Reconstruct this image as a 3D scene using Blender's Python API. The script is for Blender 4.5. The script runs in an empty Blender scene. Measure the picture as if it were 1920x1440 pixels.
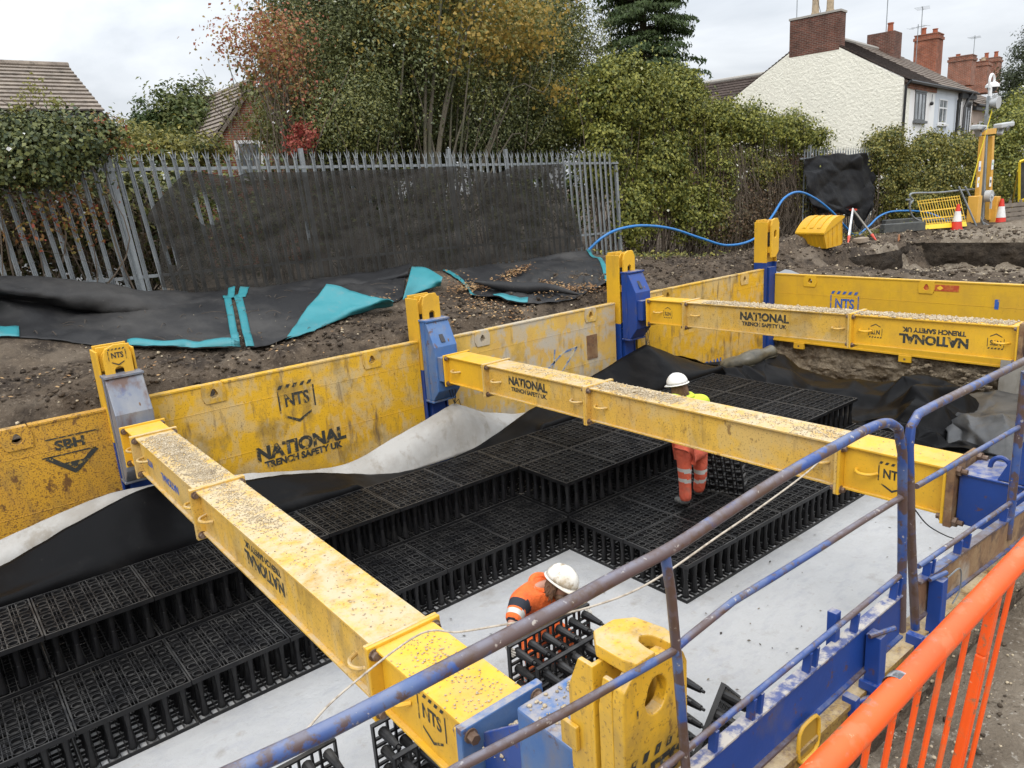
import bpy, bmesh, math, random
import numpy as np
from mathutils import Vector, Matrix, noise as mnoise
random.seed(7); rng = np.random.default_rng(7)
S = bpy.context.scene
COL = S.collection
# ---------------------------------------------------------------- camera
YAW, PITCH, ROLL, FPX, CH = 0.89933342, -0.25350844, -0.06779871, 1401.66, 4.4
CAM = Vector((0, 0, CH))
FWD = Vector((math.cos(YAW)*math.cos(PITCH), math.sin(YAW)*math.cos(PITCH), math.sin(PITCH)))
_r = FWD.cross(Vector((0, 0, 1))).normalized(); _u = _r.cross(FWD)
RGT = _r*math.cos(ROLL) + _u*math.sin(ROLL); UPV = _u*math.cos(ROLL) - _r*math.sin(ROLL)
cd = bpy.data.cameras.new('camera'); cam = bpy.data.objects.new('camera', cd); COL.objects.link(cam)
m = Matrix((RGT, UPV, -FWD)).transposed().to_4x4(); m.translation = CAM
cam.matrix_world = m
cd.sensor_width = 36; cd.lens = FPX/1920*36; cd.clip_end = 3000; cd.clip_start = 0.02
S.camera = cam
# ---------------------------------------------------------------- overcast daylight
SUN_EL, SUN_AZ = 50, -138          # degrees; azimuth of the sun's direction measured from +X toward +Y
w = bpy.data.worlds.new('World'); S.world = w; w.use_nodes = True
nt = w.node_tree; nd = nt.nodes; lk = nt.links
for n in list(nd): nd.remove(n)
def wn(t): return nd.new(t)
out = wn('ShaderNodeOutputWorld'); bg = wn('ShaderNodeBackground'); lk.new(bg.outputs[0], out.inputs[0])
bg.inputs['Strength'].default_value = 0.1
sky = wn('ShaderNodeTexSky'); sky.sky_type = 'NISHITA'; sky.sun_disc = False
sky.sun_elevation = math.radians(SUN_EL); sky.sun_rotation = math.radians(90-SUN_AZ)
sky.air_density = 1.0; sky.dust_density = 3.0
tc = wn('ShaderNodeTexCoord'); mp = wn('ShaderNodeMapping'); mp.inputs['Scale'].default_value = (1.6, 1.6, 4.5)
lk.new(tc.outputs['Generated'], mp.inputs[0])
no = wn('ShaderNodeTexNoise'); no.inputs['Scale'].default_value = 1.7; no.inputs['Detail'].default_value = 7; no.inputs['Roughness'].default_value = .55
no.inputs['Distortion'].default_value = .4
lk.new(mp.outputs[0], no.inputs['Vector'])
cr = wn('ShaderNodeValToRGB'); lk.new(no.outputs[0], cr.inputs[0])
cr.color_ramp.elements[0].position = .32; cr.color_ramp.elements[0].color = (5.3, 5.65, 6.1, 1)
cr.color_ramp.elements[1].position = .66; cr.color_ramp.elements[1].color = (8.2, 8.45, 8.75, 1)
mx = wn('ShaderNodeMix'); mx.data_type = 'RGBA'; mx.inputs[0].default_value = .93
lk.new(sky.outputs[0], mx.inputs[6]); lk.new(cr.outputs[0], mx.inputs[7]); 
sx = wn('ShaderNodeSeparateXYZ'); lk.new(tc.outputs['Generated'], sx.inputs[0])          # CIE overcast: zenith three times the horizon
mg = wn('ShaderNodeMapRange'); mg.inputs[1].default_value = 0; mg.inputs[2].default_value = 1; mg.inputs[3].default_value = .80; mg.inputs[4].default_value = 3.35; lk.new(sx.outputs[2], mg.inputs[0])
vm = wn('ShaderNodeVectorMath'); vm.operation = 'SCALE'; lk.new(mx.outputs[2], vm.inputs[0]); lk.new(mg.outputs[0], vm.inputs['Scale']); lk.new(vm.outputs[0], bg.inputs[0])
sl = bpy.data.lights.new('sun', 'SUN'); sl.energy = 1.4; sl.angle = math.radians(30); sl.color = (1, .965, .91)
so = bpy.data.objects.new('sun', sl); COL.objects.link(so)
sd = Vector((math.cos(math.radians(SUN_EL))*math.cos(math.radians(SUN_AZ)), math.cos(math.radians(SUN_EL))*math.sin(math.radians(SUN_AZ)), math.sin(math.radians(SUN_EL))))
so.rotation_euler = (-sd).to_track_quat('-Z', 'Y').to_euler(); so.location = (0, 0, 60)
S.view_settings.view_transform = 'Standard'; S.view_settings.look = 'None'; S.view_settings.exposure = 0.2; S.view_settings.gamma = 1
S.render.engine = 'CYCLES'
S.cycles.max_bounces = 6; S.cycles.diffuse_bounces = 3; S.cycles.glossy_bounces = 3; S.cycles.transparent_max_bounces = 12
# ---------------------------------------------------------------- placing helpers: a measured direction meets a known plane of the site
def ray(x, y): return RGT*((x-960)/FPX) - UPV*((y-720)/FPX) + FWD
def atz(x, y, z): d = ray(x, y); return CAM + d*((z-CH)/d.z)
def aty(x, y, Y): d = ray(x, y); return CAM + d*(Y/d.y)
def atx(x, y, X): d = ray(x, y); return CAM + d*(X/d.x)
def atp(x, y, P0, n): d = ray(x, y); return CAM + d*((P0-CAM).dot(n)/d.dot(n))
def V(*a): return Vector(a)
# ---------------------------------------------------------------- materials
MATS = {}
def M(name, base, layers=(), rough=.6, metal=0, bump=None, updust_shine=None, spec=.5, rvar=0, trans=0, coords='Object', rnd=0, sheen=0):
    """layers: (colour, scale, lo, hi, strength, stretch) noise masks mixed over the base; updust: (colour, amount)"""
    if name in MATS: return MATS[name]
    mt = bpy.data.materials.new(name); mt.use_nodes = True; MATS[name] = mt
    t = mt.node_tree; n = t.nodes; l = t.links
    b = n['Principled BSDF']; b.inputs['Roughness'].default_value = rough; b.inputs['Metallic'].default_value = metal
    b.inputs['Specular IOR Level'].default_value = spec
    c = n.new('ShaderNodeTexCoord'); src = c.outputs[coords]
    oi = n.new('ShaderNodeObjectInfo')
    ad = n.new('ShaderNodeVectorMath'); ad.operation = 'ADD'
    sc = n.new('ShaderNodeMath'); sc.operation = 'MULTIPLY'; sc.inputs[1].default_value = 37.0; l.new(oi.outputs['Random'], sc.inputs[0])
    cb = n.new('ShaderNodeCombineXYZ'); l.new(sc.outputs[0], cb.inputs[0]); l.new(sc.outputs[0], cb.inputs[1])
    l.new(src, ad.inputs[0]); l.new(cb.outputs[0], ad.inputs[1]); vec = ad.outputs[0]
    rgb = n.new('ShaderNodeRGB'); rgb.outputs[0].default_value = (*base, 1); cur = rgb.outputs[0]
    masks = []
    for i, (col, scale, lo, hi, st, stretch) in enumerate(layers):
        mp = n.new('ShaderNodeMapping'); mp.inputs['Scale'].default_value = stretch or (1, 1, 1); mp.inputs['Location'].default_value = (i*3.7, i*1.3, i*2.1)
        l.new(vec, mp.inputs[0])
        ns = n.new('ShaderNodeTexNoise'); ns.inputs['Scale'].default_value = scale; ns.inputs['Detail'].default_value = 7; ns.inputs['Roughness'].default_value = .62
        l.new(mp.outputs[0], ns.inputs['Vector'])
        mr = n.new('ShaderNodeMapRange'); mr.inputs[1].default_value = lo; mr.inputs[2].default_value = hi; mr.inputs[3].default_value = 0; mr.inputs[4].default_value = st
        l.new(ns.outputs[0], mr.inputs[0])
        x = n.new('ShaderNodeMix'); x.data_type = 'RGBA'; l.new(mr.outputs[0], x.inputs[0]); l.new(cur, x.inputs[6]); x.inputs[7].default_value = (*col, 1)
        cur = x.outputs[2]; masks.append(mr.outputs[0])
    if updust_shine:
        g = n.new('ShaderNodeNewGeometry'); sp = n.new('ShaderNodeSeparateXYZ'); l.new(g.outputs['Normal'], sp.inputs[0])
        a = n.new('ShaderNodeMapRange'); a.inputs[1].default_value = .55; a.inputs[2].default_value = .9; l.new(sp.outputs[2], a.inputs[0])
        ns = n.new('ShaderNodeTexNoise'); ns.inputs['Scale'].default_value = updust_shine[2] if len(updust_shine) > 2 else 6; ns.inputs['Detail'].default_value = 8; ns.inputs['Roughness'].default_value = .7
        l.new(vec, ns.inputs['Vector'])
        q = n.new('ShaderNodeMapRange'); q.inputs[1].default_value = .40; q.inputs[2].default_value = .58; q.inputs[4].default_value = updust_shine[1]; l.new(ns.outputs[0], q.inputs[0])
        mu = n.new('ShaderNodeMath'); mu.operation = 'MULTIPLY'; l.new(a.outputs[0], mu.inputs[0]); l.new(q.outputs[0], mu.inputs[1])
        x = n.new('ShaderNodeMix'); x.data_type = 'RGBA'; l.new(mu.outputs[0], x.inputs[0]); l.new(cur, x.inputs[6]); x.inputs[7].default_value = (*updust_shine[0], 1)
        cur = x.outputs[2]
    if rnd:
        hs = n.new('ShaderNodeHueSaturation'); mr = n.new('ShaderNodeMapRange'); mr.inputs[3].default_value = 1-rnd; mr.inputs[4].default_value = 1+rnd
        l.new(oi.outputs['Random'], mr.inputs[0]); l.new(mr.outputs[0], hs.inputs['Value']); l.new(cur, hs.inputs['Color']); cur = hs.outputs[0]
    l.new(cur, b.inputs['Base Color'])
    if sheen: b.inputs['Sheen Weight'].default_value = sheen
    if rvar and masks:
        mr = n.new('ShaderNodeMapRange'); mr.inputs[3].default_value = rough; mr.inputs[4].default_value = min(1, rough+rvar); l.new(masks[0], mr.inputs[0]); l.new(mr.outputs[0], b.inputs['Roughness'])
    if bump:
        ns = n.new('ShaderNodeTexNoise'); ns.inputs['Scale'].default_value = bump[0]; ns.inputs['Detail'].default_value = 8; ns.inputs['Roughness'].default_value = .65
        l.new(vec, ns.inputs['Vector'])
        bp = n.new('ShaderNodeBump'); bp.inputs['Strength'].default_value = bump[1]; bp.inputs['Distance'].default_value = bump[2] if len(bump) > 2 else .02
        l.new(ns.outputs[0], bp.inputs['Height']); l.new(bp.outputs[0], b.inputs['Normal'])
    return mt
RUST = (.10, .045, .022); SOIL = (.095, .072, .052); DUST = (.50, .40, .25)
def yellow(name, base=(.72, .41, .022), dirt=.35, rust=.5, dust=.4, rlo=.60, worn=0, wcol=(.5, .42, .28)):
    ls = [((base[0]*.72, base[1]*.68, base[2]*1.2), 1.3, .42, .7, .6, None),
          ((.30, .19, .045), 2.6, .53, .64, dirt*.8, (1, 1, .7)), ((.22, .15, .06), .8, .55, .66, dirt*.45, (1, 1, 1)),
          ((.13, .085, .05), 5.5, .56, .72, dirt*.9, (1.5, 1.5, .28)),
          (RUST, 58, rlo, rlo+.07, rust, None), (RUST, 24, rlo+.05, rlo+.11, rust*.8, None), (RUST, 9, rlo+.06, rlo+.12, rust, (1, 1, .6))]
    if worn: ls.insert(2, (wcol, 1.0, .50, .57, worn, (1, 1, 1.3))); ls.insert(3, (wcol, 6, .52, .57, worn*.8, (1, 1, .5)))
    return M(name, base, ls, rough=.42, bump=(9, .12, .02), updust_shine=(DUST, dust, 7), rvar=.3)
Y_NEW = yellow('yellow_paint', dirt=.25, rust=.3, dust=.22)
Y_HEAD = yellow('scuffed_yellow_head', dirt=.7, rust=.6, dust=.85, rlo=.58, worn=.22, wcol=(.34, .22, .06))
Y_PANEL = yellow('yellow_panel_paint', (.68, .385, .02), dirt=1.0, rust=.6, dust=.15, rlo=.58, worn=.42, wcol=(.50, .42, .27))
Y_MUD = yellow('mud_browned_yellow_steel', (.26, .155, .03), dirt=.9, rust=.8, dust=.6, rlo=.52, worn=.5, wcol=(.13, .085, .045))
Y_RUSTY = yellow('rust_speckled_yellow_paint', (.58, .31, .028), dirt=.6, rust=.85, dust=.2, rlo=.53)
Y_WORN = yellow('worn_pale_yellow_paint', (.66, .42, .09), dirt=.55, rust=.6, dust=.2, worn=.85, wcol=(.46, .41, .33))
Y_BEAM = yellow('beam_yellow_paint', (.64, .385, .06), dirt=.6, rust=.65, dust=.95, rlo=.575, worn=.35, wcol=(.5, .40, .22))
Y_FAR = yellow('clean_yellow_paint', (.66, .39, .022), dirt=.2, rust=.35, dust=.15, rlo=.62)
BLUE = M('blue_paint', (.012, .052, .25), [((.009, .032, .155), 1.5, .4, .7, .7, None), ((.10, .085, .07), 5, .58, .72, .5, (1, 1, .5)), (RUST, 14, .62, .68, .7, None)], rough=.4, bump=(10, .1, .02), updust_shine=((.34, .31, .28), .75, 9))
BLUE_WORN = M('faded_blue_paint', (.045, .125, .32), [((.14, .2, .3), 2.5, .42, .7, .7, None), ((.19, .16, .13), 4, .52, .66, .6, (1, 1, .5)), (RUST, 8, .6, .66, .8, None)], rough=.5, bump=(10, .14, .02), updust_shine=((.36, .32, .28), .75, 8))
BLUE_GREY = M('worn_blue_grey_steel', (.17, .19, .235), [((.28, .28, .28), 3, .42, .66, .7, (1, 1, .5)), ((.12, .06, .035), 4, .50, .64, .85, (1, 1, .4)), ((.05, .08, .2), 5, .58, .66, .5, None)], rough=.45, metal=.25, bump=(10, .14, .02))
RAIL = M('chipped_blue_tube', (.022, .060, .22), [((.10, .14, .24), 4, .44, .64, .7, None), ((.105, .068, .052), 2.4, .475, .525, .92, None), ((.085, .05, .034), 13, .52, .57, .9, None), ((.42, .38, .33), 34, .63, .68, .8, None)], rough=.36, bump=(18, .12, .01), updust_shine=((.20, .21, .27), .45, 14))
STEEL = M('rusty_bolt_steel', (.14, .085, .055), [((.26, .2, .16), 20, .45, .65, .8, None)], rough=.6, metal=.4, bump=(40, .2, .01))
RUSTY = M('rusted_plate', (.17, .085, .04), [((.30, .20, .10), 4, .42, .65, .8, None), ((.07, .04, .03), 9, .52, .65, .8, None), ((.36, .33, .28), 2.2, .56, .66, .7, None)], rough=.8, bump=(16, .25, .02))
STENCIL = M('black_stencil_paint', (.028, .03, .026), [((.42, .26, .04), 16, .56, .62, .85, None)], rough=.7)
STENCIL_BLUE = M('blue_stencil_paint', (.03, .10, .36), [((.45, .28, .04), 18, .58, .64, .8, None)], rough=.7)
BLACK_PL = M('black_plastic', (.0065, .0065, .0075), [((.020, .0195, .019), 5, .45, .75, .7, None)], rough=.42, spec=.36, rnd=.3, updust_shine=((.065, .062, .058), .62, 4))  # grey on upward faces is settled dust plus highlights put into the colour
MEMBRANE = M('black_membrane', (.0045, .0045, .005), [((.022, .021, .020), 1.6, .52, .75, .6, None), ((.12, .11, .09), 22, .70, .74, .3, None)], rough=.40, spec=.06, bump=(2.2, .15, .05), rvar=.2)
MEMBRANE_GREY = M('dusty_grey_membrane', (.038, .039, .041), [((.10, .095, .085), 1.4, .42, .7, .8, None), ((.015, .015, .016), 3, .5, .7, .6, None)], rough=.42, spec=.5, bump=(2.2, .2, .05))
GEOTEX = M('white_geotextile', (.41, .41, .408), [((.33, .33, .33), .8, .42, .66, .75, (1, 1, 1)), ((.33, .335, .35), 4.5, .5, .68, .6, (1, 2.2, 1)), ((.25, .23, .20), 2.6, .58, .70, .6, None), ((.30, .27, .23), 11, .62, .74, .5, None), ((.2, .18, .15), 60, .71, .76, .7, None)], rough=.9, spec=.15, bump=(5, .55, .05))
GEOTEX_OLD = M('stained_geotextile', (.39, .38, .36), [((.27, .25, .22), 1.2, .42, .62, .85, (1, 1, .5)), ((.20, .17, .13), 5, .55, .7, .6, (1, 1, .5))], rough=.9, spec=.15, bump=(6, .35, .03))
SOILM = M('soil', (.092, .070, .051), [((.17, .138, .105), .9, .47, .68, .8, None), ((.040, .032, .026), 1.6, .47, .60, .9, None), ((.15, .115, .082), 5, .52, .68, .7, None), ((.23, .185, .14), 17, .56, .68, .7, None), ((.30, .27, .23), 46, .66, .72, .75, None)], rough=.95, spec=.1, bump=(22, .9, .06))
SOIL_DK = M('dark_cut_soil', (.045, .036, .028), [((.085, .066, .048), 2.0, .45, .68, .8, None), ((.02, .017, .014), 5, .5, .66, .8, None), ((.15, .12, .09), 26, .62, .70, .6, None)], rough=.95, spec=.1, bump=(14, 1.0, .08))  # darker soil tone for the hollow and the long side cut
TRODDEN = M('trodden_stony_soil', (.20, .165, .125), [((.12, .095, .07), 1.3, .45, .64, .8, None), ((.32, .275, .215), 7, .54, .66, .7, None), ((.42, .38, .32), 38, .60, .68, .8, None), ((.07, .055, .04), 15, .58, .68, .7, None)], rough=.95, spec=.1, bump=(26, .9, .04))
SOILC = M('cut_clay', (.20, .162, .115), [((.31, .26, .19), 2.2, .45, .66, .8, None), ((.07, .053, .038), 2.4, .48, .62, .85, (1, 1, 1.8)), ((.24, .2, .15), 16, .55, .66, .6, None)], rough=.95, spec=.1, bump=(9, 1.0, .12))
GRAVEL = M('limestone_gravel', (.44, .36, .25), [((.58, .50, .37), 9, .48, .66, .8, None), ((.22, .17, .115), 5, .52, .68, .7, None)], rough=.95, spec=.1, bump=(40, .6, .02))
GALV = M('galvanised_steel', (.255, .275, .285), [((.165, .18, .19), 6, .42, .66, .85, (1, 1, .3)), ((.38, .40, .41), 30, .56, .66, .6, None), ((.18, .15, .12), 4, .6, .74, .6, (1, 1, .4))], rough=.5, metal=.35)
TARP = M('black_fabric_tarp', (.012, .012, .013), [((.050, .047, .044), .8, .46, .66, .9, None), ((.14, .125, .11), 18, .66, .72, .5, None)], rough=.62, spec=.35, bump=(3, .25, .05))
TEAL = M('teal_tarpaulin', (.026, .205, .235), [((.02, .15, .175), 1.5, .45, .7, .7, None), ((.13, .2, .2), 6, .58, .72, .5, None)], rough=.5, bump=(4, .2, .03))
ORANGE_PL = M('orange_plastic', (.88, .105, .012), [((.68, .07, .012), 3, .45, .7, .5, None), ((.55, .16, .06), 9, .54, .60, .5, None), ((.24, .15, .08), 16, .60, .66, .8, None), ((.80, .35, .2), 40, .66, .70, .6, (1, 1, 1))], rough=.42, bump=(30, .05, .01))
RUBBER = M('black_rubber', (.02, .02, .02), rough=.8)
ROPE = M('pale_rope', (.46, .40, .32), [((.26, .21, .16), 30, .45, .62, .8, None)], rough=.9)
# ---------------------------------------------------------------- mesh building
class MB:
    def __init__(s): s.v = []; s.f = []; s.m = []
    def add(s, vs, fs, m=0):
        o = len(s.v); s.v += [tuple(p) for p in vs]; s.f += [tuple(i+o for i in q) for q in fs]; s.m += [m]*len(fs); return s
    def box(s, x0, x1, y0, y1, z0, z1, m=0):
        return s.add([(x0, y0, z0), (x1, y0, z0), (x1, y1, z0), (x0, y1, z0), (x0, y0, z1), (x1, y0, z1), (x1, y1, z1), (x0, y1, z1)],
                     [(3, 2, 1, 0), (4, 5, 6, 7), (0, 1, 5, 4), (1, 2, 6, 5), (2, 3, 7, 6), (3, 0, 4, 7)], m)
    def bar(s, p0, p1, w, h, up=(0, 0, 1), m=0):
        p0 = Vector(p0); p1 = Vector(p1); d = (p1-p0).normalized(); up = Vector(up)
        a = d.cross(up); a = a.normalized() if a.length > 1e-5 else d.orthogonal().normalized()
        b = a.cross(d).normalized(); a = a*(w/2); b = b*(h/2)
        vs = [p0-a-b, p0+a-b, p0+a+b, p0-a+b, p1-a-b, p1+a-b, p1+a+b, p1-a+b]
        return s.add(vs, [(3, 2, 1, 0), (4, 5, 6, 7), (0, 1, 5, 4), (1, 2, 6, 5), (2, 3, 7, 6), (3, 0, 4, 7)], m)
    def tube(s, pts, r, seg=10, m=0, closed=False, caps=True):
        pts = [Vector(p) for p in pts]; n = len(pts); rs = r if hasattr(r, '__len__') else [r]*n
        o = len(s.v); prev = None
        for i, p in enumerate(pts):
            if closed: d = pts[(i+1) % n]-pts[i-1]
            else: d = pts[min(i+1, n-1)]-pts[max(i-1, 0)]
            d = d.normalized() if d.length > 1e-9 else Vector((0, 0, 1))
            if prev is None: a = d.orthogonal().normalized()
            else:
                a = prev-d*prev.dot(d); a = a.normalized() if a.length > 1e-6 else d.orthogonal().normalized()
            prev = a; b = d.cross(a)
            for k in range(seg):
                t = 2*math.pi*k/seg; s.v.append(tuple(p+(a*math.cos(t)+b*math.sin(t))*rs[i]))
        rng_ = n if closed else n-1
        for i in range(rng_):
            j = (i+1) % n
            for k in range(seg):
                k2 = (k+1) % seg; s.f.append((o+i*seg+k, o+i*seg+k2, o+j*seg+k2, o+j*seg+k)); s.m.append(m)
        if caps and not closed:
            s.f.append(tuple(o+k for k in range(seg))[::-1]); s.m.append(m)
            s.f.append(tuple(o+(n-1)*seg+k for k in range(seg))); s.m.append(m)
        return s
    def cyl(s, p0, p1, r0, r1=None, seg=12, m=0):
        return s.tube([p0, p1], [r0, r0 if r1 is None else r1], seg, m)
    def prism(s, poly, fn, d0, d1, m=0):
        """poly: 2-D outline, fn(u, v, d) -> 3-D"""
        n = len(poly); vs = [fn(u, v, d0) for u, v in poly]+[fn(u, v, d1) for u, v in poly]
        fs = [tuple(range(n))[::-1], tuple(range(n, 2*n))]+[(i, (i+1) % n, n+(i+1) % n, n+i) for i in range(n)]
        return s.add(vs, fs, m)
    def holed(s, poly, hole, fn, d0, d1, m=0):
        """plate with one hole, both outlines having the same count, matched by angle"""
        n = len(poly); vs = []
        for d in (d0, d1): vs += [fn(u, v, d) for u, v in poly]+[fn(u, v, d) for u, v in hole]
        fs = []
        for i in range(n):
            j = (i+1) % n
            fs += [(n+i, n+j, j, i), (2*n+i, 2*n+j, 3*n+j, 3*n+i), (i, j, 2*n+j, 2*n+i), (n+j, n+i, 3*n+i, 3*n+j)]
        return s.add(vs, fs, m)
    def sphere(s, c, r, seg=12, rings=8, m=0, sc=(1, 1, 1)):
        c = Vector(c); vs = [c+Vector((0, 0, -r*sc[2]))]; fs = []
        for i in range(1, rings):
            a = -math.pi/2+math.pi*i/rings
            for k in range(seg):
                t = 2*math.pi*k/seg; vs.append(c+Vector((r*math.cos(a)*math.cos(t)*sc[0], r*math.cos(a)*math.sin(t)*sc[1], r*math.sin(a)*sc[2])))
        vs.append(c+Vector((0, 0, r*sc[2]))); L = len(vs)-1
        for k in range(seg):
            fs.append((0, 1+(k+1) % seg, 1+k)); fs.append((L, L-seg+k, L-seg+(k+1) % seg))
        for i in range(rings-2):
            for k in range(seg):
                a = 1+i*seg; fs.append((a+k, a+(k+1) % seg, a+seg+(k+1) % seg, a+seg+k))
        return s.add(vs, fs, m)
    def build(s, name, mats, parent=None, smooth=False, bevel=0, solid=0, sub=0, off=0):
        me = bpy.data.meshes.new(name); me.from_pydata(s.v, [], s.f); me.update()
        mats = mats if isinstance(mats, (list, tuple)) else [mats]
        for x in mats: me.materials.append(x)
        if len(mats) > 1: me.polygons.foreach_set('material_index', s.m)
        o = bpy.data.objects.new(name, me); COL.objects.link(o)
        if smooth:
            me.polygons.foreach_set('use_smooth', [True]*len(me.polygons))
            try: me.set_sharp_from_angle(angle=math.radians(40))
            except Exception: pass
        if solid:
            md = o.modifiers.new('s', 'SOLIDIFY'); md.thickness = solid; md.offset = off
        if sub:
            md = o.modifiers.new('u', 'SUBSURF'); md.levels = sub; md.render_levels = sub
        if bevel:
            md = o.modifiers.new('b', 'BEVEL'); md.width = bevel; md.segments = 2; md.limit_method = 'ANGLE'
        if parent is not None: o.parent = parent; o.matrix_parent_inverse = parent.matrix_world.inverted()
        return o
def npmesh(name, verts, faces, mat, parent=None, smooth=False):
    """fast build from numpy arrays, every face with the same corner count"""
    me = bpy.data.meshes.new(name); nf, k = faces.shape
    me.vertices.add(len(verts)); me.vertices.foreach_set('co', np.ascontiguousarray(verts, dtype=np.float32).ravel())
    me.loops.add(nf*k); me.loops.foreach_set('vertex_index', np.ascontiguousarray(faces, dtype=np.int32).ravel())
    me.polygons.add(nf); me.polygons.foreach_set('loop_start', np.arange(0, nf*k, k, dtype=np.int32)); me.polygons.foreach_set('loop_total', np.full(nf, k, dtype=np.int32))
    if smooth: me.polygons.foreach_set('use_smooth', np.ones(nf, dtype=bool))
    me.materials.append(mat); me.update(calc_edges=True); me.validate()
    o = bpy.data.objects.new(name, me); COL.objects.link(o)
    if parent is not None: o.parent = parent; o.matrix_parent_inverse = parent.matrix_world.inverted()
    return o
def tag(o, label=None, cat=None, group=None, kind=None):
    if label: o['label'] = label
    if cat: o['category'] = cat
    if group: o['group'] = group
    if kind: o['kind'] = kind
    return o
def thing(name, label, cat, loc=(0, 0, 0), group=None, rz=0):
    o = bpy.data.objects.new(name, None); COL.objects.link(o); o.location = loc; o.rotation_euler.z = rz; o.empty_display_size = .2
    tag(o, label, cat, group)
    o.matrix_world = Matrix.Translation(Vector(loc)) @ Matrix.Rotation(rz, 4, 'Z')
    return o
def copy_tree(o, parent=None):
    c = o.copy(); COL.objects.link(c)
    if parent is not None: c.parent = parent; c.matrix_parent_inverse = o.matrix_parent_inverse.copy()
    for ch in o.children: copy_tree(ch, c)
    return c
def frame(o, x, y):
    """4x4 whose local x, y are the given world directions"""
    x = Vector(x).normalized(); y = Vector(y).normalized(); z = x.cross(y)
    mm = Matrix((x, y, z)).transposed().to_4x4(); mm.translation = Vector(o); return mm
def lettering(txt, size, mw, mat, parent, bold=.045, sx=1.0, align='CENTER', name='lettering', cuts=True):
    cu = bpy.data.curves.new(name, 'FONT'); cu.body = txt; cu.size = size; cu.offset = bold*size; cu.align_x = align; cu.align_y = 'CENTER'; cu.resolution_u = 3
    tmp = bpy.data.objects.new('tmp', cu); COL.objects.link(tmp)
    me = bpy.data.meshes.new_from_object(tmp.evaluated_get(bpy.context.evaluated_depsgraph_get()))
    bpy.data.objects.remove(tmp); bpy.data.curves.remove(cu)
    me.transform(mw @ Matrix.Diagonal((sx, 1, 1, 1)))
    me.materials.clear(); me.materials.append(mat); me.name = name
    o = bpy.data.objects.new(name, me); COL.objects.link(o)
    if parent is not None: o.parent = parent; o.matrix_parent_inverse = parent.matrix_world.inverted()
    return o
def logo(mw, s, mat, parent, txt='NTS'):
    """the hire firm's shield: row of slanted dashes, two sides, chevron below, letters inside; s = width"""
    mb = MB(); fn = lambda u, v, d: mw @ Vector((u*s, v*s, d))
    def poly(p): mb.add([fn(u, v, 0) for u, v in p], [tuple(range(len(p)))])
    for k in range(5):
        x = -.44+k*.2; poly([(x-.05, .40), (x+.05, .40), (x+.11, .50), (x+.01, .50)])
    for sx in (-1, 1):
        poly([(sx*.5, .36), (sx*.46, .36), (sx*.46, -.22), (sx*.5, -.22)])
        poly([(sx*.36, -.30), (sx*.36, -.36), (0, -.56), (0, -.48)])
    mb.build('emblem', mat, parent)
    lettering(txt, s*.46, mw @ Matrix.Translation((0, .06*s, 0)), mat, parent, bold=.03, sx=.8)
def catmull(P, n):
    """resample a polyline of Vectors to n points through a Catmull-Rom curve"""
    P = [Vector(p) for p in P]; m = len(P)-1; out = []
    for i in range(n):
        t = i/(n-1)*m; k = min(int(t), m-1); t -= k
        p1 = P[k]; p2 = P[k+1]; p0 = P[k-1] if k > 0 else p1*2-p2; p3 = P[k+2] if k+2 <= m else p2*2-p1
        out.append(.5*((2*p1)+(p2-p0)*t+(2*p0-5*p1+4*p2-p3)*t*t+(3*p1-p0-3*p2+p3)*t**3))
    return out
def lin(P, n):
    P = [Vector(p) for p in P]; L = [0]
    for a, b in zip(P, P[1:]): L.append(L[-1]+(b-a).length)
    out = []; k = 0
    for i in range(n):
        s = L[-1]*i/(n-1)
        while k < len(P)-2 and L[k+1] < s: k += 1
        out.append(P[k].lerp(P[k+1], min(1, (s-L[k])/max(1e-9, L[k+1]-L[k]))))
    return out
def loft(rows, nu, nv):
    """rows: list of polylines (any counts) -> nv x nu grid of Vectors"""
    R = [catmull(r, nu) for r in rows]
    cols = [catmull([r[i] for r in R], nv) for i in range(nu)]
    return [[cols[i][j] for i in range(nu)] for j in range(nv)]
def gridmesh(G, skip=None):
    mb = MB(); nv = len(G); nu = len(G[0]); mb.v = [tuple(p) for r in G for p in r]
    for j in range(nv-1):
        for i in range(nu-1):
            if skip and skip(i, j): continue
            mb.f.append((j*nu+i, j*nu+i+1, (j+1)*nu+i+1, (j+1)*nu+i)); mb.m.append(0)
    return mb
def crumple(rows, nu, nv, up, jit, seed, fine=.012):
    """stiff sheet: coarse jittered grid, each cell folded along a diagonal, so creases stay sharp"""
    G = loft(rows, nu, nv); rs = random.Random(seed)
    for j in range(nv):
        for i in range(nu):
            e = .35 if j in (0, nv-1) else 1
            G[j][i] = G[j][i]+V(rs.gauss(0, jit*.6), rs.gauss(0, jit*.6), abs(rs.gauss(0, jit))*1.1-.3*jit)*e
    out = []
    for jj in range((nv-1)*up+1):
        j = min(jj//up, nv-2); fv = jj/up-j; row = []
        for ii in range((nu-1)*up+1):
            i = min(ii//up, nu-2); fu = ii/up-i; a, b, c, d = G[j][i], G[j][i+1], G[j+1][i], G[j+1][i+1]
            if (i*7+j*13+seed) % 2: p = a+(b-a)*fu+(d-b)*fv if fu >= fv else a+(c-a)*fv+(d-c)*fu
            else: p = a+(b-a)*fu+(c-a)*fv if fu+fv <= 1 else d+(c-d)*(1-fu)+(b-d)*(1-fv)
            row.append(p)
        out.append(row)
    for _ in range(1):
        sm = [r[:] for r in out]
        for j in range(1, len(out)-1):
            for i in range(1, len(out[0])-1): sm[j][i] = out[j][i]*.5+(out[j-1][i]+out[j+1][i]+out[j][i-1]+out[j][i+1])*.125
        out = sm
    return wrinkle(out, fine, 4.0, seed)
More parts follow.
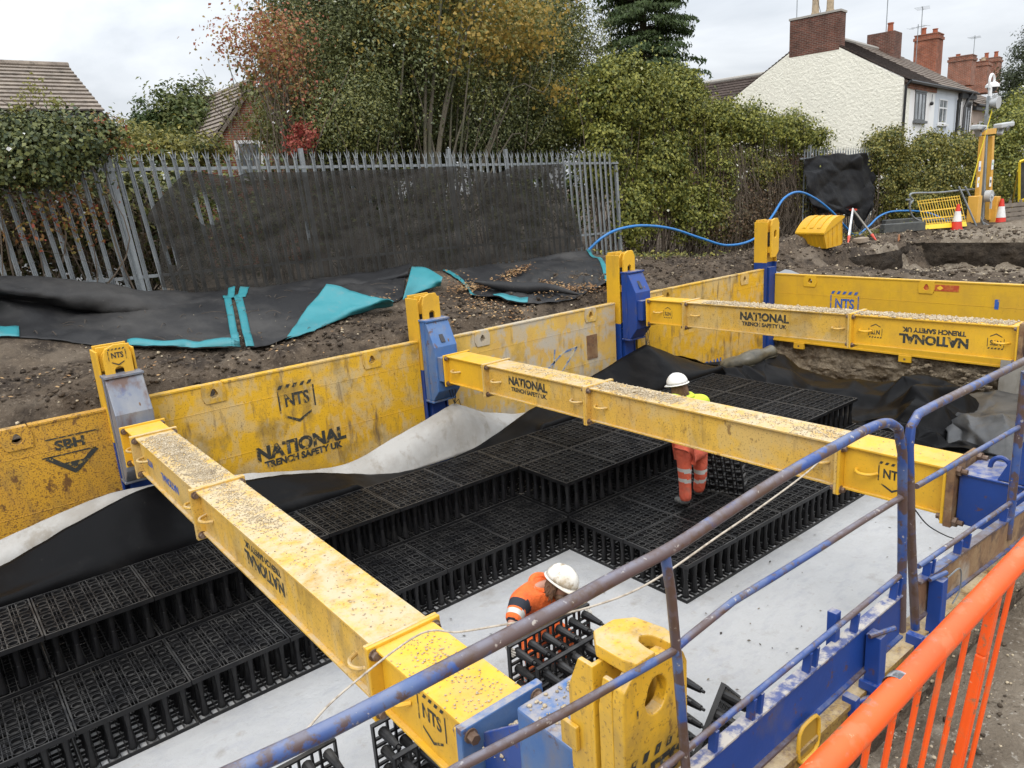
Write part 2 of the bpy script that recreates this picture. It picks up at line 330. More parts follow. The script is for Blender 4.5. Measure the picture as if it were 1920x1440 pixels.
def nz(p, s=1.0, o=0.0): return mnoise.noise(Vector((p[0]*s+o, p[1]*s-o*.7, p[2]*s+o*.3)))
def fbm(x, y, z=0, oct=4): return mnoise.fractal(Vector((x, y, z)), 1.0, 2.1, oct)
def wrinkle(G, amp, s, seed=0, along=None):
    """push a lofted cloth off its surface along its normals with folded noise"""
    nv = len(G); nu = len(G[0]); out = []
    for j in range(nv):
        row = []
        for i in range(nu):
            p = G[j][i]; a = G[j][min(i+1, nu-1)]-G[j][max(i-1, 0)]; b = G[min(j+1, nv-1)][i]-G[max(j-1, 0)][i]
            n = a.cross(b); n = n.normalized() if n.length > 1e-9 else Vector((0, 0, 1))
            q = p*s if along is None else Vector((p.x*along[0], p.y*along[1], p.z*along[2]))
            q = q+Vector((seed, seed*.37, -seed))
            d = (1-abs(mnoise.noise(q))*2.4)*.55+(1-abs(mnoise.noise(q*2.1+Vector((3, 1, 7))))*2.4)*.34+(1-abs(mnoise.noise(q*4.7))*2.4)*.13-.45
            row.append(p+n*(d*amp))
        out.append(row)
    return out
# ================================================================ SETTING: ground, pit, cut faces
PX0, PX1, PY0, PY1 = -7.0, 15.45, 1.30, 9.70      # excavation outline
def sstep(a, b, x): t = min(1, max(0, (x-a)/(b-a))); return t*t*(3-2*t)
def gz(x, y):
    rise = .95 if x < 0 else (.95-.33*x/13 if x < 13 else max(.05, .62-.14*(x-13)))
    ed = .16*mnoise.noise(Vector((x*.9, 1.7, 0)))+.07*mnoise.noise(Vector((x*3.1, 4.1, 0)))
    z = 2.10+.27*sstep(9.84+ed, 10.02+ed, y)+(rise-.22)*sstep(9.95, 12.8, y)
    if y > 13.6: z += (2.35-z)*sstep(13.6, 22, y)
    if y < 1.35: z = 2.0
    if x > 15.4 and y < 9.9: z = 2.12+.12*sstep(15.4, 19, x)
    # hollow dug beyond the end panel
    h = sstep(16.7, 17.6, x)*(1-sstep(22.75, 22.95, x-.12*(9.5-y)))*sstep(2.5, 4.0, y)*(1-sstep(9.15, 9.6, y))
    z -= .75*h
    h2 = sstep(18.8, 19.3, x)*(1-sstep(21.0, 21.4, x))*sstep(4.2, 5, y)*(1-sstep(8.2, 8.5, y)); z -= .5*h2
    # heap between wall end and hollow
    z += .42*math.exp(-((x-17.3)/1.7)**2-((y-10.2)/1.1)**2)
    if x < 30 and -2 < y < 13.2:
        fl = .28 if (y > (10.95 if x < 7.5 else 11.35) and x < 13.9) else 1
        a = .05 if y < 1.3 else .13*fl
        z += a*fbm(x*1.3, y*1.3, 3.1, 5)*.6+(.085*fl if y > 3 else .03)*fbm(x*3.6, y*3.6, 9.1, 5)+.035*fl*abs(fbm(x*9, y*9, 1.1, 3))
    return z
def axis_vals(segs):
    o = []
    for a, b, st in segs:
        n = max(1, round((b-a)/st)); o += [a+(b-a)*i/n for i in range(n)]
    o.append(segs[-1][1]); return o
xs = axis_vals([(-900, -60, 140), (-60, -7, 6), (-7, PX1, .11), (PX1, 28, .13), (28, 60, 2), (60, 900, 120)])
ys = axis_vals([(-900, -40, 140), (-40, -2, 4), (-2, PY0, .11), (PY0, PY1, .14), (PY1, 13.4, .085), (13.4, 30, 1.2), (30, 60, 6), (60, 900, 120)])
nx, ny = len(xs), len(ys)
gv = [(x, y, gz(x, y)) for y in ys for x in xs]; gf = []
for j in range(ny-1):
    for i in range(nx-1):
        if PX0-.01 <= xs[i] and xs[i+1] <= PX1+.01 and PY0-.01 <= ys[j] and ys[j+1] <= PY1+.01: continue
        gf.append((j*nx+i, j*nx+i+1, (j+1)*nx+i+1, (j+1)*nx+i))
g = npmesh('ground', np.array(gv), np.array(gf), SOILM, smooth=True); tag(g, kind='structure')
g.data.materials.append(TRODDEN)
_c = np.array(gv)[np.array(gf)].mean(1); _k = (_c[:, 1] < 1.4) | ((_c[:, 0] > 19.5-.6*np.sin(_c[:, 1]*1.7)+.5*np.sin(_c[:, 1]*4.1)) & (_c[:, 1] < 9.4+.4*np.sin(_c[:, 0]*1.3)))
g.data.polygons.foreach_set('material_index', _k.astype(np.int32))
def rough_wall(name, fn, nu, nv, amp, mat):
    G = []
    for j in range(nv):
        r = []
        for i in range(nu):
            p, n = fn(i/(nu-1), j/(nv-1)); q = p*1.0
            d = fbm(q.x*1.6, q.y*1.6, q.z*2.6, 5)*.7+abs(fbm(q.x*5, q.y*5, q.z*7, 3))*.4
            r.append(p+n*d*amp)
        G.append(r)
    o = gridmesh(G).build(name, mat, smooth=True); tag(o, kind='structure'); return o
rough_wall('excavation_face', lambda u, v: (V(15.36-.06*(1-v), 10.2-u*9.4, -.5+1.17*v), V(-1, 0, 0)), 230, 44, .20, SOILC)
rough_wall('excavation_back', lambda u, v: (V(15.75, 10.2-u*9.4, .5+1.5*v), V(-1, 0, 0)), 60, 14, .10, SOILM)
rough_wall('excavation_side', lambda u, v: (V(-7+u*22.6, 9.86, -.5+2.56*v), V(0, -1, 0)), 120, 20, .05, SOIL_DK)
rough_wall('excavation_near_side', lambda u, v: (V(-7+u*22.6, 1.18, -.5+2.55*v), V(0, 1, 0)), 60, 8, .04, SOILM)
f0 = gridmesh([[V(-7+i*.8, .9+j*.8, -.09+.02*fbm(i*.4, j*.4)) for i in range(30)] for j in range(13)]).build('pit_floor', SOILC, smooth=True); tag(f0, kind='structure')
G = [[V(-7+i*.09, 1.4+j*.09, 0) for i in range(209)] for j in range(84)]
for r in G:
    for p in r:
        wf = min(1, max(0, min(6.20-p.y, 4.40-p.y if p.x > 5.4 else 9)/.45)); d = .012*fbm(p.x*.5, p.y*.9, 2, 4)*wf
        rd = 1-abs(mnoise.noise(Vector((p.x*.7+p.y*.5, p.y*1.1-p.x*.4, 4.))))*3
        rd2 = 1-abs(mnoise.noise(Vector((p.x*1.9-p.y*.8, p.y*2.3+p.x*.6, 9.))))*4
        p.z = d+wf*.034*max(0, rd)**3+wf*.014*max(0, rd2)**3*max(0, min(1, .5+mnoise.noise(Vector((p.x*.6, p.y*.6, 1)))*1.5))-.004
o = gridmesh(G).build('geotextile', GEOTEX, smooth=True, solid=.006); tag(o, 'white geotextile sheet laid flat over the pit floor', 'fabric sheet')
rough_wall('hollow_face', lambda u, v: (V(22.78+.12*u*6.2, 9.4-u*6.2, 1.15+1.02*v), V(-1, 0, 0)), 90, 22, .16, SOIL_DK)
rough_wall('hollow_side', lambda u, v: (V(17.6+u*5.3, 9.30+.2*math.sin(u*9), 1.25+.93*v), V(0, -1, 0)), 70, 18, .14, SOIL_DK)
# rubble and clods on the bank: uncountable
def scatter_lumps(name, mat, pts, kind='stuff', flat=.7):
    V0 = np.array([(1, 0, 0), (-1, 0, 0), (0, 1, 0), (0, -1, 0), (0, 0, 1), (0, 0, -1), (.6, .6, .5), (-.6, .5, .55), (.5, -.6, .5), (-.55, -.6, .5)])
    F0 = np.array([(0, 6, 8), (6, 2, 7), (6, 7, 4), (7, 1, 9), (7, 9, 4), (9, 3, 8), (9, 8, 4), (8, 6, 4), (0, 2, 6), (2, 1, 7), (1, 3, 9), (3, 0, 8), (2, 0, 5), (1, 2, 5), (3, 1, 5), (0, 3, 5)])
    vs = []; fs = []
    for k, (p, r) in enumerate(pts):
        A = rng.normal(size=(3, 3)); Q, _ = np.linalg.qr(A)
        v = (V0*(rng.uniform(.65, 1.25, (10, 1))))@Q.T*r; v[:, 2] *= flat
        vs.append(v+np.array(p)); fs.append(F0+k*10)
    o = npmesh(name, np.vstack(vs), np.vstack(fs), mat); tag(o, kind=kind); return o
pts = []
for k in range(11000):
    x = random.uniform(-1.5, 16.5); y = random.uniform(9.85, 12.2)
    if y > (11.05 if x < 7.5 else 11.5 if x < 13.5 else 13): continue
    r = .005+.045*random.random()**4
    pts.append(((x, y, gz(x, y)+r*.2), r))
for k in range(4200):
    x = random.uniform(15.6, 27); y = random.uniform(3, 11.5); r = .012+.06*random.random()**3
    pts.append(((x, y, gz(x, y)+r*.2), r))
for k in range(1800):
    x = random.uniform(.6, 8); y = random.uniform(-.8, 1.25); r = .004+.018*random.random()**3
    pts.append(((x, y, gz(x, y)+r*.2), r))
scatter_lumps('soil_clods', SOILM, pts)
scatter_lumps('loose_stones', GRAVEL, [((x, y, gz(x, y)+r*.3), r) for x, y, r in [(random.uniform(-1, 16), random.uniform(9.8, 12), .006+.03*random.random()**4) for _ in range(800)]+[(random.uniform(15.6, 26), random.uniform(3, 11), .008+.03*random.random()**3) for _ in range(3400)]+[(random.uniform(.6, 8), random.uniform(-.8, 1.25), .003+.010*random.random()**3) for _ in range(3000)]])
# ================================================================ TRENCH PANELS
def trench_panel(label, u0, u1, zt, zb, face, mat, axis='x', lugs=(), seams=(.34, 1.0, 1.66), group='steel trench sheets lining the pit', bottom_lugs=(), thick=.1, back=1):
    """face: the plane the panel shows to the pit; axis 'x': runs along X facing -Y, 'y': runs along Y facing -X, 'n': runs along X facing +Y"""
    if axis == 'x': fn = lambda u, v, d: V(u, face-d, v)
    elif axis == 'n': fn = lambda u, v, d: V(u, face+d, v)
    else: fn = lambda u, v, d: V(face-d, u, v)
    t = thing('trench_sheet', label, 'trench sheet', fn((u0+u1)/2, zb, -thick/2), group)
    mb = MB(); R = lambda a, b, c, d, e, f: mb.prism([(a, c), (b, c), (b, d), (a, d)], fn, e, f)
    R(u0, u1, zb, zt-.24, -thick, 0)
    cuts = sorted(lugs); e = [u0]+[q for l in cuts for q in (l-.13, l+.13)]+[u1]
    for a, b in zip(e[::2], e[1::2]):
        R(a, b, zt-.24, zt-.025, -thick, 0); R(a, b, zt-.025, zt, -thick-.012, .012)
    for s in seams:
        if zt-s > zb+.05: R(u0+.01, u1-.01, zt-s-.008, zt-s, 0, .004)
    R(u0, u1, zb-.035, zb, -thick-.01, .025)
    mb.build('sheet', mat, t, bevel=.004)
    for l in cuts:
        b = MB(); n = 12; sq = []; tr = []
        out = [(-.15, -.25), (.15, -.25), (.15, .0), (-.15, .0)]
        hole = [(-.065, -.19), (.065, -.19), (.065, -.13), (.02, -.05), (-.02, -.05), (-.065, -.13)]
        for k in range(n):
            an = 2*math.pi*k/n+.3; dx, dy = math.cos(an), math.sin(an)
            f = min(.15/abs(dx) if abs(dx) > 1e-6 else 9, .125/abs(dy) if abs(dy) > 1e-6 else 9); sq.append((l+dx*f, zt-.125+dy*f))
            rr = .058 if dy < .2 else .07-.022*abs(dx); tr.append((l+dx*.055*(1 if dy < .2 else .75), zt-.13+dy*rr))
        b.holed(sq, tr, fn, -thick, .018); b.build('lifting_lug', mat, t, bevel=.003)
    for l in bottom_lugs:
        b = MB(); b.prism([(l-.12, zb-.16), (l+.12, zb-.16), (l+.12, zb-.03), (l-.12, zb-.03)], fn, -.02, .05)
        b.prism([(l-.02, zb-.12), (l+.02, zb-.12), (l+.02, zb-.08), (l-.02, zb-.08)], fn, .05, .053, 1); b.build('bottom_lug', [mat, STEEL], t, bevel=.004)
    return t, fn
FY = 9.50
pA, _ = trench_panel('rust speckled yellow trench sheet with a faded diamond stencil, furthest left', -3.2, 1.56, 2.26, -.15, FY, Y_RUSTY, lugs=(.62,))
pB, _ = trench_panel('bright yellow trench sheet with large black shield and lettering stencilled on it', 1.93, 5.80, 2.30, -.15, FY, Y_PANEL, lugs=(2.75, 5.0))
pC, _ = trench_panel('pale worn trench sheet with scraped paint and a small rust square', 6.22, 10.10, 2.26, -.15, FY, Y_WORN, lugs=(7.0, 9.45))
pD, _ = trench_panel('yellow trench sheet with blue lettering half behind the black membrane', 10.70, 15.02, 2.32, -.15, FY, Y_PANEL, lugs=(11.6, 14.2))
pE, _ = trench_panel('clean yellow trench sheet closing the far end of the pit', 1.45, 9.40, 2.19, .70, 15.25, Y_FAR, axis='y', lugs=(8.55, 6.15, 3.2), bottom_lugs=(8.75, 6.45, 2.6), seams=(.42, 1.0))
pN, _ = trench_panel('mud browned trench sheet below the blue guard rail boards', -2.5, 9.5, 2.22, -.15, 1.38, Y_MUD, axis='n', lugs=())
MX = lambda p, q=(0, 0, 1), r=(1, 0, 0): frame(p, r, q)
def onY(px, py, off=.006): p = aty(px, py, FY); p.y -= off; return p
logo(MX(onY(557, 752)), .52, STENCIL, pB); lettering('NATIONAL', .25, MX(onY(567, 832)), STENCIL, pB, bold=.05, sx=1.02)
lettering('TRENCH SAFETY UK', .125, MX(onY(571, 852)), STENCIL, pB, bold=.05, sx=.98)
lettering('NATIONAL', .25, MX(onY(1322, 688)), STENCIL_BLUE, pD, bold=.045)
logo(frame(atx(1583, 574, 15.25)+V(-.006, 0, 0), (0, -1, 0), (0, 0, 1)), .62, STENCIL_BLUE, pE)
mb = MB(); c = onY(137, 856); fn = lambda u, v, d: c+V(u, 0, v)                       # faded diamond of the other hire firm
for q in ([(-.27, .03), (-.22, .06), (0, -.14), (0, -.2)], [(.27, .03), (.22, .06), (0, -.14), (0, -.2)], [(-.10, -.05), (.10, -.05), (0, -.13)]): mb.add([fn(u, v, 0) for u, v in q], [tuple(range(len(q)))])
for k in range(2): mb.add([fn(u, v, 0) for u, v in [(-.30+.06*k, .045+k*.20), (.24+.06*k, .045+k*.20), (.25+.06*k, .06+k*.20), (-.29+.06*k, .06+k*.20)]], [(0, 1, 2, 3)])
mb.build('emblem', STENCIL, pA); lettering('SBH', .15, MX(c+V(0, 0, .16)), STENCIL, pA, bold=.045, sx=1.15)
p = onY(1110, 650, .004); mb = MB(); mb.prism([(p.x-.13, p.z-.22), (p.x+.13, p.z-.22), (p.x+.13, p.z+.22), (p.x-.13, p.z+.22)], lambda u, v, d: V(u, FY-d, v), 0, .012); mb.build('rust_patch', RUSTY, pC)
p = atx(1763, 540, 15.25); mb = MB(); mb.prism([(p.y-.33, p.z-.06), (p.y+.33, p.z-.06), (p.y+.33, p.z+.06), (p.y-.33, p.z+.06)], lambda u, v, d: V(15.25-d, u, v), .001, .006)
mb.prism([(p.y-.06, p.z), (p.y, p.z-.045), (p.y+.06, p.z), (p.y, p.z+.045)], lambda u, v, d: V(15.25-d, u, v), .006, .009, 1)
mb.build('warning_sticker', [M('red_sticker', (.42, .06, .02), [((.5, .2, .03), 14, .5, .6, .7, None)]), M('sticker_yellow', (.8, .5, .03))], pE)
p = atx(1869, 571, 15.25); mb = MB(); mb.prism([(p.y-.035, p.z-.09), (p.y+.035, p.z-.09), (p.y+.035, p.z+.09), (p.y-.035, p.z+.09)], lambda u, v, d: V(15.25-d, u, v), .001, .004); mb.build('paint_mark', STENCIL_BLUE, pE)
# wet soil and graffiti-like scrapes on the worn sheet
random.seed(3); mb = MB()
for a, b in [((1190, 655), (1188, 690)), ((1170, 700), (1205, 662)), ((1205, 662), (1232, 650)), ((1232, 650), (1190, 720))]:
    a, b = [aty(*q, FY)-V(0, .002, 0) for q in ((a[0]-150, a[1]), (b[0]-150, b[1]))]
    mb.bar(a, b, .035, .004, (0, 1, 0))
mb.build('paint_scrape', M('blue_scrape', (.10, .17, .33), [((.5, .44, .3), 7, .45, .56, 1, None)]), pC)
# ================================================================ SLIDE RAIL POSTS
def rail_post(label, X, zt, Y=9.5, text=None, zblue=1.85, head=True):
    t = thing('slide_rail_post', label, 'trench post', (X, Y+.1, -.1), 'slide rail posts along the far wall')
    fy = lambda u, v, d: V(X+u, Y-d, v)
    mb = MB()
    for s in (-1, 1): mb.box(X+s*.19-.012, X+s*.19+.012, Y-.06, Y+.26, zblue+.003, zt-.07)
    mb.box(X-.178, X+.178, Y+.02, Y+.05, zblue+.003, zt-.03); mb.box(X-.178, X+.178, Y+.2, Y+.24, zblue+.003, zt-.03)
    mb.build('rail_channel', Y_NEW, t, bevel=.004)
    mb = MB()
    for s in (-1, 1): mb.box(X+s*.19-.012, X+s*.19+.012, Y-.06, Y+.26, -.1, zblue)
    mb.box(X-.178, X+.178, Y+.02, Y+.05, -.1, zblue); mb.box(X-.12, X+.12, Y-.09, Y+.015, -.1, zblue-.1)
    mb.build('lower_rail', BLUE, t, bevel=.004)
    if head:
        n = 20; out = []; hole = []; hz = zt-.34
        P = [(-.15, zt-.85), (.15, zt-.85), (.15, zt-.10), (.09, zt), (-.09, zt), (-.15, zt-.10)]
        def hit(dx, dy):
            best = 9
            for i in range(len(P)):
                x1, y1 = P[i]; x2, y2 = P[(i+1) % len(P)]; y1 -= hz; y2 -= hz
                den = dx*(y2-y1)-dy*(x2-x1)
                if abs(den) < 1e-9: continue
                tt = (x1*(y2-y1)-y1*(x2-x1))/den; uu = (x1*dy-y1*dx)/den
                if tt > 0 and -1e-6 <= uu <= 1+1e-6: best = min(best, tt)
            return best
        for k in range(n):
            a = 2*math.pi*k/n+.05; dx, dy = math.cos(a), math.sin(a); f = hit(dx, dy); out.append((dx*f, hz+dy*f))
            hole.append((dx*.05, hz+dy*.05+(.035 if dy > 0 else -.035)))
        mb = MB(); mb.holed(out, hole, fy, .10, .14); mb.box(X-.14, X+.14, Y-.095, Y+.018, zt-.75, zt-.62)
        mb.prism([(-.17, zt-.16), (-.09, zt-.045), (.09, zt-.045), (.17, zt-.16), (.17, zt-.3), (-.17, zt-.3)], fy, .0, .03)
        mb.build('lifting_head', Y_NEW, t, bevel=.004)
        mb = MB(); mb.box(X-.12, X+.12, Y-.02, Y+.015, zt-.6, zt-.15); mb.build('head_filler', M('hole_soil_with_shade', (.05, .04, .03), rough=.9), t)  # dark box behind the eye hole; soil colour with its shade put in
        if text: logo(frame(V(X, Y-.146, zt-.135), (1, 0, 0), (0, 0, 1)), .19, STENCIL, t)
    return t
rail_post('nearest slide rail post with black shield stencil on its yellow head', 1.73, 3.0, text=True)
rail_post('slide rail post between the bright sheet and the pale worn sheet', 6.01, 3.0)
rail_post('slide rail post behind the dark blue strut housing', 10.37, 3.19)
rail_post('corner slide rail post at the far end of the long wall', 15.16, 3.42, zblue=2.45)
# ================================================================ STRUTS
def strut(label, A, B, joints, wid=.38, hgt=.40, mat=Y_BEAM, endmat=Y_NEW, gravel=(), far_mat=BLUE, far_worn=False, near=None, eyes=True):
    """hydraulic-type cross beam from the far housing A (top centre) to the near end B, bolted flange joints at fractions along it"""
    A = Vector(A); B = Vector(B); L = (B-A).length; d = (B-A).normalized(); ac = d.cross(V(0, 0, 1)).normalized(); up = ac.cross(d)
    if ac.x > 0: ac = -ac; up = ac.cross(d); up = -up if up.z < 0 else up
    fn = lambda s, x, z: A+d*s-ac*x+up*z            # x grows toward +X
    t = thing('trench_strut', label, 'trench strut', (A+B)/2-V(0, 0, hgt), 'yellow cross struts spanning the pit')
    def bx(mb, s0, s1, x0, x1, z0, z1, m=0):
        vs = [fn(s, x, z) for z in (z0, z1) for s, x in ((s0, x0), (s1, x0), (s1, x1), (s0, x1))]
        mb.add(vs, [(0, 1, 2, 3), (7, 6, 5, 4), (4, 5, 1, 0), (5, 6, 2, 1), (6, 7, 3, 2), (7, 4, 0, 3)], m)
    J = [0]+[j*L for j in joints]+[L]
    for k in range(len(J)-1):
        mb = MB(); a = J[k]+.026; b = J[k+1]-.026; h = wid/2
        bx(mb, a, b, -h, h, -.018, 0); bx(mb, a, b, -h, h, -hgt, -hgt+.018)
        bx(mb, a, b, -h+.03, -h+.042, -hgt+.018, -.018); bx(mb, a, b, h-.042, h-.03, -hgt+.018, -.018)
        mb.build('beam_section', endmat if k in (0, len(J)-2) else mat, t, bevel=.003)
    for k, s in enumerate(J):
        for side in ((1,) if k == 0 else (-1,) if k == len(J)-1 else (-1, 1)):
            mb = MB(); o0, o1 = (0, .026) if side > 0 else (-.026, 0)
            bx(mb, s+o0*1.0+(.001 if side > 0 else 0), s+o1, -wid/2-.05, wid/2+.05, -hgt-.05, .020)
            mb.build('flange_plate', endmat if (k in (0, len(J)-1) or (k == len(J)-2 and side > 0)) else mat, t, bevel=.006)
            for bxp in (-wid/2-.01, wid/2+.01):
                for bz in (-hgt-.005, -.03):
                    if bz > 0 and False: continue
                    mb = MB(); e = o1 if side > 0 else o0
                    mb.cyl(fn(s+e, bxp, bz), fn(s+e+side*.008, bxp, bz), .035, seg=14); mb.cyl(fn(s+e+side*.008, bxp, bz), fn(s+e+side*.035, bxp, bz), .025, seg=6)
                    mb.build('bolt', STEEL, t)
    if eyes:
        for k, s in enumerate(J[:-1]):
            for q in ((s+.2, J[k+1]-.2) if J[k+1]-s > 1.2 else (s+.22,)):
                mb = MB(); P = [fn(q-.09, -wid/2+.03, -hgt*.5)]+[fn(q-.09+.18*i/6, -wid/2-.05*math.sin(math.pi*i/6)-.005, -hgt*.5) for i in range(1, 6)]+[fn(q+.09, -wid/2+.03, -hgt*.5)]
                mb.tube(P, .014, 8); mb.build('lifting_eye', endmat if k == len(J)-2 else mat, t, smooth=True)
    mb = MB()
    for s0, s1, dens, rmax in gravel:
        pts = []
        for q in range(int(dens*(s1-s0))):
            s = random.uniform(s0, s1)*L; x = random.gauss(0, wid*.22); x = max(-wid*.48, min(wid*.48, x)); r = .004+rmax*random.random()**2.5
            pts.append((tuple(fn(s, x, r*.4+max(0, (wid*.3-abs(x)))*rmax*2.2*random.random()-.0)), r))
        if pts:
            o = scatter_lumps('gravel', GRAVEL, pts, kind=None); o.parent = t; o.matrix_parent_inverse = t.matrix_world.inverted(); o['kind'] = 'stuff'
    return t, fn, L, bx
def fit_text(fn, s, x, z, sd, upd): return None
# far blue housing that rides on the post
def housing(t, X, z0, z1, mat, Yf=9.23, w=.40, zs=2.1, plate=True):
    mb = MB(); fx = lambda u, v, d: V(X+d, u, v)
    prof = [(Yf+.19, z1), (Yf+.02, z1), (Yf-.16, zs+.12), (Yf-.16, zs-.55), (Yf, z0), (Yf+.19, z0)]
    mb.prism(prof, fx, -w/2, w/2); mb.build('strut_housing', mat, t, bevel=.012)
    mb = MB(); mb.box(X-w/2-.012, X+w/2+.012, Yf-.01, Yf+.20, z1+.002, z1+.03); mb.box(X-w/2-.012, X+w/2+.012, Yf-.01, Yf+.2, z0-.03, z0-.002)
    for s in (-1, 1): mb.box(X+s*(w/2+.004)-.004, X+s*(w/2+.004)+.004, Yf+.05, Yf+.09, z0, z1)
    mb.build('housing_end_plate', mat, t, bevel=.004)
    mb = MB(); mb.box(X-.17, X+.17, 8.95, Yf-.16, zs-.38, zs-.02); mb.build('stub', mat, t, bevel=.005)
    if plate:
        mb = MB(); c = V(X-.02, Yf-.075, zs+.28); a = V(0, -.18, -.25).normalized(); q = V(1, 0, 0); n = q.cross(a)
        mb.bar(c-a*.12+n*.0, c+a*.12, .07, .012, n); mb.build('maker_plate', M('dark_plate', (.03, .03, .035), [((.10, .10, .11), 6, .5, .6, .6, None)]), t)
    mb = MB(); ring = [V(X+.08, Yf-.10+.045*math.cos(a)*.6, zs+.16+.05*math.sin(a)) for a in [2*math.pi*i/12 for i in range(12)]]
    mb.tube(ring, .012, 6, closed=True); mb.build('lifting_ring', STEEL, t, smooth=True)
s1, f1, L1, bx1 = strut('nearest yellow strut, running under the railing, heavily covered in gravel', (1.76, 8.93, 2.13), (1.78, 2.52, 2.0), (.072, .385, .865),
    gravel=((.09, .36, 15000, .007), (.12, .30, 1500, .014), (.33, .58, 6000, .005), (.55, .86, 700, .005), (.88, .99, 2600, .005)))
housing(s1, 1.735, 1.42, 2.64, BLUE_GREY, zs=2.13, plate=False)
s2, f2, L2, bx2 = strut('middle yellow strut passing in front of the worker in red trousers', (6.08, 8.93, 2.125), (6.10, 2.12, 2.115), (.14, .425, .873),
    gravel=((.42, .60, 11000, .009), (.44, .55, 1500, .022), (.58, .80, 2200, .005), (.80, .88, 5000, .007), (.2, .42, 2500, .005), (.88, .99, 300, .004)))
housing(s2, 6.01, 1.40, 2.60, BLUE_WORN, zs=2.12)
s3, f3, L3, bx3 = strut('furthest yellow strut, loaded with a ridge of stones along its top', (10.50, 8.90, 2.33), (10.50, 3.05, 2.40), (.142, .642), hgt=.43,
    gravel=((.20, .98, 9000, .015), (.3, .9, 1800, .024)))
housing(s3, 10.40, 1.58, 2.79, BLUE, zs=2.33)
mb = MB(); bx3(mb, L3+.002, L3+.05, -.25, .25, -.49, .05); mb.build('ram_flange', RUSTY, s3, bevel=.006)
mb = MB(); mb.box(10.31, 10.69, 1.50, 2.99, 1.98, 2.38); mb.box(10.29, 10.71, 1.42, 1.497, 1.2, 2.9); mb.build('ram_body', BLUE, s3, bevel=.006)
def on_strut(fn, L, s, flip=False, wid=.38, hgt=.4, z=-.2):
    o = fn(s*L, -wid/2+.028, z*1.0); sx = (fn(s*L+1, 0, 0)-fn(s*L, 0, 0)); uz = (fn(0, 0, 1)-fn(0, 0, 0))
    return frame(o, sx*(-1 if flip else 1), uz*(-1 if flip else 1))
lettering('NATIONAL', .145, on_strut(f1, L1, .60, True, z=-.23), STENCIL, s1, bold=.05); lettering('TRENCH SAFETY UK', .073, on_strut(f1, L1, .60, True, z=-.12), STENCIL, s1, bold=.05)
lettering('NATIONAL', .11, on_strut(f1, L1, .235, True, z=-.22), STENCIL_BLUE, s1); lettering('NTS', .1, on_strut(f1, L1, .13, True, z=-.2), STENCIL_BLUE, s1)
logo(on_strut(f1, L1, .945, z=-.19), .26, STENCIL, s1)
lettering('NATIONAL', .15, on_strut(f2, L2, .262, z=-.15), STENCIL, s2, bold=.05); lettering('TRENCH SAFETY UK', .075, on_strut(f2, L2, .264, z=-.26), STENCIL, s2, bold=.05)
logo(on_strut(f2, L2, .937, z=-.2), .24, STENCIL, s2)
lettering('NATIONAL', .17, on_strut(f3, L3, .40, z=-.16), STENCIL, s3, bold=.05); lettering('TRENCH SAFETY UK', .085, on_strut(f3, L3, .40, z=-.28), STENCIL, s3, bold=.05)
lettering('NATIONAL', .17, on_strut(f3, L3, .83, True, z=-.27), STENCIL, s3, bold=.05); lettering('TRENCH SAFETY UK', .085, on_strut(f3, L3, .83, True, z=-.15), STENCIL, s3, bold=.05)
for s, fl in ((.075, True), (.70, True), (.955, True)): logo(on_strut(f3, L3, s, fl, z=-.215), .19, STENCIL, s3)
# ---- near ends: blue ram bodies and posts
mb = MB(); X = 1.79
mb.prism([(1.74, 2.16), (1.82, 2.30), (2.16, 2.30), (2.16, 1.62), (1.74, 1.62)], lambda u, v, d: V(X+d, u, v), -.17, .17)
mb.build('ram_body', BLUE_WORN, s1, bevel=.012)
mb = MB(); bx1(mb, L1+.002, L1+.05, -.25, .25, -.46, .05); mb.build('ram_flange', BLUE_WORN, s1, bevel=.008)
mb = MB(); mb.box(X-.15, X+.15, 2.165, 2.46, 1.66, 1.94)
for sx in (-.14, .14): mb.prism([(2.17, 2.2), (2.45, 1.99), (2.45, 1.93), (2.17, 1.93)], lambda u, v, d: V(X+sx+d, u, v), -.012, .012)
mb.build('ram_neck', BLUE, s1, bevel=.006)
o = scatter_lumps('gravel', GRAVEL, [((X+random.gauss(0, .07), random.uniform(2.19, 2.44), 1.945+r*.5), r) for r in [.004+.014*random.random()**2 for _ in range(500)]]+[((X+random.uniform(-.15, .15), random.uniform(1.9, 2.14), 2.303), .004+.012*random.random()**2) for _ in range(60)], kind=None); o.parent = s1; o.matrix_parent_inverse = s1.matrix_world.inverted(); o['kind'] = 'stuff'
for bxp in (-.2, .2):
    for bz in (-.41, .0):
        mb = MB(); mb.cyl(f1(L1+.05, bxp, bz), f1(L1+.058, bxp, bz), .036, seg=14); mb.cyl(f1(L1+.058, bxp, bz), f1(L1+.095, bxp, bz), .026, seg=6); mb.build('bolt', STEEL, s1)
mb = MB(); X2 = 6.12; bx2(mb, L2+.002, L2+.06, -.25, .25, -.46, .05); mb.build('ram_flange', RUSTY, s2, bevel=.006)
for bxp in (-.2, .2):
    for bz in (-.42, .0):
        mb = MB(); mb.cyl(f2(L2+.06, bxp, bz), f2(L2+.13, bxp, bz), .022, seg=8); mb.cyl(f2(L2+.06, bxp, bz), f2(L2+.09, bxp, bz), .04, seg=6); mb.build('bolt', STEEL, s2)
mb = MB(); mb.box(X2-.20, X2+.20, 1.50, 2.05, 1.68, 2.08); mb.box(X2-.215, X2+.215, 1.50, 2.05, 2.083, 2.10)
mb.prism([(1.80, 2.103), (1.52, 2.103), (1.52, 2.62), (1.58, 2.62)], lambda u, v, d: V(X2+d, u, v), -.2, -.17); mb.prism([(1.80, 2.103), (1.52, 2.103), (1.52, 2.62), (1.58, 2.62)], lambda u, v, d: V(X2+d, u, v), .17, .2)
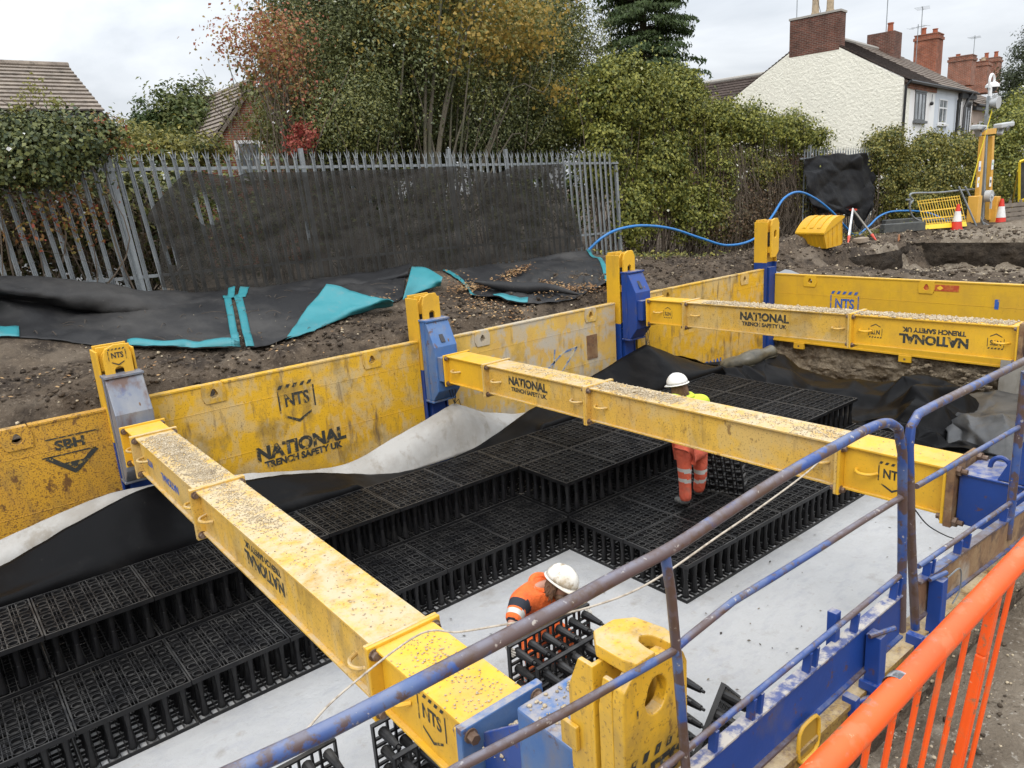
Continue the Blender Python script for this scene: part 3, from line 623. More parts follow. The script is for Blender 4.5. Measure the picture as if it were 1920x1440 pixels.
mb.box(X2-.22, X2+.22, 1.42, 1.497, 1.0, 2.65); mb.build('ram_body', BLUE, s2, bevel=.006)
mb = MB(); mb.tube([V(X2+.05, 1.86+.07*math.cos(a), 2.10+.09*math.sin(a)) for a in [math.pi*i/10 for i in range(11)]], .018, 8); mb.build('lifting_bow', BLUE, s2, smooth=True)
# near slide rail post with big eye
t = thing('slide_rail_post', 'large yellow post head with a round eye hole in the foreground', 'trench post', (1.8, 1.6, -.1))
X = 1.675; zt = 2.90
fx = lambda u, v, d: V(X+d, u, v)
mb = MB(); n = 24; hz = 2.725; out = []; hole = []
P = [(-.165, 1.3), (.165, 1.3), (.165, zt-.10), (.10, zt-.035), (-.10, zt-.035), (-.165, zt-.10)]
for k in range(n):
    a = 2*math.pi*k/n+.04; dx, dy = math.cos(a), math.sin(a); best = 9
    for i in range(6):
        x1, y1 = P[i]; x2, y2 = P[(i+1) % 6]; y1 -= hz; y2 -= hz; den = dx*(y2-y1)-dy*(x2-x1)
        if abs(den) < 1e-9: continue
        tt = (x1*(y2-y1)-y1*(x2-x1))/den; uu = (x1*dy-y1*dx)/den
        if tt > 0 and -1e-6 <= uu <= 1+1e-6: best = min(best, tt)
    out.append((dx*best, hz+dy*best)); hole.append((dx*.055*(1 if dx > 0 else .85)-(.010 if dx < 0 and dy < 0 else 0), hz+dy*.070))
mb.holed(out, hole, lambda u, v, d: V(X+u, 1.44+d, v), 0, .05)
mb.build('outer_plate', Y_HEAD, t, bevel=.006)
mb = MB()
topo = [(X-.20, 1.46), (X+.20, 1.46), (X+.20, 1.72), (X-.20, 1.72)]
# top cap with a slot open to the front
mb.prism([(X-.105, 1.43), (X-.012, 1.43), (X-.012, 1.47), (X-.004, 1.51), (X+.022, 1.53), (X+.05, 1.51), (X+.058, 1.47), (X+.058, 1.43), (X+.105, 1.43), (X+.12, 1.50), (X+.10, 1.62), (X+.04, 1.67), (X-.06, 1.67), (X-.12, 1.60), (X-.12, 1.48)], lambda u, v, d: V(u, v, zt-.05+d-.10*max(0, v-1.6)), 0, .05)
mb.build('top_cap', Y_HEAD, t, bevel=.006)
mb = MB()
for s in (-1, 1):
    mb.prism([(1.70, 1.3), (1.70, 2.02), (1.655, 2.12), (1.655, 2.26), (1.71, 2.36), (1.71, 2.70), (1.655, zt-.065), (1.60, zt-.065), (1.60, 1.3)], lambda u, v, d: V(X+s*.145+d, u, v), -.010, .010)
    mb.prism([(1.56, 1.3), (1.56, zt-.20), (1.535, zt-.075), (1.495, zt-.075), (1.495, 1.3)], lambda u, v, d: V(X+s*.148+d, u, v), -.010, .010)
    mb.prism([(1.66, 2.46), (1.74, 2.46), (1.74, 2.56), (1.66, 2.56)], lambda u, v, d: V(X+s*.166+d, u, v), -.010, .010)
mb.box(X-.165, X+.165, 1.575, 1.595, 1.3, zt-.055); mb.build('side_rib', Y_HEAD, t, bevel=.004)
mb = MB()
for k in range(5):
    x = X-.13+k*.062; mb.add([V(x-.016, 1.437, 2.495), V(x+.010, 1.437, 2.495), V(x+.026, 1.437, 2.53), V(x-.002, 1.437, 2.53)], [(0, 1, 2, 3)])
mb.build('emblem', STENCIL, t); lettering('NTS', .12, frame(V(X, 1.436, 2.425), (1, 0, 0), (0, 0, 1)), STENCIL, t, bold=.045)
lettering('1', .04, frame(V(X-.10, 1.436, 2.70), (1, 0, 0), (0, 0, 1)), STENCIL, t)
# ================================================================ DRAINAGE CRATES
CM, CHH, LX0, LY0 = .90586, .4446, 5.7618, 6.3176     # module, height, lattice origin (inner corner of the step)
PI6 = CM/6
def grid_mb(z0, z1, rings=True, inset=.004, rw=.0034, bh=.012):
    mb = MB(); a = inset; b = CM-inset; cr = .043
    mb.box(a, b, a, a+.014, z0-bh, z1); mb.box(a, b, b-.014, b, z0-bh, z1); mb.box(a, a+.014, a+.0142, b-.0142, z0-bh, z1); mb.box(b-.014, b, a+.0142, b-.0142, z0-bh, z1)
    for k in range(6):
        c = (k+.5)*PI6
        for s in (-1, 1):
            q = c+s*(cr+.003)
            if k == 0 and s < 0 or k == 5 and s > 0: continue
            mb.box(a+.0145, b-.0145, q-rw, q+rw, z0, z1-.0015); mb.box(q-rw, q+rw, a+.0145, b-.0145, z0+.001, z1-.0027)
        if k < 5 and rings:
            q = (k+1)*PI6
            mb.box(a+.0145, b-.0145, q-.0025, q+.0025, z0+.014, z1-.006); mb.box(q-.0025, q+.0025, a+.0145, b-.0145, z0+.015, z1-.0072)
    if rings:
        n = 14
        for i in range(6):
            for j in range(6):
                cx, cy = (i+.5)*PI6, (j+.5)*PI6; o = len(mb.v)
                for r, z in ((cr+.002, z1+.0008), (cr-.0045, z1+.0008), (cr-.006, z0)):
                    for k in range(n): t = 2*math.pi*k/n; mb.v.append((cx+r*math.cos(t), cy+r*math.sin(t), z))
                for q in range(2):
                    for k in range(n):
                        k2 = (k+1) % n; mb.f.append((o+q*n+k, o+q*n+k2, o+(q+1)*n+k2, o+(q+1)*n+k)); mb.m.append(0)
                if (i*7+j*3) % 4 == 1: mb.box(cx+cr+.008, cx+cr+.045, cy-.02, cy-.013, z0, z1-.004); mb.box(cx+cr+.02, cx+cr+.027, cy-.0125, cy+.03, z0, z1-.0045)
    return mb
def pillar_mb(mb, cx, cy, z0, z1, half=False):
    prof = [(z0, .037), (z0+.02, .036), ((z0+z1)/2-.006, .0205), ((z0+z1)/2, .023), ((z0+z1)/2+.006, .0205), (z1-.02, .036), (z1, .037)]
    if half: prof = [(z0, .038), (z0+.02, .037), (z1-.03, .021), (z1-.029, .013), (z1, .011)]
    mb.tube([V(cx, cy, z) for z, r in prof], [r for z, r in prof], 10)
PROTO = {}
def share(key, builder, name):
    if key not in PROTO:
        o = builder().build(name, BLACK_PL, smooth=key[0] == 'p'); PROTO[key] = o.data; bpy.data.objects.remove(o)
    return PROTO[key]
def child(name, data, parent, loc=(0, 0, 0)):
    o = bpy.data.objects.new(name, data); COL.objects.link(o); o.parent = parent; o.location = loc; return o
def one_pillar(half=False):
    mb = MB(); pillar_mb(mb, 0, 0, .028 if not half else 0, CHH-.030 if not half else .235, half); return mb
def block_pillars(skip):
    mb = MB()
    for i in range(6):
        for j in range(6):
            if (i, j) in skip: continue
            pillar_mb(mb, (i+.5)*PI6, (j+.5)*PI6, .028, CHH-.030)
    return mb
top_mesh = share(('t',), lambda: grid_mb(CHH-.034, CHH-.001), 'top_grid'); base_mesh = share(('b',), lambda: grid_mb(.002, .028, rings=False), 'base_grid')
pil_mesh = share(('p1',), one_pillar, 'pillar')
ORD = ['first', 'second', 'third', 'fourth', 'fifth', 'sixth', 'seventh', 'eighth', 'ninth', 'tenth']
def crate(i, j, layer, label, faces=()):
    t = thing('drainage_crate', label, 'drainage crate', (LX0+i*CM, LY0+j*CM, layer*CHH+.001+random.uniform(0, .0015)), 'black drainage crates laid in two layers', random.gauss(0, .0028))
    child('top_grid', top_mesh, t); child('base_grid', base_mesh, t)
    own = set()
    if 'f' in faces: own |= {(k, 0) for k in range(6)}
    if 'l' in faces: own |= {(0, k) for k in range(6)}
    if 'r' in faces: own |= {(5, k) for k in range(6)}
    for a, b in sorted(own): child('pillar', pil_mesh, t, ((a+.5)*PI6-(0.012 if False else 0), (b+.5)*PI6, 0))
    key = ('pb', tuple(sorted(own)))
    c = child('inner_pillars', share(key, lambda: block_pillars(own), 'inner_pillars'), t)
for i in range(-8, 0):
    crate(i, 0, 0, 'lower layer crate along the front of the long strip, %s from the step corner' % ORD[-i-1], 'f')
    crate(i, 1, 0, 'lower layer crate under the upper strip, %s from the step corner' % ORD[-i-1])
    crate(i, 1, 1, 'upper layer crate of the strip against the membrane, %s from the step corner' % ORD[-i-1], 'f')
for i in range(0, 6):
    crate(i, -2, 0, 'lower layer crate in the outermost row on the wide part, %s from its near corner' % ORD[i], 'fl' if i == 0 else 'fr' if i == 5 else 'f')
    crate(i, -1, 0, 'lower layer crate in the row where the worker stands, %s from the step' % ORD[i], 'l' if i == 0 else 'r' if i == 5 else '')
    if i < 5: crate(i, 0, 0, 'lower layer crate buried under the upper block, %s from the step' % ORD[i])
    crate(i, 0, 1, 'upper layer crate in the front row of the upper block, %s from its corner' % ORD[i], ('fl' if i == 0 else 'fr' if i == 5 else 'f') if i < 4 or i == 5 else '')
    crate(i, 1, 1, 'upper layer crate in the back row of the upper block, %s from the membrane peak' % ORD[i])
for i in (4, 5): crate(i, -1, 1, 'upper layer crate jutting forward behind the middle strut, %s' % ('inner one' if i == 4 else 'end one'), 'f' if i == 4 else 'fr')
# separate half crates: grid with bare cone pillars
hp = share(('ph',), lambda: one_pillar(True), 'pillar'); hg = share(('hg',), lambda: grid_mb(-.024, -.001, rings=False, rw=.0085, bh=.014), 'grid_plate')
def half_crate(label, mw):
    t = thing('half_crate', label, 'half crate', (0, 0, 0), 'loose half crates with bare pillars'); t.matrix_world = mw
    child('grid_plate', hg, t)
    for i in range(6):
        for j in range(6):
            child('pillar', hp, t, ((i+.5)*PI6, (j+.5)*PI6, -.002))
    return t
def stand(x, y, z=.0, tilt=0, roll=0, ry=0, lean=0):
    """plate standing on edge: local x -> +X, local y -> up, pillars toward -Y"""
    b = Matrix(((1, 0, 0, 0), (0, 0, -1, 0), (0, 1, 0, 0), (0, 0, 0, 1)))
    return Matrix.Translation((x, y, z)) @ Matrix.Rotation(math.radians(ry), 4, 'Z') @ Matrix.Rotation(math.radians(lean), 4, 'X') @ Matrix.Rotation(math.radians(roll), 4, 'Y') @ b
half_crate('upright half crate gripped by the worker in the orange hoodie', stand(3.11, 4.18, .0))
half_crate('upright half crate standing just in front of the one being gripped', stand(3.085, 3.80, .0))
half_crate('upright half crate on the white sheet directly below the nearest strut', stand(1.855, 4.13, .0))
half_crate('half crate leaning closest to the camera under the nearest strut', stand(1.81, 3.76, .0))
half_crate('half crate poking up under the railing left of the nearest strut', stand(.72, 4.2, .0))
_d = ray(1335, 1335).normalized(); _rr = (RGT-_d*RGT.dot(_d)).normalized(); _uu = _rr.cross(_d); _e = (-_rr*.46-_uu*.88).normalized(); _n = (_rr*.88-_uu*.46-_d*.16).normalized(); _n = (_n-_e*_n.dot(_e)).normalized(); _y = _n.cross(_e)
_o = atz(1362, 1282, .80)
if _y.dot(_d) < 0: _e, _y, _o = -_e, -_y, _o+_e*CM
_m = Matrix((_e, _y, _n)).transposed().to_4x4(); _m.translation = _o
half_crate('half crate tipped up on edge behind the blue toe board', _m)
half_crate('half crate lying behind the yellow post head', stand(3.00, 3.08, .0, ry=0))
# half crate leaning beside the standing worker, its pillars toward the far end
b = Matrix(((0, 0, 1, 0), (1, 0, 0, 0), (0, 1, 0, 0), (0, 0, 0, 1)))
half_crate('half crate held upright beside the worker in red trousers', Matrix.Translation((7.72, 5.10, CHH+.012)) @ Matrix.Rotation(math.radians(-12), 4, 'Y') @ Matrix.Rotation(math.radians(14), 4, 'Z') @ b @ Matrix.Diagonal((.8, .8, 1, 1)))
# ================================================================ LINERS
def cloth(name, rows, nu, nv, amp, s, mat, label, seed=0, thick=.006, along=None, cat='membrane', wr=True, group=None):
    G = loft(rows, nu, nv)
    if wr: G = wrinkle(G, amp, s, seed, along)
    o = gridmesh(G).build(name, mat, smooth=True, solid=thick); tag(o, label, cat, group); return o
zt = CHH*2+.005
def edge(pts, Y): return [aty(x, y, Y) for x, y in pts]
top = [V(-1.6, 8.80, .55)]+edge([(0, 1062), (150, 976), (290, 910), (430, 904), (560, 888), (740, 886)], 8.72)+edge([(870, 850), (1000, 765), (1080, 723)], 8.80)+[aty(1210, 645, 8.98)]+edge([(1270, 668), (1330, 692)], 8.85)+[aty(1385, 716, 8.6)]
top = lin(catmull(top[:9], 40)+top[9:], 90)
mid = []; bot = []; low = []
for k, p in enumerate(top):
    u = k/(len(top)-1); by = 8.17
    d = .10+.16*max(0, math.sin(u*9.0))
    mid.append(V(p.x, by+(p.y-by)*.30-.0, zt+(p.z-zt)*.42 if p.z > zt else zt-.08))
    bot.append(V(p.x, by-.02, zt+.012)); low.append(V(p.x, by+.06, zt-.42))
    if p.z < zt: mid[-1].z = max(p.z-.06, .55); mid[-1].y = 8.22; bot[-1].z = mid[-1].z-.1; bot[-1].y = 8.16
o = cloth('membrane_sheet', [top, mid, bot, low], 240, 30, .022, 1.4, MEMBRANE, 'black membrane hung along the long wall, pulled up to a peak', seed=2)
# white fleece folded over behind it
wt = [V(-1.6, 9.3, .75)]+edge([(0, 1013), (220, 922), (440, 890), (640, 872), (750, 814), (853, 755), (905, 772), (960, 776)], 9.12)+[aty(1010, 770, 9.2)]
wt = lin(catmull(wt[:6], 30)+wt[6:], 80)
wm = [V(p.x+.02, 8.92, p.z-.16) for p in wt]; wb = [V(p.x, 8.80, min(p.z-.35, .62)) for p in wt]
cloth('fleece_sheet', [wt, wm, wb], 220, 26, .030, 1.5, GEOTEX_OLD, 'grey white fleece draped below the wall, pulled to a point under the blue housing', seed=5, along=(1.2, 1, .8), cat='fabric sheet')
for nm, p0, p1, lab in (('cord', aty(842, 712, 9.1), aty(853, 757, 9.1), 'knotted cord tying the fleece to the middle strut housing'), ('cord', aty(1213, 607, 9.1), aty(1211, 648, 8.98), 'knotted cord tying the membrane peak to the far strut housing')):
    mb = MB()
    for k in range(3): mb.tube(catmull([p0+V(.03*(k-1), 0, 0), (p0+p1)/2+V(.05*(k-1), -.02, 0), p1], 8), .006, 5)
    mb.tube([p1+V(-.02, -.01, .0), p1+V(.05, -.04, .07), p1+V(.08, -.03, -.03)], .006, 5); tag(mb.build(nm, RUBBER, smooth=True), lab, 'cord')
# far membrane, rolled lip, crumpled heap on the right
A1 = [aty(1255, 668, 9.2), aty(1330, 690, 9.0), atx(1400, 688, 12.8), atx(1452, 655, 13.4), atx(1500, 690, 13.6), atx(1560, 711, 13.6), atx(1640, 716, 13.6), atx(1685, 716, 13.5), atx(1722, 701, 13.4), atx(1770, 715, 13.5), atx(1820, 745, 13.6), atx(1862, 790, 13.7), atx(1900, 802, 13.9), V(14.2, 3.3, .1)]
A2 = [V(11.9, 8.7, .75), V(12.1, 8.4, .72), V(12.25, 8.2, .62), V(12.35, 7.8, .70), V(12.4, 7.3, .45), V(12.45, 6.8, .32), V(12.4, 6.2, .28), V(12.5, 5.7, .30), V(12.5, 5.3, .55), V(12.6, 4.9, .60), V(12.7, 4.5, .35), V(12.9, 4.1, .22), V(13.1, 3.7, .12), V(13.3, 3.1, .08)]
A3 = [V(11.6, 8.3, .87), V(11.75, 8.05, .80), V(11.8, 7.7, .55), V(11.75, 7.2, .38), V(11.7, 6.8, .2), V(11.7, 6.3, .15), V(11.7, 5.9, .13), V(11.7, 5.5, .18), V(11.8, 5.1, .30), V(11.9, 4.75, .34), V(12.0, 4.4, .18), V(12.1, 4.0, .30), V(12.3, 3.5, .20), V(12.5, 2.9, .07)]
A4 = [V(11.35, 8.15, .55), V(11.45, 7.8, .4), V(11.42, 7.4, .3), V(11.40, 6.9, .2), V(11.38, 6.5, .1), V(11.36, 6.0, .06), V(11.35, 5.6, .06), V(11.35, 5.2, .07), V(11.4, 4.8, .12), V(11.4, 4.5, .10), V(11.35, 4.15, .30), V(11.3, 3.8, .36), V(11.4, 3.3, .30), V(11.6, 2.8, .06)]
o = gridmesh(crumple([A1, A2, A3, A4], 24, 11, 6, .095, 11)).build('membrane_sheet', MEMBRANE, smooth=True, solid=.006); tag(o, 'crumpled black membrane heaped at the far end of the pit', 'membrane')
B1 = [V(14.1, 5.4, .12), V(14.3, 4.6, .42), V(14.4, 3.9, .45), V(14.6, 3.2, .5)]; B2 = [V(13.2, 5.2, .25), V(13.1, 4.5, .33), V(13.1, 3.8, .42), V(13.2, 3.1, .4)]; B3 = [V(12.2, 4.5, .30), V(12.0, 3.9, .52), V(11.9, 3.3, .6), V(11.9, 2.7, .45)]; B4 = [V(11.25, 3.95, .06), V(11.1, 3.6, .08), V(10.9, 3.2, .08), V(10.9, 2.6, .06)]
o = gridmesh(crumple([B1, B2, B3, B4], 9, 8, 7, .08, 24)).build('membrane_sheet', MEMBRANE_GREY, smooth=True, solid=.006); tag(o, 'dusty grey sheet of membrane folded beside the blue ram', 'membrane')
tb = MB(); ax = catmull([aty(1357, 694, 8.75), atx(1398, 676, 12.5), atx(1448, 658, 13.2)], 26); nseg = 30; Gt = []
for k, p in enumerate(ax):
    d = (ax[min(k+1, 25)]-ax[max(k-1, 0)]).normalized(); a = d.cross(V(0, 0, 1)).normalized(); bb = a.cross(d); r = .21+.02*math.sin(k*.5)-(.08*(k/25))
    Gt.append([p+(a*math.cos(t)+bb*math.sin(t)*.85)*(r+.025*t/6) for t in [2*math.pi*1.12*q/nseg-1.3 for q in range(nseg+1)]])
o = gridmesh(wrinkle(Gt, .02, 3)).build('membrane_roll', M('olive_grey_membrane', (.075, .066, .045), [((.14, .125, .09), 3, .45, .65, .7, None), ((.02, .02, .018), 5, .52, .66, .7, None)], rough=.4, bump=(4, .2, .04)), smooth=True, solid=.008); tag(o, 'olive grey rolled lip of membrane gaping open below the blue lettering', 'membrane')
# tools on the membrane
t = thing('hand_tool', 'blue and yellow power tool lying beside the upper crates', 'power tool', (11.75, 5.45, .2))
mb = MB(); mb.box(11.7, 12.25, 5.25, 5.42, .24, .36); mb.box(12.0, 12.2, 5.20, 5.25, .25, .33); mb.build('case', BLUE, t, bevel=.02)
mb = MB(); mb.cyl((11.55, 5.42, .28), (11.68, 5.40, .30), .07); mb.sphere((11.5, 5.42, .28), .07); mb.cyl((11.6, 5.5, .2), (11.55, 5.46, .3), .03); mb.build('handle', Y_NEW, t, smooth=True)
mb = MB(); mb.bar((11.7, 5.2, .17), (12.35, 4.95, .2), .18, .03); tag(mb.build('timber_board', M('brown_timber', (.10, .065, .04), [((.18, .12, .08), 6, .4, .6, .8, (1, 6, 1))], rough=.8)), 'short brown board lying on the black membrane', 'board')
# ================================================================ WORKERS
def skin(name, J, bones, mats, parent=None, sub=2, pick=None, root=None):
    names = list(J); idx = {n: k for k, n in enumerate(names)}
    me = bpy.data.meshes.new(name); me.from_pydata([tuple(J[n][0]) for n in names], [(idx[a], idx[b]) for a, b in bones], [])
    o = bpy.data.objects.new(name, me); COL.objects.link(o)
    o.modifiers.new('k', 'SKIN'); sv = me.skin_vertices[0].data
    for n in names:
        r = J[n][1]; sv[idx[n]].radius = r if isinstance(r, tuple) else (r, r)
        sv[idx[n]].use_root = (n == (root or names[0]))
    ss = o.modifiers.new('s', 'SUBSURF'); ss.levels = sub; ss.render_levels = sub
    ev = bpy.data.meshes.new_from_object(o.evaluated_get(bpy.context.evaluated_depsgraph_get())); ev.name = name
    bpy.data.objects.remove(o)
    ev.materials.clear(); mats = mats if isinstance(mats, list) else [mats]
    for x in mats: ev.materials.append(x)
    ev.polygons.foreach_set('use_smooth', [True]*len(ev.polygons))
    if pick:
        for p in ev.polygons: p.material_index = pick(p.center)
    q = bpy.data.objects.new(name, ev); COL.objects.link(q)
    if parent is not None: q.parent = parent; q.matrix_parent_inverse = parent.matrix_world.inverted()
    return q
SKINM = M('skin', (.42, .22, .15), [((.34, .15, .10), 12, .45, .65, .6, None)], rough=.55)
HAIR = M('brown_hair', (.085, .045, .026), [((.15, .085, .045), 30, .4, .6, .8, None)], rough=.6)
HIVO = M('orange_hi_vis', (.85, .15, .025), [((.58, .10, .02), 5, .45, .62, .8, None), ((.42, .16, .06), 9, .58, .68, .6, None)], rough=.8, bump=(8, .9, .05))
TROU = M('faded_red_orange_trousers', (.72, .13, .065), [((.52, .10, .06), 4, .42, .64, .8, None), ((.40, .22, .16), 7, .56, .7, .5, None)], rough=.85, bump=(8, .9, .05))
HIVY = M('yellow_hi_vis', (.55, .66, .04), [((.40, .5, .04), 5, .45, .65, .7, None)], rough=.75, bump=(14, .35, .02))
NAVY = M('navy_cloth', (.018, .02, .03), rough=.85)
REFL = M('reflective_tape', (.52, .53, .50), [((.40, .39, .35), 8, .45, .65, .7, None)], rough=.4)
HELM = M('white_helmet', (.72, .71, .68), [((.62, .58, .5), 5, .5, .66, .6, None)], rough=.3)
HELMD = M('muddy_white_helmet', (.70, .68, .62), [((.26, .19, .11), 11, .52, .62, .85, None), ((.45, .36, .24), 4, .52, .66, .7, None)], rough=.4)
GLOVE = M('grey_glove', (.47, .45, .41), [((.28, .25, .21), 20, .45, .62, .7, None)], rough=.85)
BOOT = M('dusty_boot', (.10, .10, .095), [((.2, .19, .17), 9, .45, .65, .7, None)], rough=.8)
def hard_hat(c, up, fwd, parent, mat, r=.135):
    up = Vector(up).normalized(); fwd = Vector(fwd); fwd = (fwd-up*fwd.dot(up)).normalized(); rt = fwd.cross(up); c = Vector(c)
    mb = MB(); n = 24; rings = 8; o = 0
    for i in range(rings+1):
        a = math.pi/2*i/rings
        for k in range(n):
            t = 2*math.pi*k/n; w = math.cos(a)*r; ridge = .006*max(0, math.cos(2*t))**6*math.sin(2*a)
            mb.v.append(tuple(c+fwd*(w*1.14*math.cos(t))+rt*(w*.95*math.sin(t))+up*(math.sin(a)*r*.98+ridge)))
    for i in range(rings):
        for k in range(n):
            k2 = (k+1) % n; mb.f.append((i*n+k, i*n+k2, (i+1)*n+k2, (i+1)*n+k)); mb.m.append(0)
    mb.build('hard_hat', mat, parent, smooth=True, solid=.006)
    h = parent.children[-1]
    mb = MB(); o = 0
    for rr in (1.0, 1.12):
        for k in range(n):
            t = 2*math.pi*k/n; f = max(0, math.cos(t)); e = r*(1+(rr-1)*(1+2.6*f**2))
            mb.v.append(tuple(c+fwd*(e*1.14*math.cos(t))+rt*(e*.95*math.sin(t))-up*(.004+(.012 if rr > 1 else 0)*(1+f))))
    for k in range(n): mb.f.append((k, (k+1) % n, n+(k+1) % n, n+k)); mb.m.append(0)
    mb.build('brim', mat, h, smooth=True, solid=.005)
    return h
def hand(name, wrist, direction, palm_n, parent, mat, curl=.9, thumb=1):
    """palm with four unequal bent fingers and a thumb leaving the side of the palm"""
    d = Vector(direction).normalized(); n = Vector(palm_n); n = (n-d*n.dot(d)).normalized(); s = d.cross(n)
    J = {'w': (Vector(wrist), .026)}; B = []
    J['p'] = (Vector(wrist)+d*.055, (.036, .02)); B.append(('w', 'p'))
    for k, (off, ln) in enumerate(((-.030, .062), (-.010, .074), (.010, .070), (.029, .054))):
        p = Vector(wrist)+d*.085+s*off; J['k%d' % k] = (p, .0105); B.append(('p', 'k%d' % k))
        dd = d; q = p
        for z in range(3):
            an = curl*(.45+.42*z); dd = d*math.cos(an)+n*math.sin(an); q = q+dd*ln*(.42, .32, .26)[z]; J['f%d%d' % (k, z)] = (q, (.0095, .009, .008)[z]); B.append((('k%d' % k) if z == 0 else 'f%d%d' % (k, z-1), 'f%d%d' % (k, z)))
    a = Vector(wrist)+d*.035-s*.032*thumb+n*.008; b_ = a+(d*.6-s*.6*thumb+n*.35).normalized()*.035; c_ = b_+(d*.75+n*.55-s*.15*thumb).normalized()*.03
    J['t0'] = (a, .012); J['t1'] = (b_, .0105); J['t2'] = (c_, .0085); B += [('w', 't0'), ('t0', 't1'), ('t1', 't2')]
    return skin(name, J, B, mat, parent, sub=1)
def head(c, up, fwd, parent, hair_len=.1, beard=False):
    up = Vector(up).normalized(); fwd = Vector(fwd); fwd = (fwd-up*fwd.dot(up)).normalized(); rt = fwd.cross(up); c = Vector(c)
    fn = lambda f, r, u: c+fwd*f+rt*r+up*u
    mb = MB(); n = 20; m_ = 14
    for i in range(m_+1):
        a = -math.pi/2+math.pi*i/m_
        for k in range(n):
            t = 2*math.pi*k/n; x = math.cos(a)*math.cos(t); y = math.cos(a)*math.sin(t); z = math.sin(a)
            jaw = 1-.22*max(0, -z)
            mb.v.append(tuple(fn(x*.098*jaw+(.012 if z < 0 and x > 0 else 0), y*.076*jaw, z*.118)))
    for i in range(m_):
        for k in range(n): k2 = (k+1) % n; mb.f.append((i*n+k, i*n+k2, (i+1)*n+k2, (i+1)*n+k)); mb.m.append(0)
    h = mb.build('head', SKINM, parent, smooth=True)
    mb = MB(); mb.tube([fn(.092, 0, .03), fn(.118, 0, -.012), fn(.10, 0, -.028)], [.010, .016, .012], 8)
    mb.build('nose', SKINM, h, smooth=True)
    for s in (-1, 1):
        mb = MB(); mb.sphere(fn(.004, s*.078, -.005), .03, 8, 6, sc=(.6, .4, 1)); mb.build('ear', SKINM, h, smooth=True)
        mb = MB(); mb.sphere(fn(.086, s*.032, .022), .013, 8, 6); mb.build('eye', M('eye_white', (.6, .6, .58)), h, smooth=True)
    mb = MB(); mb.tube([fn(.090, -.026, -.055), fn(.099, 0, -.058), fn(.090, .026, -.055)], .006, 6); mb.build('mouth', M('lip', (.3, .12, .1)), h, smooth=True)
    if beard:
        mb = MB(); mb.sphere(fn(.050, 0, -.085), .066, 12, 8, sc=(.9, 1, .75)); mb.build('beard', HAIR, h, smooth=True)
    hv = MB()
    for i in range(340):                                        # strands falling behind the ears and down the neck
        t = random.uniform(math.pi*.42, math.pi*1.58); z = random.uniform(-.03, .06)
        p0 = fn(.102*math.cos(t), .084*math.sin(t), z); p1 = fn(.112*math.cos(t)-.008, .096*math.sin(t), z-hair_len*.5); p2 = fn(.108*math.cos(t)-.012+random.gauss(0, .012), .09*math.sin(t)+random.gauss(0, .012), z-hair_len*random.uniform(.8, 1.2))
        hv.tube([p0, p1, p2], [.009, .008, .002], 4, caps=False)
    hv.build('hair', HAIR, h, smooth=True)
    return h
# ---- worker bending over the gripped half crate
t = thing('person', 'crouching worker in orange hoodie and muddy white hard hat gripping a half crate', 'person', (3.75, 4.6, 0.0), 'construction workers in the pit')
P = lambda x, y, Y: aty(x, y, Y)
pel, wai, che, nek, hd = P(1008, 1178, 4.62), P(1000, 1148, 4.66), P(1002, 1108, 4.62), P(1026, 1095, 4.50), P(1047, 1096, 4.40)
sL, eL, wL = P(977, 1124, 4.52), P(958, 1172, 4.40), P(952, 1206, 4.29); sR, eR, wR = P(1043, 1122, 4.48), P(1068, 1138, 4.36), P(1089, 1134, 4.27)
hL, hR = pel+V(-.12, .0, -.02), pel+V(.13, .02, -.02); aL, aR = V(3.58, 4.62, .1), V(3.98, 4.66, .1); kL, kR = V(3.50, 4.33, .45), V(3.95, 4.34, .46)
J = {'pel': (pel, .11), 'wai': (wai, .10), 'che': (che, .12), 'nek': (nek, .05), 'hd': (hd, .055), 'sL': (sL, .05), 'eL': (eL, .038), 'wL': (wL, .027), 'sR': (sR, .05), 'eR': (eR, .038), 'wR': (wR, .027),
     'hL': (hL, .08), 'kL': (kL, .055), 'aL': (aL, .04), 'hR': (hR, .08), 'kR': (kR, .055), 'aR': (aR, .04), 'tL': (aL+V(.02, -.17, -.06), .035), 'tR': (aR+V(.05, -.17, -.06), .035)}
BB = [('pel', 'wai'), ('wai', 'che'), ('che', 'nek'), ('nek', 'hd'), ('che', 'sL'), ('sL', 'eL'), ('eL', 'wL'), ('che', 'sR'), ('sR', 'eR'), ('eR', 'wR'), ('pel', 'hL'), ('hL', 'kL'), ('kL', 'aL'), ('pel', 'hR'), ('hR', 'kR'), ('kR', 'aR'), ('aL', 'tL'), ('aR', 'tR')]
skin('body', J, BB, SKINM, t)
mlerp = lambda a, b, f: a+(b-a)*f
JJ = {'pel': (pel+V(0, 0, .02), .145), 'wai': (wai, .185), 'che': (che, (.215, .185)), 'nek': (mlerp(che, nek, .75), .095), 'sL': (sL, .112), 'mL': (mlerp(sL, eL, .6), .082), 'cL': (mlerp(sL, eL, .95), .074), 'sR': (sR, .098), 'mR': (mlerp(sR, eR, .6), .068), 'cR': (mlerp(sR, eR, .95), .066)}
JB = [('pel', 'wai'), ('wai', 'che'), ('che', 'nek'), ('che', 'sL'), ('sL', 'mL'), ('mL', 'cL'), ('che', 'sR'), ('sR', 'mR'), ('mR', 'cR')]
def pick1(c):
    for s, e in ((sL, eL), (sR, eR)):
        ax = e-s; f = (c-s).dot(ax)/ax.length_squared; off = (c-s-ax*f).length
        if off < .13:
            if .86 < f < 1.15: return 1
            if .52 < f < .72: return 2
            if .14 < f < .46 and (c-s).x*(1 if s is sR else -1) > -.055: return 1
    ax = che-pel; f = (c-pel).dot(ax)/ax.length_squared
    if .30 < f < .46 and (c-pel).length < .5: return 2
    return 0
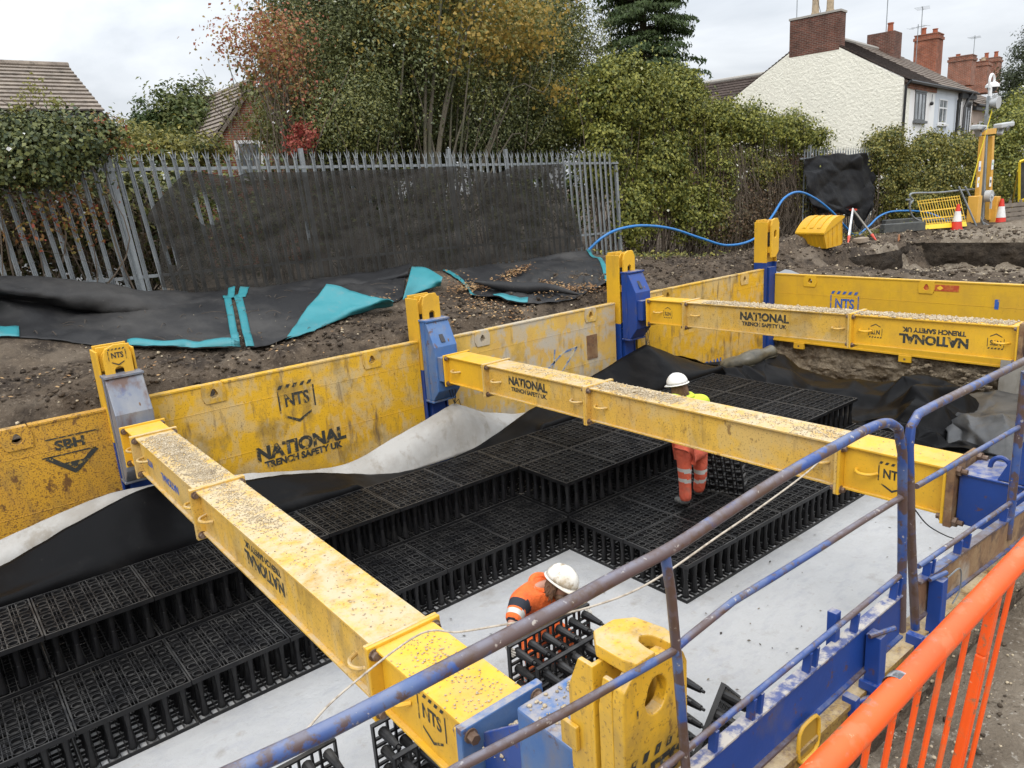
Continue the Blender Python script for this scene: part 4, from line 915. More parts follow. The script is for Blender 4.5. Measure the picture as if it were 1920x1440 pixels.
skin('hoodie', JJ, JB, [HIVO, NAVY, REFL], t, sub=3, pick=pick1)
mb = MB(); hc = mlerp(che, nek, .8); ring = [hc+V(.095*math.cos(a)-.015, .085*math.sin(a)+.02, .03*math.sin(a*1)+.02) for a in [2*math.pi*i/16 for i in range(16)]]; mb.tube(ring, [.026+.014*max(0, math.sin(2*math.pi*i/16)) for i in range(16)], 8, closed=True); mb.build('hood', HIVO, t, smooth=True, sub=1)
JT = {'pel': (pel+V(0, 0, -.02), .14), 'hL': (hL, .115), 'kL': (kL, .09), 'aL': (aL+V(0, 0, .02), .075), 'hR': (hR, .115), 'kR': (kR, .09), 'aR': (aR+V(0, 0, .02), .075)}
def pickt(kn, an, ex=()):
    def f(c):
        for k, a in zip(kn, an):
            ax = a-k; q = (c-k).dot(ax)/ax.length_squared
            if (c-k-ax*q).length < .14 and (.12 < q < .24 or .38 < q < .5): return 1
        return 0
    return f
skin('trousers', JT, [('pel', 'hL'), ('hL', 'kL'), ('kL', 'aL'), ('pel', 'hR'), ('hR', 'kR'), ('kR', 'aR')], [HIVO, REFL], t, sub=3, pick=pickt((kL, kR), (aL, aR)))
def boots(aa, dirs, parent):
    for a, d in zip(aa, dirs):
        d = Vector(d).normalized(); a = Vector(a)
        q = skin('boot', {'a': (a+V(0, 0, .06), .062), 'h': (V(a.x, a.y, a.z-.03)-d*.02, (.055, .05)), 'b': (V(a.x, a.y, a.z-.048)+d*.12, (.05, .038)), 't': (V(a.x, a.y, a.z-.055)+d*.20, (.042, .03))}, [('a', 'h'), ('h', 'b'), ('b', 't')], BOOT, parent)
boots((aL, aR), (V(-.1, -1, 0), V(.2, -1, 0)), t)
hand('glove', wL, P(956, 1222, 4.20)-wL, V(1, -.2, -.2), t, GLOVE, curl=1.0, thumb=1)
hand('glove', wR, P(1102, 1143, 4.18)-wR, V(-.3, -.5, -.8), t, GLOVE, curl=1.0, thumb=-1)
hf = (P(1080, 1140, 4.20)-P(1047, 1096, 4.40)).normalized(); hup = V(.36, -.22, .9).normalized()
h1 = head(hd+V(.01, -.01, .0), hup, hf, t, hair_len=.12, beard=True); hard_hat(hd+hup*.045+V(.012, -.012, 0), hup, hf, t, HELMD, r=.135)
# ---- worker standing on the crates, seen from behind
t = thing('person', 'worker in yellow hi-vis jacket and red trousers standing on the crates behind the middle strut', 'person', (7.05, 5.45, CHH), 'construction workers in the pit')
Y2 = 5.45; z0 = CHH
aL = V(6.93, 5.43, z0+.11); aR = V(7.27, 5.50, z0+.11); kL, kR = P(1284, 895, Y2), P(1314, 893, Y2); pel = P(1296, 838, Y2); hL, hR = P(1282, 845, Y2), P(1312, 843, Y2)
wai, che, nek, hd = P(1293, 810, Y2), P(1290, 764, Y2+.06), P(1279, 739, Y2+.10), P(1272, 724, Y2+.13)
sL, sR = P(1259, 747, Y2+.05), P(1320, 748, Y2+.02); eL, eR = sL+V(-.06, .10, -.30), sR+V(.10, .05, -.30); wL, wR = eL+V(.08, .22, -.14), eR+V(.18, .02, -.22)
J = {'pel': (pel, .11), 'wai': (wai, .10), 'che': (che, .12), 'nek': (nek, .05), 'hd': (hd, .055), 'sL': (sL, .05), 'eL': (eL, .038), 'wL': (wL, .027), 'sR': (sR, .05), 'eR': (eR, .038), 'wR': (wR, .027),
     'hL': (hL, .08), 'kL': (kL, .055), 'aL': (aL, .04), 'hR': (hR, .08), 'kR': (kR, .055), 'aR': (aR, .04), 'tL': (aL+V(.12, .12, -.07), .035), 'tR': (aR+V(.12, .12, -.07), .035)}
skin('body', J, BB, SKINM, t)
JJ = {'pel': (pel+V(0, 0, .06), (.17, .14)), 'wai': (wai, (.165, .14)), 'che': (che, (.185, .15)), 'nek': (mlerp(che, nek, .7), .085), 'sL': (sL, .085), 'eL': (eL, .07), 'wL': (wL, .06), 'sR': (sR, .085), 'eR': (eR, .07), 'wR': (wR, .06)}
def pick2(c):
    for s, e in ((sL, eL), (sR, eR)):
        ax = e-s; f = (c-s).dot(ax)/ax.length_squared; off = (c-s-ax*f).length
        if off < .12 and .3 < f < .5: return 1
    if abs(c.z-(che.z-.12)) < .03 or abs(c.z-(wai.z-.02)) < .03: return 1
    if c.z < pel.z+.045: return 2
    return 0
skin('jacket', JJ, [('pel', 'wai'), ('wai', 'che'), ('che', 'nek'), ('che', 'sL'), ('sL', 'eL'), ('eL', 'wL'), ('che', 'sR'), ('sR', 'eR'), ('eR', 'wR')], [HIVY, REFL, HIVO], t, sub=3, pick=pick2)
mb = MB(); hc = mlerp(che, nek, .8); ring = [hc+V(.10*math.cos(a), .10*math.sin(a), .01) for a in [2*math.pi*i/16 for i in range(16)]]; mb.tube(ring, .04, 8, closed=True); mb.build('collar', HIVY, t, smooth=True)
JT = {'pel': (pel, (.165, .14)), 'hL': (hL+V(0, 0, -.02), .108), 'kL': (kL, .082), 'aL': (aL+V(0, 0, -.03), .076), 'hR': (hR+V(0, 0, -.02), .108), 'kR': (kR, .082), 'aR': (aR+V(0, 0, -.03), .076)}
def pickw2(c):
    for k, h_, off in ((kL, hL, 0), (kR, hR, .02)):
        if abs(c.x-(k.x+h_.x)/2) < .13:
            u = c.z-k.z-.25*(c.x-k.x)*(1 if k is kR else -1)
            if .03 < u-.04 < .085 or -.08 < u-.02 < -.03: return 1
    return 0
skin('trousers', JT, [('pel', 'hL'), ('hL', 'kL'), ('kL', 'aL'), ('pel', 'hR'), ('hR', 'kR'), ('kR', 'aR')], [TROU, REFL], t, sub=3, pick=pickw2)
boots((aL, aR), (V(.25, .9, 0), V(.9, .5, 0)), t)
hand('glove', wL, V(.3, .8, -.5), V(1, 0, 0), t, GLOVE, thumb=1); hand('glove', wR, V(.6, .1, -.6), V(0, 1, 0), t, GLOVE, thumb=-1)
head(hd, V(-.05, .12, 1), V(.25, 1, -.2), t, hair_len=.2); h2 = hard_hat(hd+V(-.008, .01, .042), V(-.06, .22, 1), V(.25, 1, -.1), t, HELM, r=.125)
# ================================================================ GUARD RAILS ON THE NEAR SIDE
RY = 1.30
def r_(x, y, off=0): p = aty(x, y, RY); p.y += off; return p
def flat_bar(mb, a, b, w, h): mb.bar(a, b, w, h)
t = thing('guard_rail', 'long blue guard rail with chipped tubes crossing the foreground', 'guard rail', r_(1285, 1440), 'blue guard rails clamped to the near sheets')
a0 = r_(450, 1440); a1 = r_(1575, 832); slope = (a1-a0)/(a1.x-a0.x)
L0 = a0-slope*.6
pts = [a0+(r_(460, 1440)-r_(640, 1355))*1.2, r_(460, 1440), r_(640, 1355), r_(860, 1240), r_(1050, 1140), r_(1150, 1085), r_(1260, 1027), r_(1357, 964), r_(1470, 892), a1, r_(1630, 803), r_(1664, 793), r_(1684, 803), r_(1692, 850), r_(1692, 1000), r_(1690, 1182)]
pts = [pts[0]]+catmull(pts[1:-3], 60)+pts[-3:]; mb = MB(); mb.tube(pts, [.0200]*len(pts), 14); mb.build('top_rail', RAIL, t, smooth=True)
b0, b1 = r_(858, 1440), r_(1690, 932); bs = (b1-b0)/(b1.x-b0.x); m1 = r_(1264, 1205)
mb = MB(); mb.tube([b0-bs*.7, b0, r_(1060, 1335), r_(1260, 1222), r_(1288, 1197), r_(1374, 1128), r_(1450, 1082), r_(1540, 1026), r_(1620, 975), b1], .0130, 12); mb.build('middle_rail', RAIL, t, smooth=True)
mb = MB(); mb.tube([r_(1247, 1040), r_(1258, 1110), r_(1271, 1250), r_(1283, 1400), r_(1288, 1470)], .0160, 12); mb.build('upright', RAIL, t, smooth=True)
c0, c1 = r_(1288, 1405), r_(1686, 1080); cs = (c1-c0)/(c1.x-c0.x)
mb = MB(); mb.tube([c0-cs*1.2, c0, c1], .0125, 10); mb.build('toe_rail', RAIL, t, smooth=True)
d0, d1 = r_(1290, 1452), r_(1690, 1113); ds = (d1-d0)/(d1.x-d0.x); e1 = r_(1694, 1182); drop = d1.z-e1.z
mb = MB()
def quad_board(mb, p, q, hgt, thick): mb.prism([(p.x, p.z), (q.x, q.z), (q.x, q.z-hgt), (p.x, p.z-hgt)], lambda u, v, d: V(u, RY+d, v), -thick/2, thick/2)
pL = d0-ds*1.2
quad_board(mb, pL, d1, drop, .006); mb.build('toe_board', BLUE, t)
mb = MB(); mb.bar(pL+V(0, .012, 0), d1+V(0, .012, 0), .05, .008, (0, 0, 1)); mb.build('board_lip', M('mud_spattered_blue', (.08, .10, .22), [((.46, .42, .36), 22, .42, .56, .9, None), ((.02, .045, .2), 6, .5, .64, .7, None)], rough=.6), t)
mb = MB(); mb.bar(pL-V(0, .006, drop), d1-V(0, .006, drop), .03, .012, (0, 0, 1)); mb.build('board_lip', RAIL, t)
for px in (1340, 1412, 1426, 1515, 1528, 1600, 1668, 1676):
    f = (aty(px, 1250, RY).x-c0.x); p = c0+cs*f; f2 = p.x-d0.x; q = d0+ds*f2
    mb = MB(); mb.bar(p-V(0, 0, .008), q+V(0, .008, -.0), .018, .030, (0, 1, 0)); mb.build('stay', BLUE, t, bevel=.002)
mb = MB(); p = r_(1625, 1180); mb.box(p.x-.032, p.x+.032, RY-.075, RY-.012, p.z-.33, p.z+.0); mb.box(p.x-.05, p.x+.05, RY-.085, RY-.0, p.z-.26, p.z-.22); mb.build('clamp_post', BLUE, t, bevel=.004)
mb = MB(); mb.cyl((p.x-.06, RY-.04, p.z+.012), (p.x+.06, RY-.09, p.z+.02), .011, seg=8); mb.build('clamp_pin', RAIL, t, smooth=True)
mb = MB(); mb.cyl((p.x-.01, RY-.05, p.z-.30), (p.x-.13, RY-.02, p.z-.285), .012, seg=10); mb.box(p.x-.17, p.x-.13, RY-.05, RY+.01, p.z-.33, p.z-.24); mb.build('clamp_screw', BLUE, t, bevel=.004)
mb = MB(); q = r_(1582, 1152); mb.box(q.x-.02, q.x+.02, RY+.02, RY+.06, q.z-.2, q.z+.0); mb.build('spigot', BLUE, t, bevel=.003)
t = thing('guard_rail', 'second blue guard rail, with a rounded corner, standing past the long one', 'guard rail', r_(1720, 1180), 'blue guard rails clamped to the near sheets')
pts = [r_(1716, 1178), r_(1708, 1000), r_(1704, 840), r_(1708, 800), r_(1722, 776), r_(1748, 762), r_(1920, 677), r_(1920, 677)+(r_(1920, 677)-r_(1748, 762))*1.3]
mb = MB(); mb.tube(pts, .0200, 14); mb.build('top_rail', RAIL, t, smooth=True)
u0, u1 = r_(1718, 912), r_(1920, 795); mb = MB(); mb.tube([u0, u1, u1+(u1-u0)*1.3], .0130, 12); mb.build('middle_rail', RAIL, t, smooth=True)
mb = MB(); x2 = r_(1912, 800); mb.tube([V(x2.x, RY, 2.3), V(x2.x, RY, 3.28)], .022, 12); mb.build('upright', RAIL, t, smooth=True)
u0, u1 = r_(1722, 1062), r_(1920, 925); mb = MB(); mb.tube([u0, u1, u1+(u1-u0)*1.3], .0125, 10); mb.build('toe_rail', RAIL, t, smooth=True)
w0, w1 = r_(1722, 1092), r_(1920, 952); dd = w1-w0; w2 = w1+dd*1.3
mb = MB(); quad_board(mb, w0, w2, .19, .006); mb.build('toe_board', RUSTY, t)
mb = MB(); mb.bar(w0+V(0, .008, 0), w2+V(0, .008, 0), .045, .010); mb.bar(w0-V(0, .004, .19), w2-V(0, .004, .19), .03, .012); mb.build('board_lip', RAIL, t)
for px in (1745, 1752, 1800, 1815, 1880, 1893):
    f = aty(px, 1000, RY).x; p = u0+(u1-u0)*((f-u0.x)/(u1.x-u0.x)); q = w0+dd*((f-w0.x)/dd.x); mb = MB(); mb.bar(p-V(0, 0, .008), q+V(0, .006, 0), .018, .034, (0, 1, 0)); mb.build('stay', BLUE, t, bevel=.002)
mb = MB(); p = r_(1742, 1078); mb.box(p.x-.03, p.x+.03, RY-.075, RY-.012, p.z-.33, p.z); mb.build('clamp_post', BLUE, t, bevel=.004)
mb = MB(); mb.cyl((p.x-.07, RY-.03, p.z+.014), (p.x+.04, RY-.06, p.z+.02), .011, seg=8); mb.build('clamp_pin', RAIL, t, smooth=True)
mb = MB(); mb.cyl((p.x-.01, RY-.05, p.z-.29), (p.x-.15, RY-.03, p.z-.28), .012, seg=10); mb.box(p.x-.19, p.x-.15, RY-.06, RY+.01, p.z-.33, p.z-.23); mb.build('clamp_screw', BLUE, t, bevel=.004)
mb = MB(); mb.tube(catmull([p+V(.03, -.07, 0), p+V(.12, -.09, .02), p+V(.14, -.09, -.10), p+V(.09, -.08, -.16)], 14), .0035, 5); mb.build('wire_tie', GALV, t, smooth=True)
# opening in the near sheet where a lifting pocket shows
t = [o for o in COL.objects if o.name.startswith('trench_sheet') and 'mud browned' in o.get('label', '')][0]
p = aty(1515, 1385, 1.275); mb = MB(); ring = []
for k in range(20):
    a = 2*math.pi*k/20; c_, s_ = math.cos(a), math.sin(a); f = (abs(c_)**4+abs(s_)**4)**-.25; ring.append(V(p.x+.075*c_*f, 1.272, p.z+.085*s_*f))
mb.tube(ring, .008, 8, closed=True); mb.build('lifting_pocket', Y_NEW, t, smooth=True)
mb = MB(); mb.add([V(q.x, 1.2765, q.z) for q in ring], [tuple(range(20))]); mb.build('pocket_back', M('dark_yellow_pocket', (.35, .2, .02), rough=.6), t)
# ---- long pale cord strung across
mb = MB(); pts = [aty(560, 1385, 2.6), aty(640, 1300, 2.75), aty(785, 1190, 2.9), aty(860, 1185, 2.75), aty(940, 1172, 2.6), aty(1030, 1156, 2.5), aty(1100, 1140, 2.35), aty(1180, 1112, 2.2), aty(1250, 1073, 2.1), aty(1340, 1010, 2.05), aty(1420, 955, 2.1), aty(1520, 880, 2.3), aty(1572, 827, 2.9), aty(1600, 808, 3.0)]
tag(mb.tube(catmull(pts, 90), .0052, 6) and mb.build('cord', ROPE, smooth=True), 'long pale cord strung loosely across the pit between two struts', 'cord')
mb = MB(); tag(mb.tube(catmull([aty(1715, 955, 1.6), aty(1740, 985, 1.7), aty(1775, 1005, 1.8), aty(1800, 1012, 1.9)], 20), .004, 5) and mb.build('cord', RUBBER, smooth=True), 'thin dark cord dangling behind the second guard rail', 'cord')
# ---- orange pedestrian barrier
t = thing('safety_barrier', 'bright orange plastic pedestrian barrier in the near right corner', 'barrier', (2.0, .8, 2.0))
z0 = 3.1; q0 = atz(1540, 1440, z0); q1 = atz(1700, 1275, z0); q2 = atz(1920, 1035, z0); dv = (q2-q0).normalized()
q0 = q0-dv*.9; q2 = q2+dv*.7
mb = MB(); mb.tube([q0, q1, q2], .034, 18); mb.build('top_rail', ORANGE_PL, t, smooth=True)
dn = V(-.02, .082, -1).normalized()
for pxx, pyy in ((1588, 1410), (1640, 1352), (1692, 1300), (1740, 1248), (1785, 1200), (1830, 1150), (1912, 1060)):
    s = atz(pxx, pyy, z0-.02); s = q0+dv*((s-q0).dot(dv)); mb = MB(); mb.tube([s+dn*.02, s+dn*1.12], .0085, 8); mb.build('bar', ORANGE_PL, t, smooth=True)
s = atz(1878, 1100, z0-.02); s = q0+dv*((s-q0).dot(dv)); n_ = dv.cross(V(0, 0, 1)).normalized()
mb = MB(); mb.bar(s+dn*.01+dv*.012, s+dn*.28+dv*.012, .05, .03, n_); mb.bar(s+dn*.28-dv*.005, s+dn*1.12-dv*.005, .018, .03, n_); mb.bar(s+dn*.28+dv*.03, s+dn*1.12+dv*.03, .018, .03, n_); mb.build('end_upright', ORANGE_PL, t, bevel=.006)
s = atz(1688, 1288, z0); s = q0+dv*((s-q0).dot(dv)); mb = MB(); mb.tube([s-dv*.018, s+dv*.018], .0348, 18, caps=False)
mb.build('grey_sticker', M('grey_label', (.07, .07, .075), [((.36, .36, .37), 40, .45, .6, .8, None)], rough=.4), t, smooth=True)
# ================================================================ PALISADE FENCE, NETTING, BANNERS
def atg(px, py, lift=.0):
    d = ray(px, py); tt = 5.0
    for _ in range(4000):
        p = CAM+d*tt
        if p.z-lift <= gz(p.x, p.y) and p.y > 9.7: return p
        tt += .02
    return p
FZ = 13.0
ptop = lambda x: 5.40-.0205*(x-2.8)
def pale_mb(x, zb, zt, lean):
    mb = MB(); y = FZ; w = .033; sec = [(-w, 0), (-w*.55, -.012), (-w*.3, .010), (w*.3, .010), (w*.55, -.012), (w, 0)]
    sec = sec+[(u, v+.0035) for u, v in reversed(sec)]
    fn = lambda u, v, d: V(x+u+lean*(d-zt), y+v, d)
    mb.prism(sec, fn, zb, zt-.16)
    for u, e, h in ((-w*.75, -.03, .11), (0, 0, .16), (w*.75, .03, .11)):        # splayed triple point
        yo = -.022 if u == 0 else .012
        mb.add([fn(u-w*.34, .002, zt-.16), fn(u+w*.34, .002, zt-.16), fn(u+w*.25+e*.5, yo*.4+.002, zt-.16+h*.55), fn(u+e, yo, zt-.16+h), fn(u-w*.25+e*.5, yo*.4+.002, zt-.16+h*.55)], [(0, 1, 2, 3, 4)])
    return mb
t = thing('palisade_fence', 'long galvanised palisade fence with spiked tops behind the bank', 'fence', (6, FZ, 2.9))
x = -1.0; k = 0; posts = [2.82, 5.95, 9.13, 10.62, 14.06]
while x < 13.95:
    if not any(abs(x-q) < .05 for q in posts):
        o = pale_mb(x, gz(x, 12.9)-.1, ptop(x)+random.gauss(0, .012), random.gauss(-.085 if x < 5 else -.055, .010)).build('pale', GALV, t, solid=.002)
    x += .170; k += 1
for x in posts:
    mb = MB(); zt_ = ptop(x)+(.02 if x < 14 else -.35); y = FZ+.05
    L_ = .07 if x < 5 else .045; zb_ = gz(x, 12.9)-.2; mb.bar((x+L_*(zt_-zb_), y, zb_), (x, y, zt_), .075, .06, (0, 1, 0)); mb.build('post', GALV, t)
for dz in (.30, 1.95):
    mb = MB(); mb.bar((-1.2, FZ+.024, ptop(-1.2)-dz), (14.1, FZ+.024, ptop(14.1)-dz), .02, .05); mb.build('rail', GALV, t)
NET = bpy.data.materials.new('debris_netting'); NET.use_nodes = True
n = NET.node_tree.nodes; l = NET.node_tree.links; b = n['Principled BSDF']; b.inputs['Base Color'].default_value = (.036, .033, .029, 1); b.inputs['Roughness'].default_value = .85; b.inputs['Specular IOR Level'].default_value = .2
tr = n.new('ShaderNodeBsdfTransparent'); mx = n.new('ShaderNodeMixShader'); tcn = n.new('ShaderNodeTexCoord'); ns = n.new('ShaderNodeTexNoise'); ns.inputs['Scale'].default_value = 1.4; ns.inputs['Detail'].default_value = 8; ns.inputs['Roughness'].default_value = .7
mr = n.new('ShaderNodeMapRange'); mr.inputs[1].default_value = .3; mr.inputs[2].default_value = .7; mr.inputs[3].default_value = .60; mr.inputs[4].default_value = .92
l.new(tcn.outputs['Object'], ns.inputs['Vector']); l.new(ns.outputs[0], mr.inputs[0]); l.new(mr.outputs[0], mx.inputs[0]); l.new(tr.outputs[0], mx.inputs[1]); l.new(b.outputs[0], mx.inputs[2]); l.new(mx.outputs[0], n['Material Output'].inputs[0])
NY = 12.90
top = [(348, 320), (395, 326), (440, 331), (470, 323), (560, 323), (640, 319), (760, 317), (850, 312), (890, 319), (930, 324), (965, 312), (1010, 309), (1054, 307)]
m1 = [(278, 402), (330, 405), (385, 400), (450, 400), (560, 395), (640, 390), (760, 385), (850, 380), (900, 380), (940, 378), (980, 372), (1020, 368), (1062, 365)]
m2 = [(296, 435), (345, 440), (400, 445), (460, 440), (560, 440), (640, 435), (760, 430), (850, 425), (900, 420), (940, 418), (985, 410), (1030, 405), (1078, 400)]
bt = [(303, 538), (350, 546), (420, 550), (490, 542), (580, 538), (660, 530), (760, 520), (850, 505), (900, 498), (950, 490), (1000, 483), (1050, 475), (1095, 462)]
G = loft([edge(q, NY) for q in (top, m1, m2, bt)], 520, 60); G = wrinkle(G, .055, 1.9, 4, along=(1.0, 1, 1.6))
for r in G:
    for p in r: p.y -= .022*max(-.2, math.cos(2*math.pi*(p.x+1.0+.06*(p.z-5.2))/.17))*(.55+.9*max(0, .3+mnoise.noise(Vector((p.x*.5, p.z*.8, 3)))))
hl = [(aty(386, 390, NY), .20, .26), (aty(1003, 337, NY), .12, .06), (aty(575, 432, NY), .035, .16), (aty(1016, 342, NY), .05, .1), (aty(958, 335, NY), .02, .14), (aty(690, 420, NY), .04, .03), (aty(660, 350, NY), .06, .02), (aty(320, 478, NY), .07, .16)]
def nskip(i, j):
    p = G[j][i]
    for c, rx, rz in hl:
        if ((p.x-c.x)/rx)**2+((p.z-c.z)/rz)**2 < 1+.25*math.sin(p.x*40+p.z*31): return True
    return mnoise.noise(p*9) > .62 and mnoise.noise(p*.9) > .1
o = gridmesh(G, nskip).build('debris_netting', NET, smooth=True); tag(o, 'torn black debris netting tied over the long palisade fence', 'netting')
# ---- banners sliding down the bank
def banner(label, rows, nu=90, nv=26, amp=.05, s=1.2, seed=0, hems=(), mat=TARP):
    G = loft(rows, nu, nv); G = wrinkle(G, amp, s, seed, along=(.7, 1.5, 1.4))
    for r in G:
        for p in r: p.z = max(p.z, gz(p.x, p.y)+.02)
    o = gridmesh(G).build('banner', mat, smooth=True, solid=.008); tag(o, label, 'banner', 'fallen hoarding banners along the bank')
    for nm, (ia, ib, ja, jb) in hems:
        H = [[G[j][i]+V(0, -.012, .018) for i in range(ia, ib+1)] for j in range(ja, jb+1)]
        gridmesh(H).build(nm, TEAL, o, smooth=True, solid=.004)
    return o
B = lambda P, Y: [aty(x, y, Y) for x, y in P]
Gd = lambda P, l=.03: [atg(x, y, l) for x, y in P]
banner('long black banner lying below the netting on the left, hemmed in teal', [B([(-60, 517), (60, 524), (150, 530), (260, 541), (360, 545), (441, 541)], 12.80), B([(-60, 522), (60, 534), (150, 545), (260, 560), (360, 565), (439, 560)], 12.42), B([(-60, 540), (60, 556), (150, 572), (260, 588), (360, 592), (436, 590)], 12.36), B([(-60, 552), (60, 566), (150, 582), (260, 594), (360, 597), (436, 596)], 12.62), B([(-60, 556), (60, 572), (150, 592), (260, 604), (360, 608), (440, 606)], 12.5), Gd([(-60, 600), (60, 606), (150, 622), (260, 636), (360, 640), (448, 636)], .07), Gd([(-60, 632), (60, 634), (150, 644), (260, 654), (360, 658), (452, 654)], .03)], amp=.085, seed=1, s=2.0, nv=40,
       hems=(('hem', (86, 89, 0, 39)), ('hem', (50, 89, 34, 39)), ('hem', (0, 14, 35, 39))))
banner('short black banner in the middle of the bank with one end flung back', [B([(451, 541), (540, 528), (640, 516), (720, 504), (772, 497)], 12.78), B([(444, 556), (540, 545), (640, 530), (715, 520), (765, 509)], 12.42), B([(440, 584), (540, 572), (640, 546), (715, 534), (765, 518)], 12.40), B([(441, 592), (540, 580), (640, 550), (715, 538), (763, 524)], 12.58), B([(448, 606), (530, 598), (630, 556), (705, 545), (760, 533)], 12.1), Gd([(461, 649), (545, 632), (640, 578), (735, 566), (756, 556)], .05)], amp=.085, seed=3, hems=(('hem', (0, 4, 0, 25)),))
banner('teal tarpaulin flap folded over between the black banners', [Gd([(612, 534), (650, 541), (700, 556), (738, 564)], .30), Gd([(575, 580), (620, 580), (680, 575), (737, 569)], .15), Gd([(535, 636), (590, 618), (660, 592), (735, 574)], .06)], nu=40, nv=20, amp=.06, seed=6, mat=TEAL)
banner('small teal triangle of tarpaulin beside the leaf littered banner', [Gd([(772, 500), (800, 502), (830, 520)], .28), Gd([(764, 530), (795, 522), (828, 528)], .22), Gd([(755, 562), (785, 548), (826, 535)], .10)], nu=24, nv=16, amp=.02, seed=8, mat=TEAL)
rb = banner('black banner strewn with brown leaves lying furthest right on the bank', [B([(830, 509), (900, 500), (1000, 484), (1060, 475), (1105, 467)], 12.7), B([(845, 525), (905, 520), (1000, 508), (1065, 500), (1118, 488)], 12.3), B([(860, 540), (915, 538), (1000, 528), (1070, 528), (1132, 508)], 11.9), Gd([(888, 553), (930, 560), (990, 566), (1070, 558), (1147, 530)], .08)], amp=.095, seed=9, hems=(('hem', (0, 3, 0, 25)), ('hem', (86, 89, 0, 25)), ('hem', (20, 44, 24, 25))))
mb = MB(); tag(mb.tube(catmull(Gd([(890, 528), (930, 535), (980, 540), (1030, 540), (1085, 552)], .12), 30), [.02+.09*math.sin(math.pi*i/29) for i in range(30)], 12) and mb.build('banner_roll', TARP, smooth=True), 'rolled black fold of fabric on the leaf littered banner', 'banner')
# fallen leaves
LEAFM = M('fallen_leaf', (.24, .12, .045), [((.40, .26, .12), 3, .4, .6, .9, None), ((.12, .05, .025), 5, .52, .64, .8, None)], rough=.8)
def flat_leaves(name, pts, size, mat):
    N = len(pts); c = np.array(pts); a = rng.uniform(0, 6.28, N); s = size*rng.uniform(.6, 1.3, N)
    u = np.stack([np.cos(a), np.sin(a), rng.normal(0, .25, N)], 1)*s[:, None]; v = np.stack([-np.sin(a), np.cos(a), rng.normal(0, .25, N)], 1)*(s*.6)[:, None]
    vs = np.stack([c+u, c+v, c-u, c-v], 1).reshape(-1, 3); return npmesh(name, vs, np.arange(N*4).reshape(N, 4), mat)
pts = []
for (px0, py0, px1, py1, n_, sp) in ((845, 545, 900, 535, 220, 8), (890, 540, 960, 530, 200, 7), (960, 515, 995, 500, 260, 5), (940, 520, 965, 512, 120, 5), (1000, 545, 1145, 540, 420, 7), (1010, 530, 1090, 548, 200, 5), (830, 560, 1000, 600, 260, 16), (640, 570, 740, 560, 60, 10), (840, 520, 900, 560, 120, 14)):
    for _ in range(n_):
        f = random.random(); p = atg(px0+(px1-px0)*f+random.gauss(0, sp), py0+(py1-py0)*f+random.gauss(0, sp*.6), .06); pts.append((p.x, p.y, p.z+.02+.02*random.random()))
for _ in range(450):
    x = random.uniform(-1, 16); y = random.uniform(9.95, 11.6 if x > 7.5 else 11.0); pts.append((x, y, gz(x, y)+.012))
o = flat_leaves('fallen_leaves', pts, .028, LEAFM); tag(o, 'brown fallen leaves scattered over the bank and banners', 'leaves', kind='stuff')
dg = bpy.context.evaluated_depsgraph_get()
SCR = M('dark_scrap', (.05, .045, .04), [((.2, .17, .13), 3, .45, .6, .9, None)], rough=.9)
pts = [(random.uniform(2.5, 10), random.uniform(2.2, 6.1), .018) for _ in range(150)]; pts = [p for p in pts if not (p[0] > 5.6 and p[1] > 4.4)]
o = flat_leaves('scraps', pts, .018, SCR); tag(o, 'small dark scraps littering the white floor sheet', 'litter', kind='stuff')
# ---- blue water pipe
mb = MB(); pts = [aty(1104, 468, 12.6), aty(1130, 445, 12.4), aty(1160, 430, 12.3), aty(1205, 423, 12.2), aty(1260, 429, 12.2), aty(1315, 447, 12.1), aty(1365, 460, 12.0), aty(1415, 447, 12.0), aty(1448, 405, 12.0), aty(1470, 372, 12.0), aty(1497, 360, 12.0), aty(1528, 372, 12.0), aty(1560, 397, 11.9), aty(1585, 425, 11.8), aty(1605, 441, 11.7), aty(1628, 425, 11.8), aty(1650, 405, 12), aty(1680, 396, 12), aty(1740, 399, 11.6), aty(1800, 425, 10.6), aty(1850, 432, 10.2), aty(1880, 425, 10.1), aty(1935, 402, 10.2)]
mb.tube(catmull(pts, 160), .033, 10); tag(mb.build('water_pipe', M('blue_water_pipe', (.02, .17, .46), [((.10, .2, .33), 5, .5, .7, .6, None)], rough=.45), smooth=True), 'long blue plastic water pipe looping along the hedge', 'pipe')
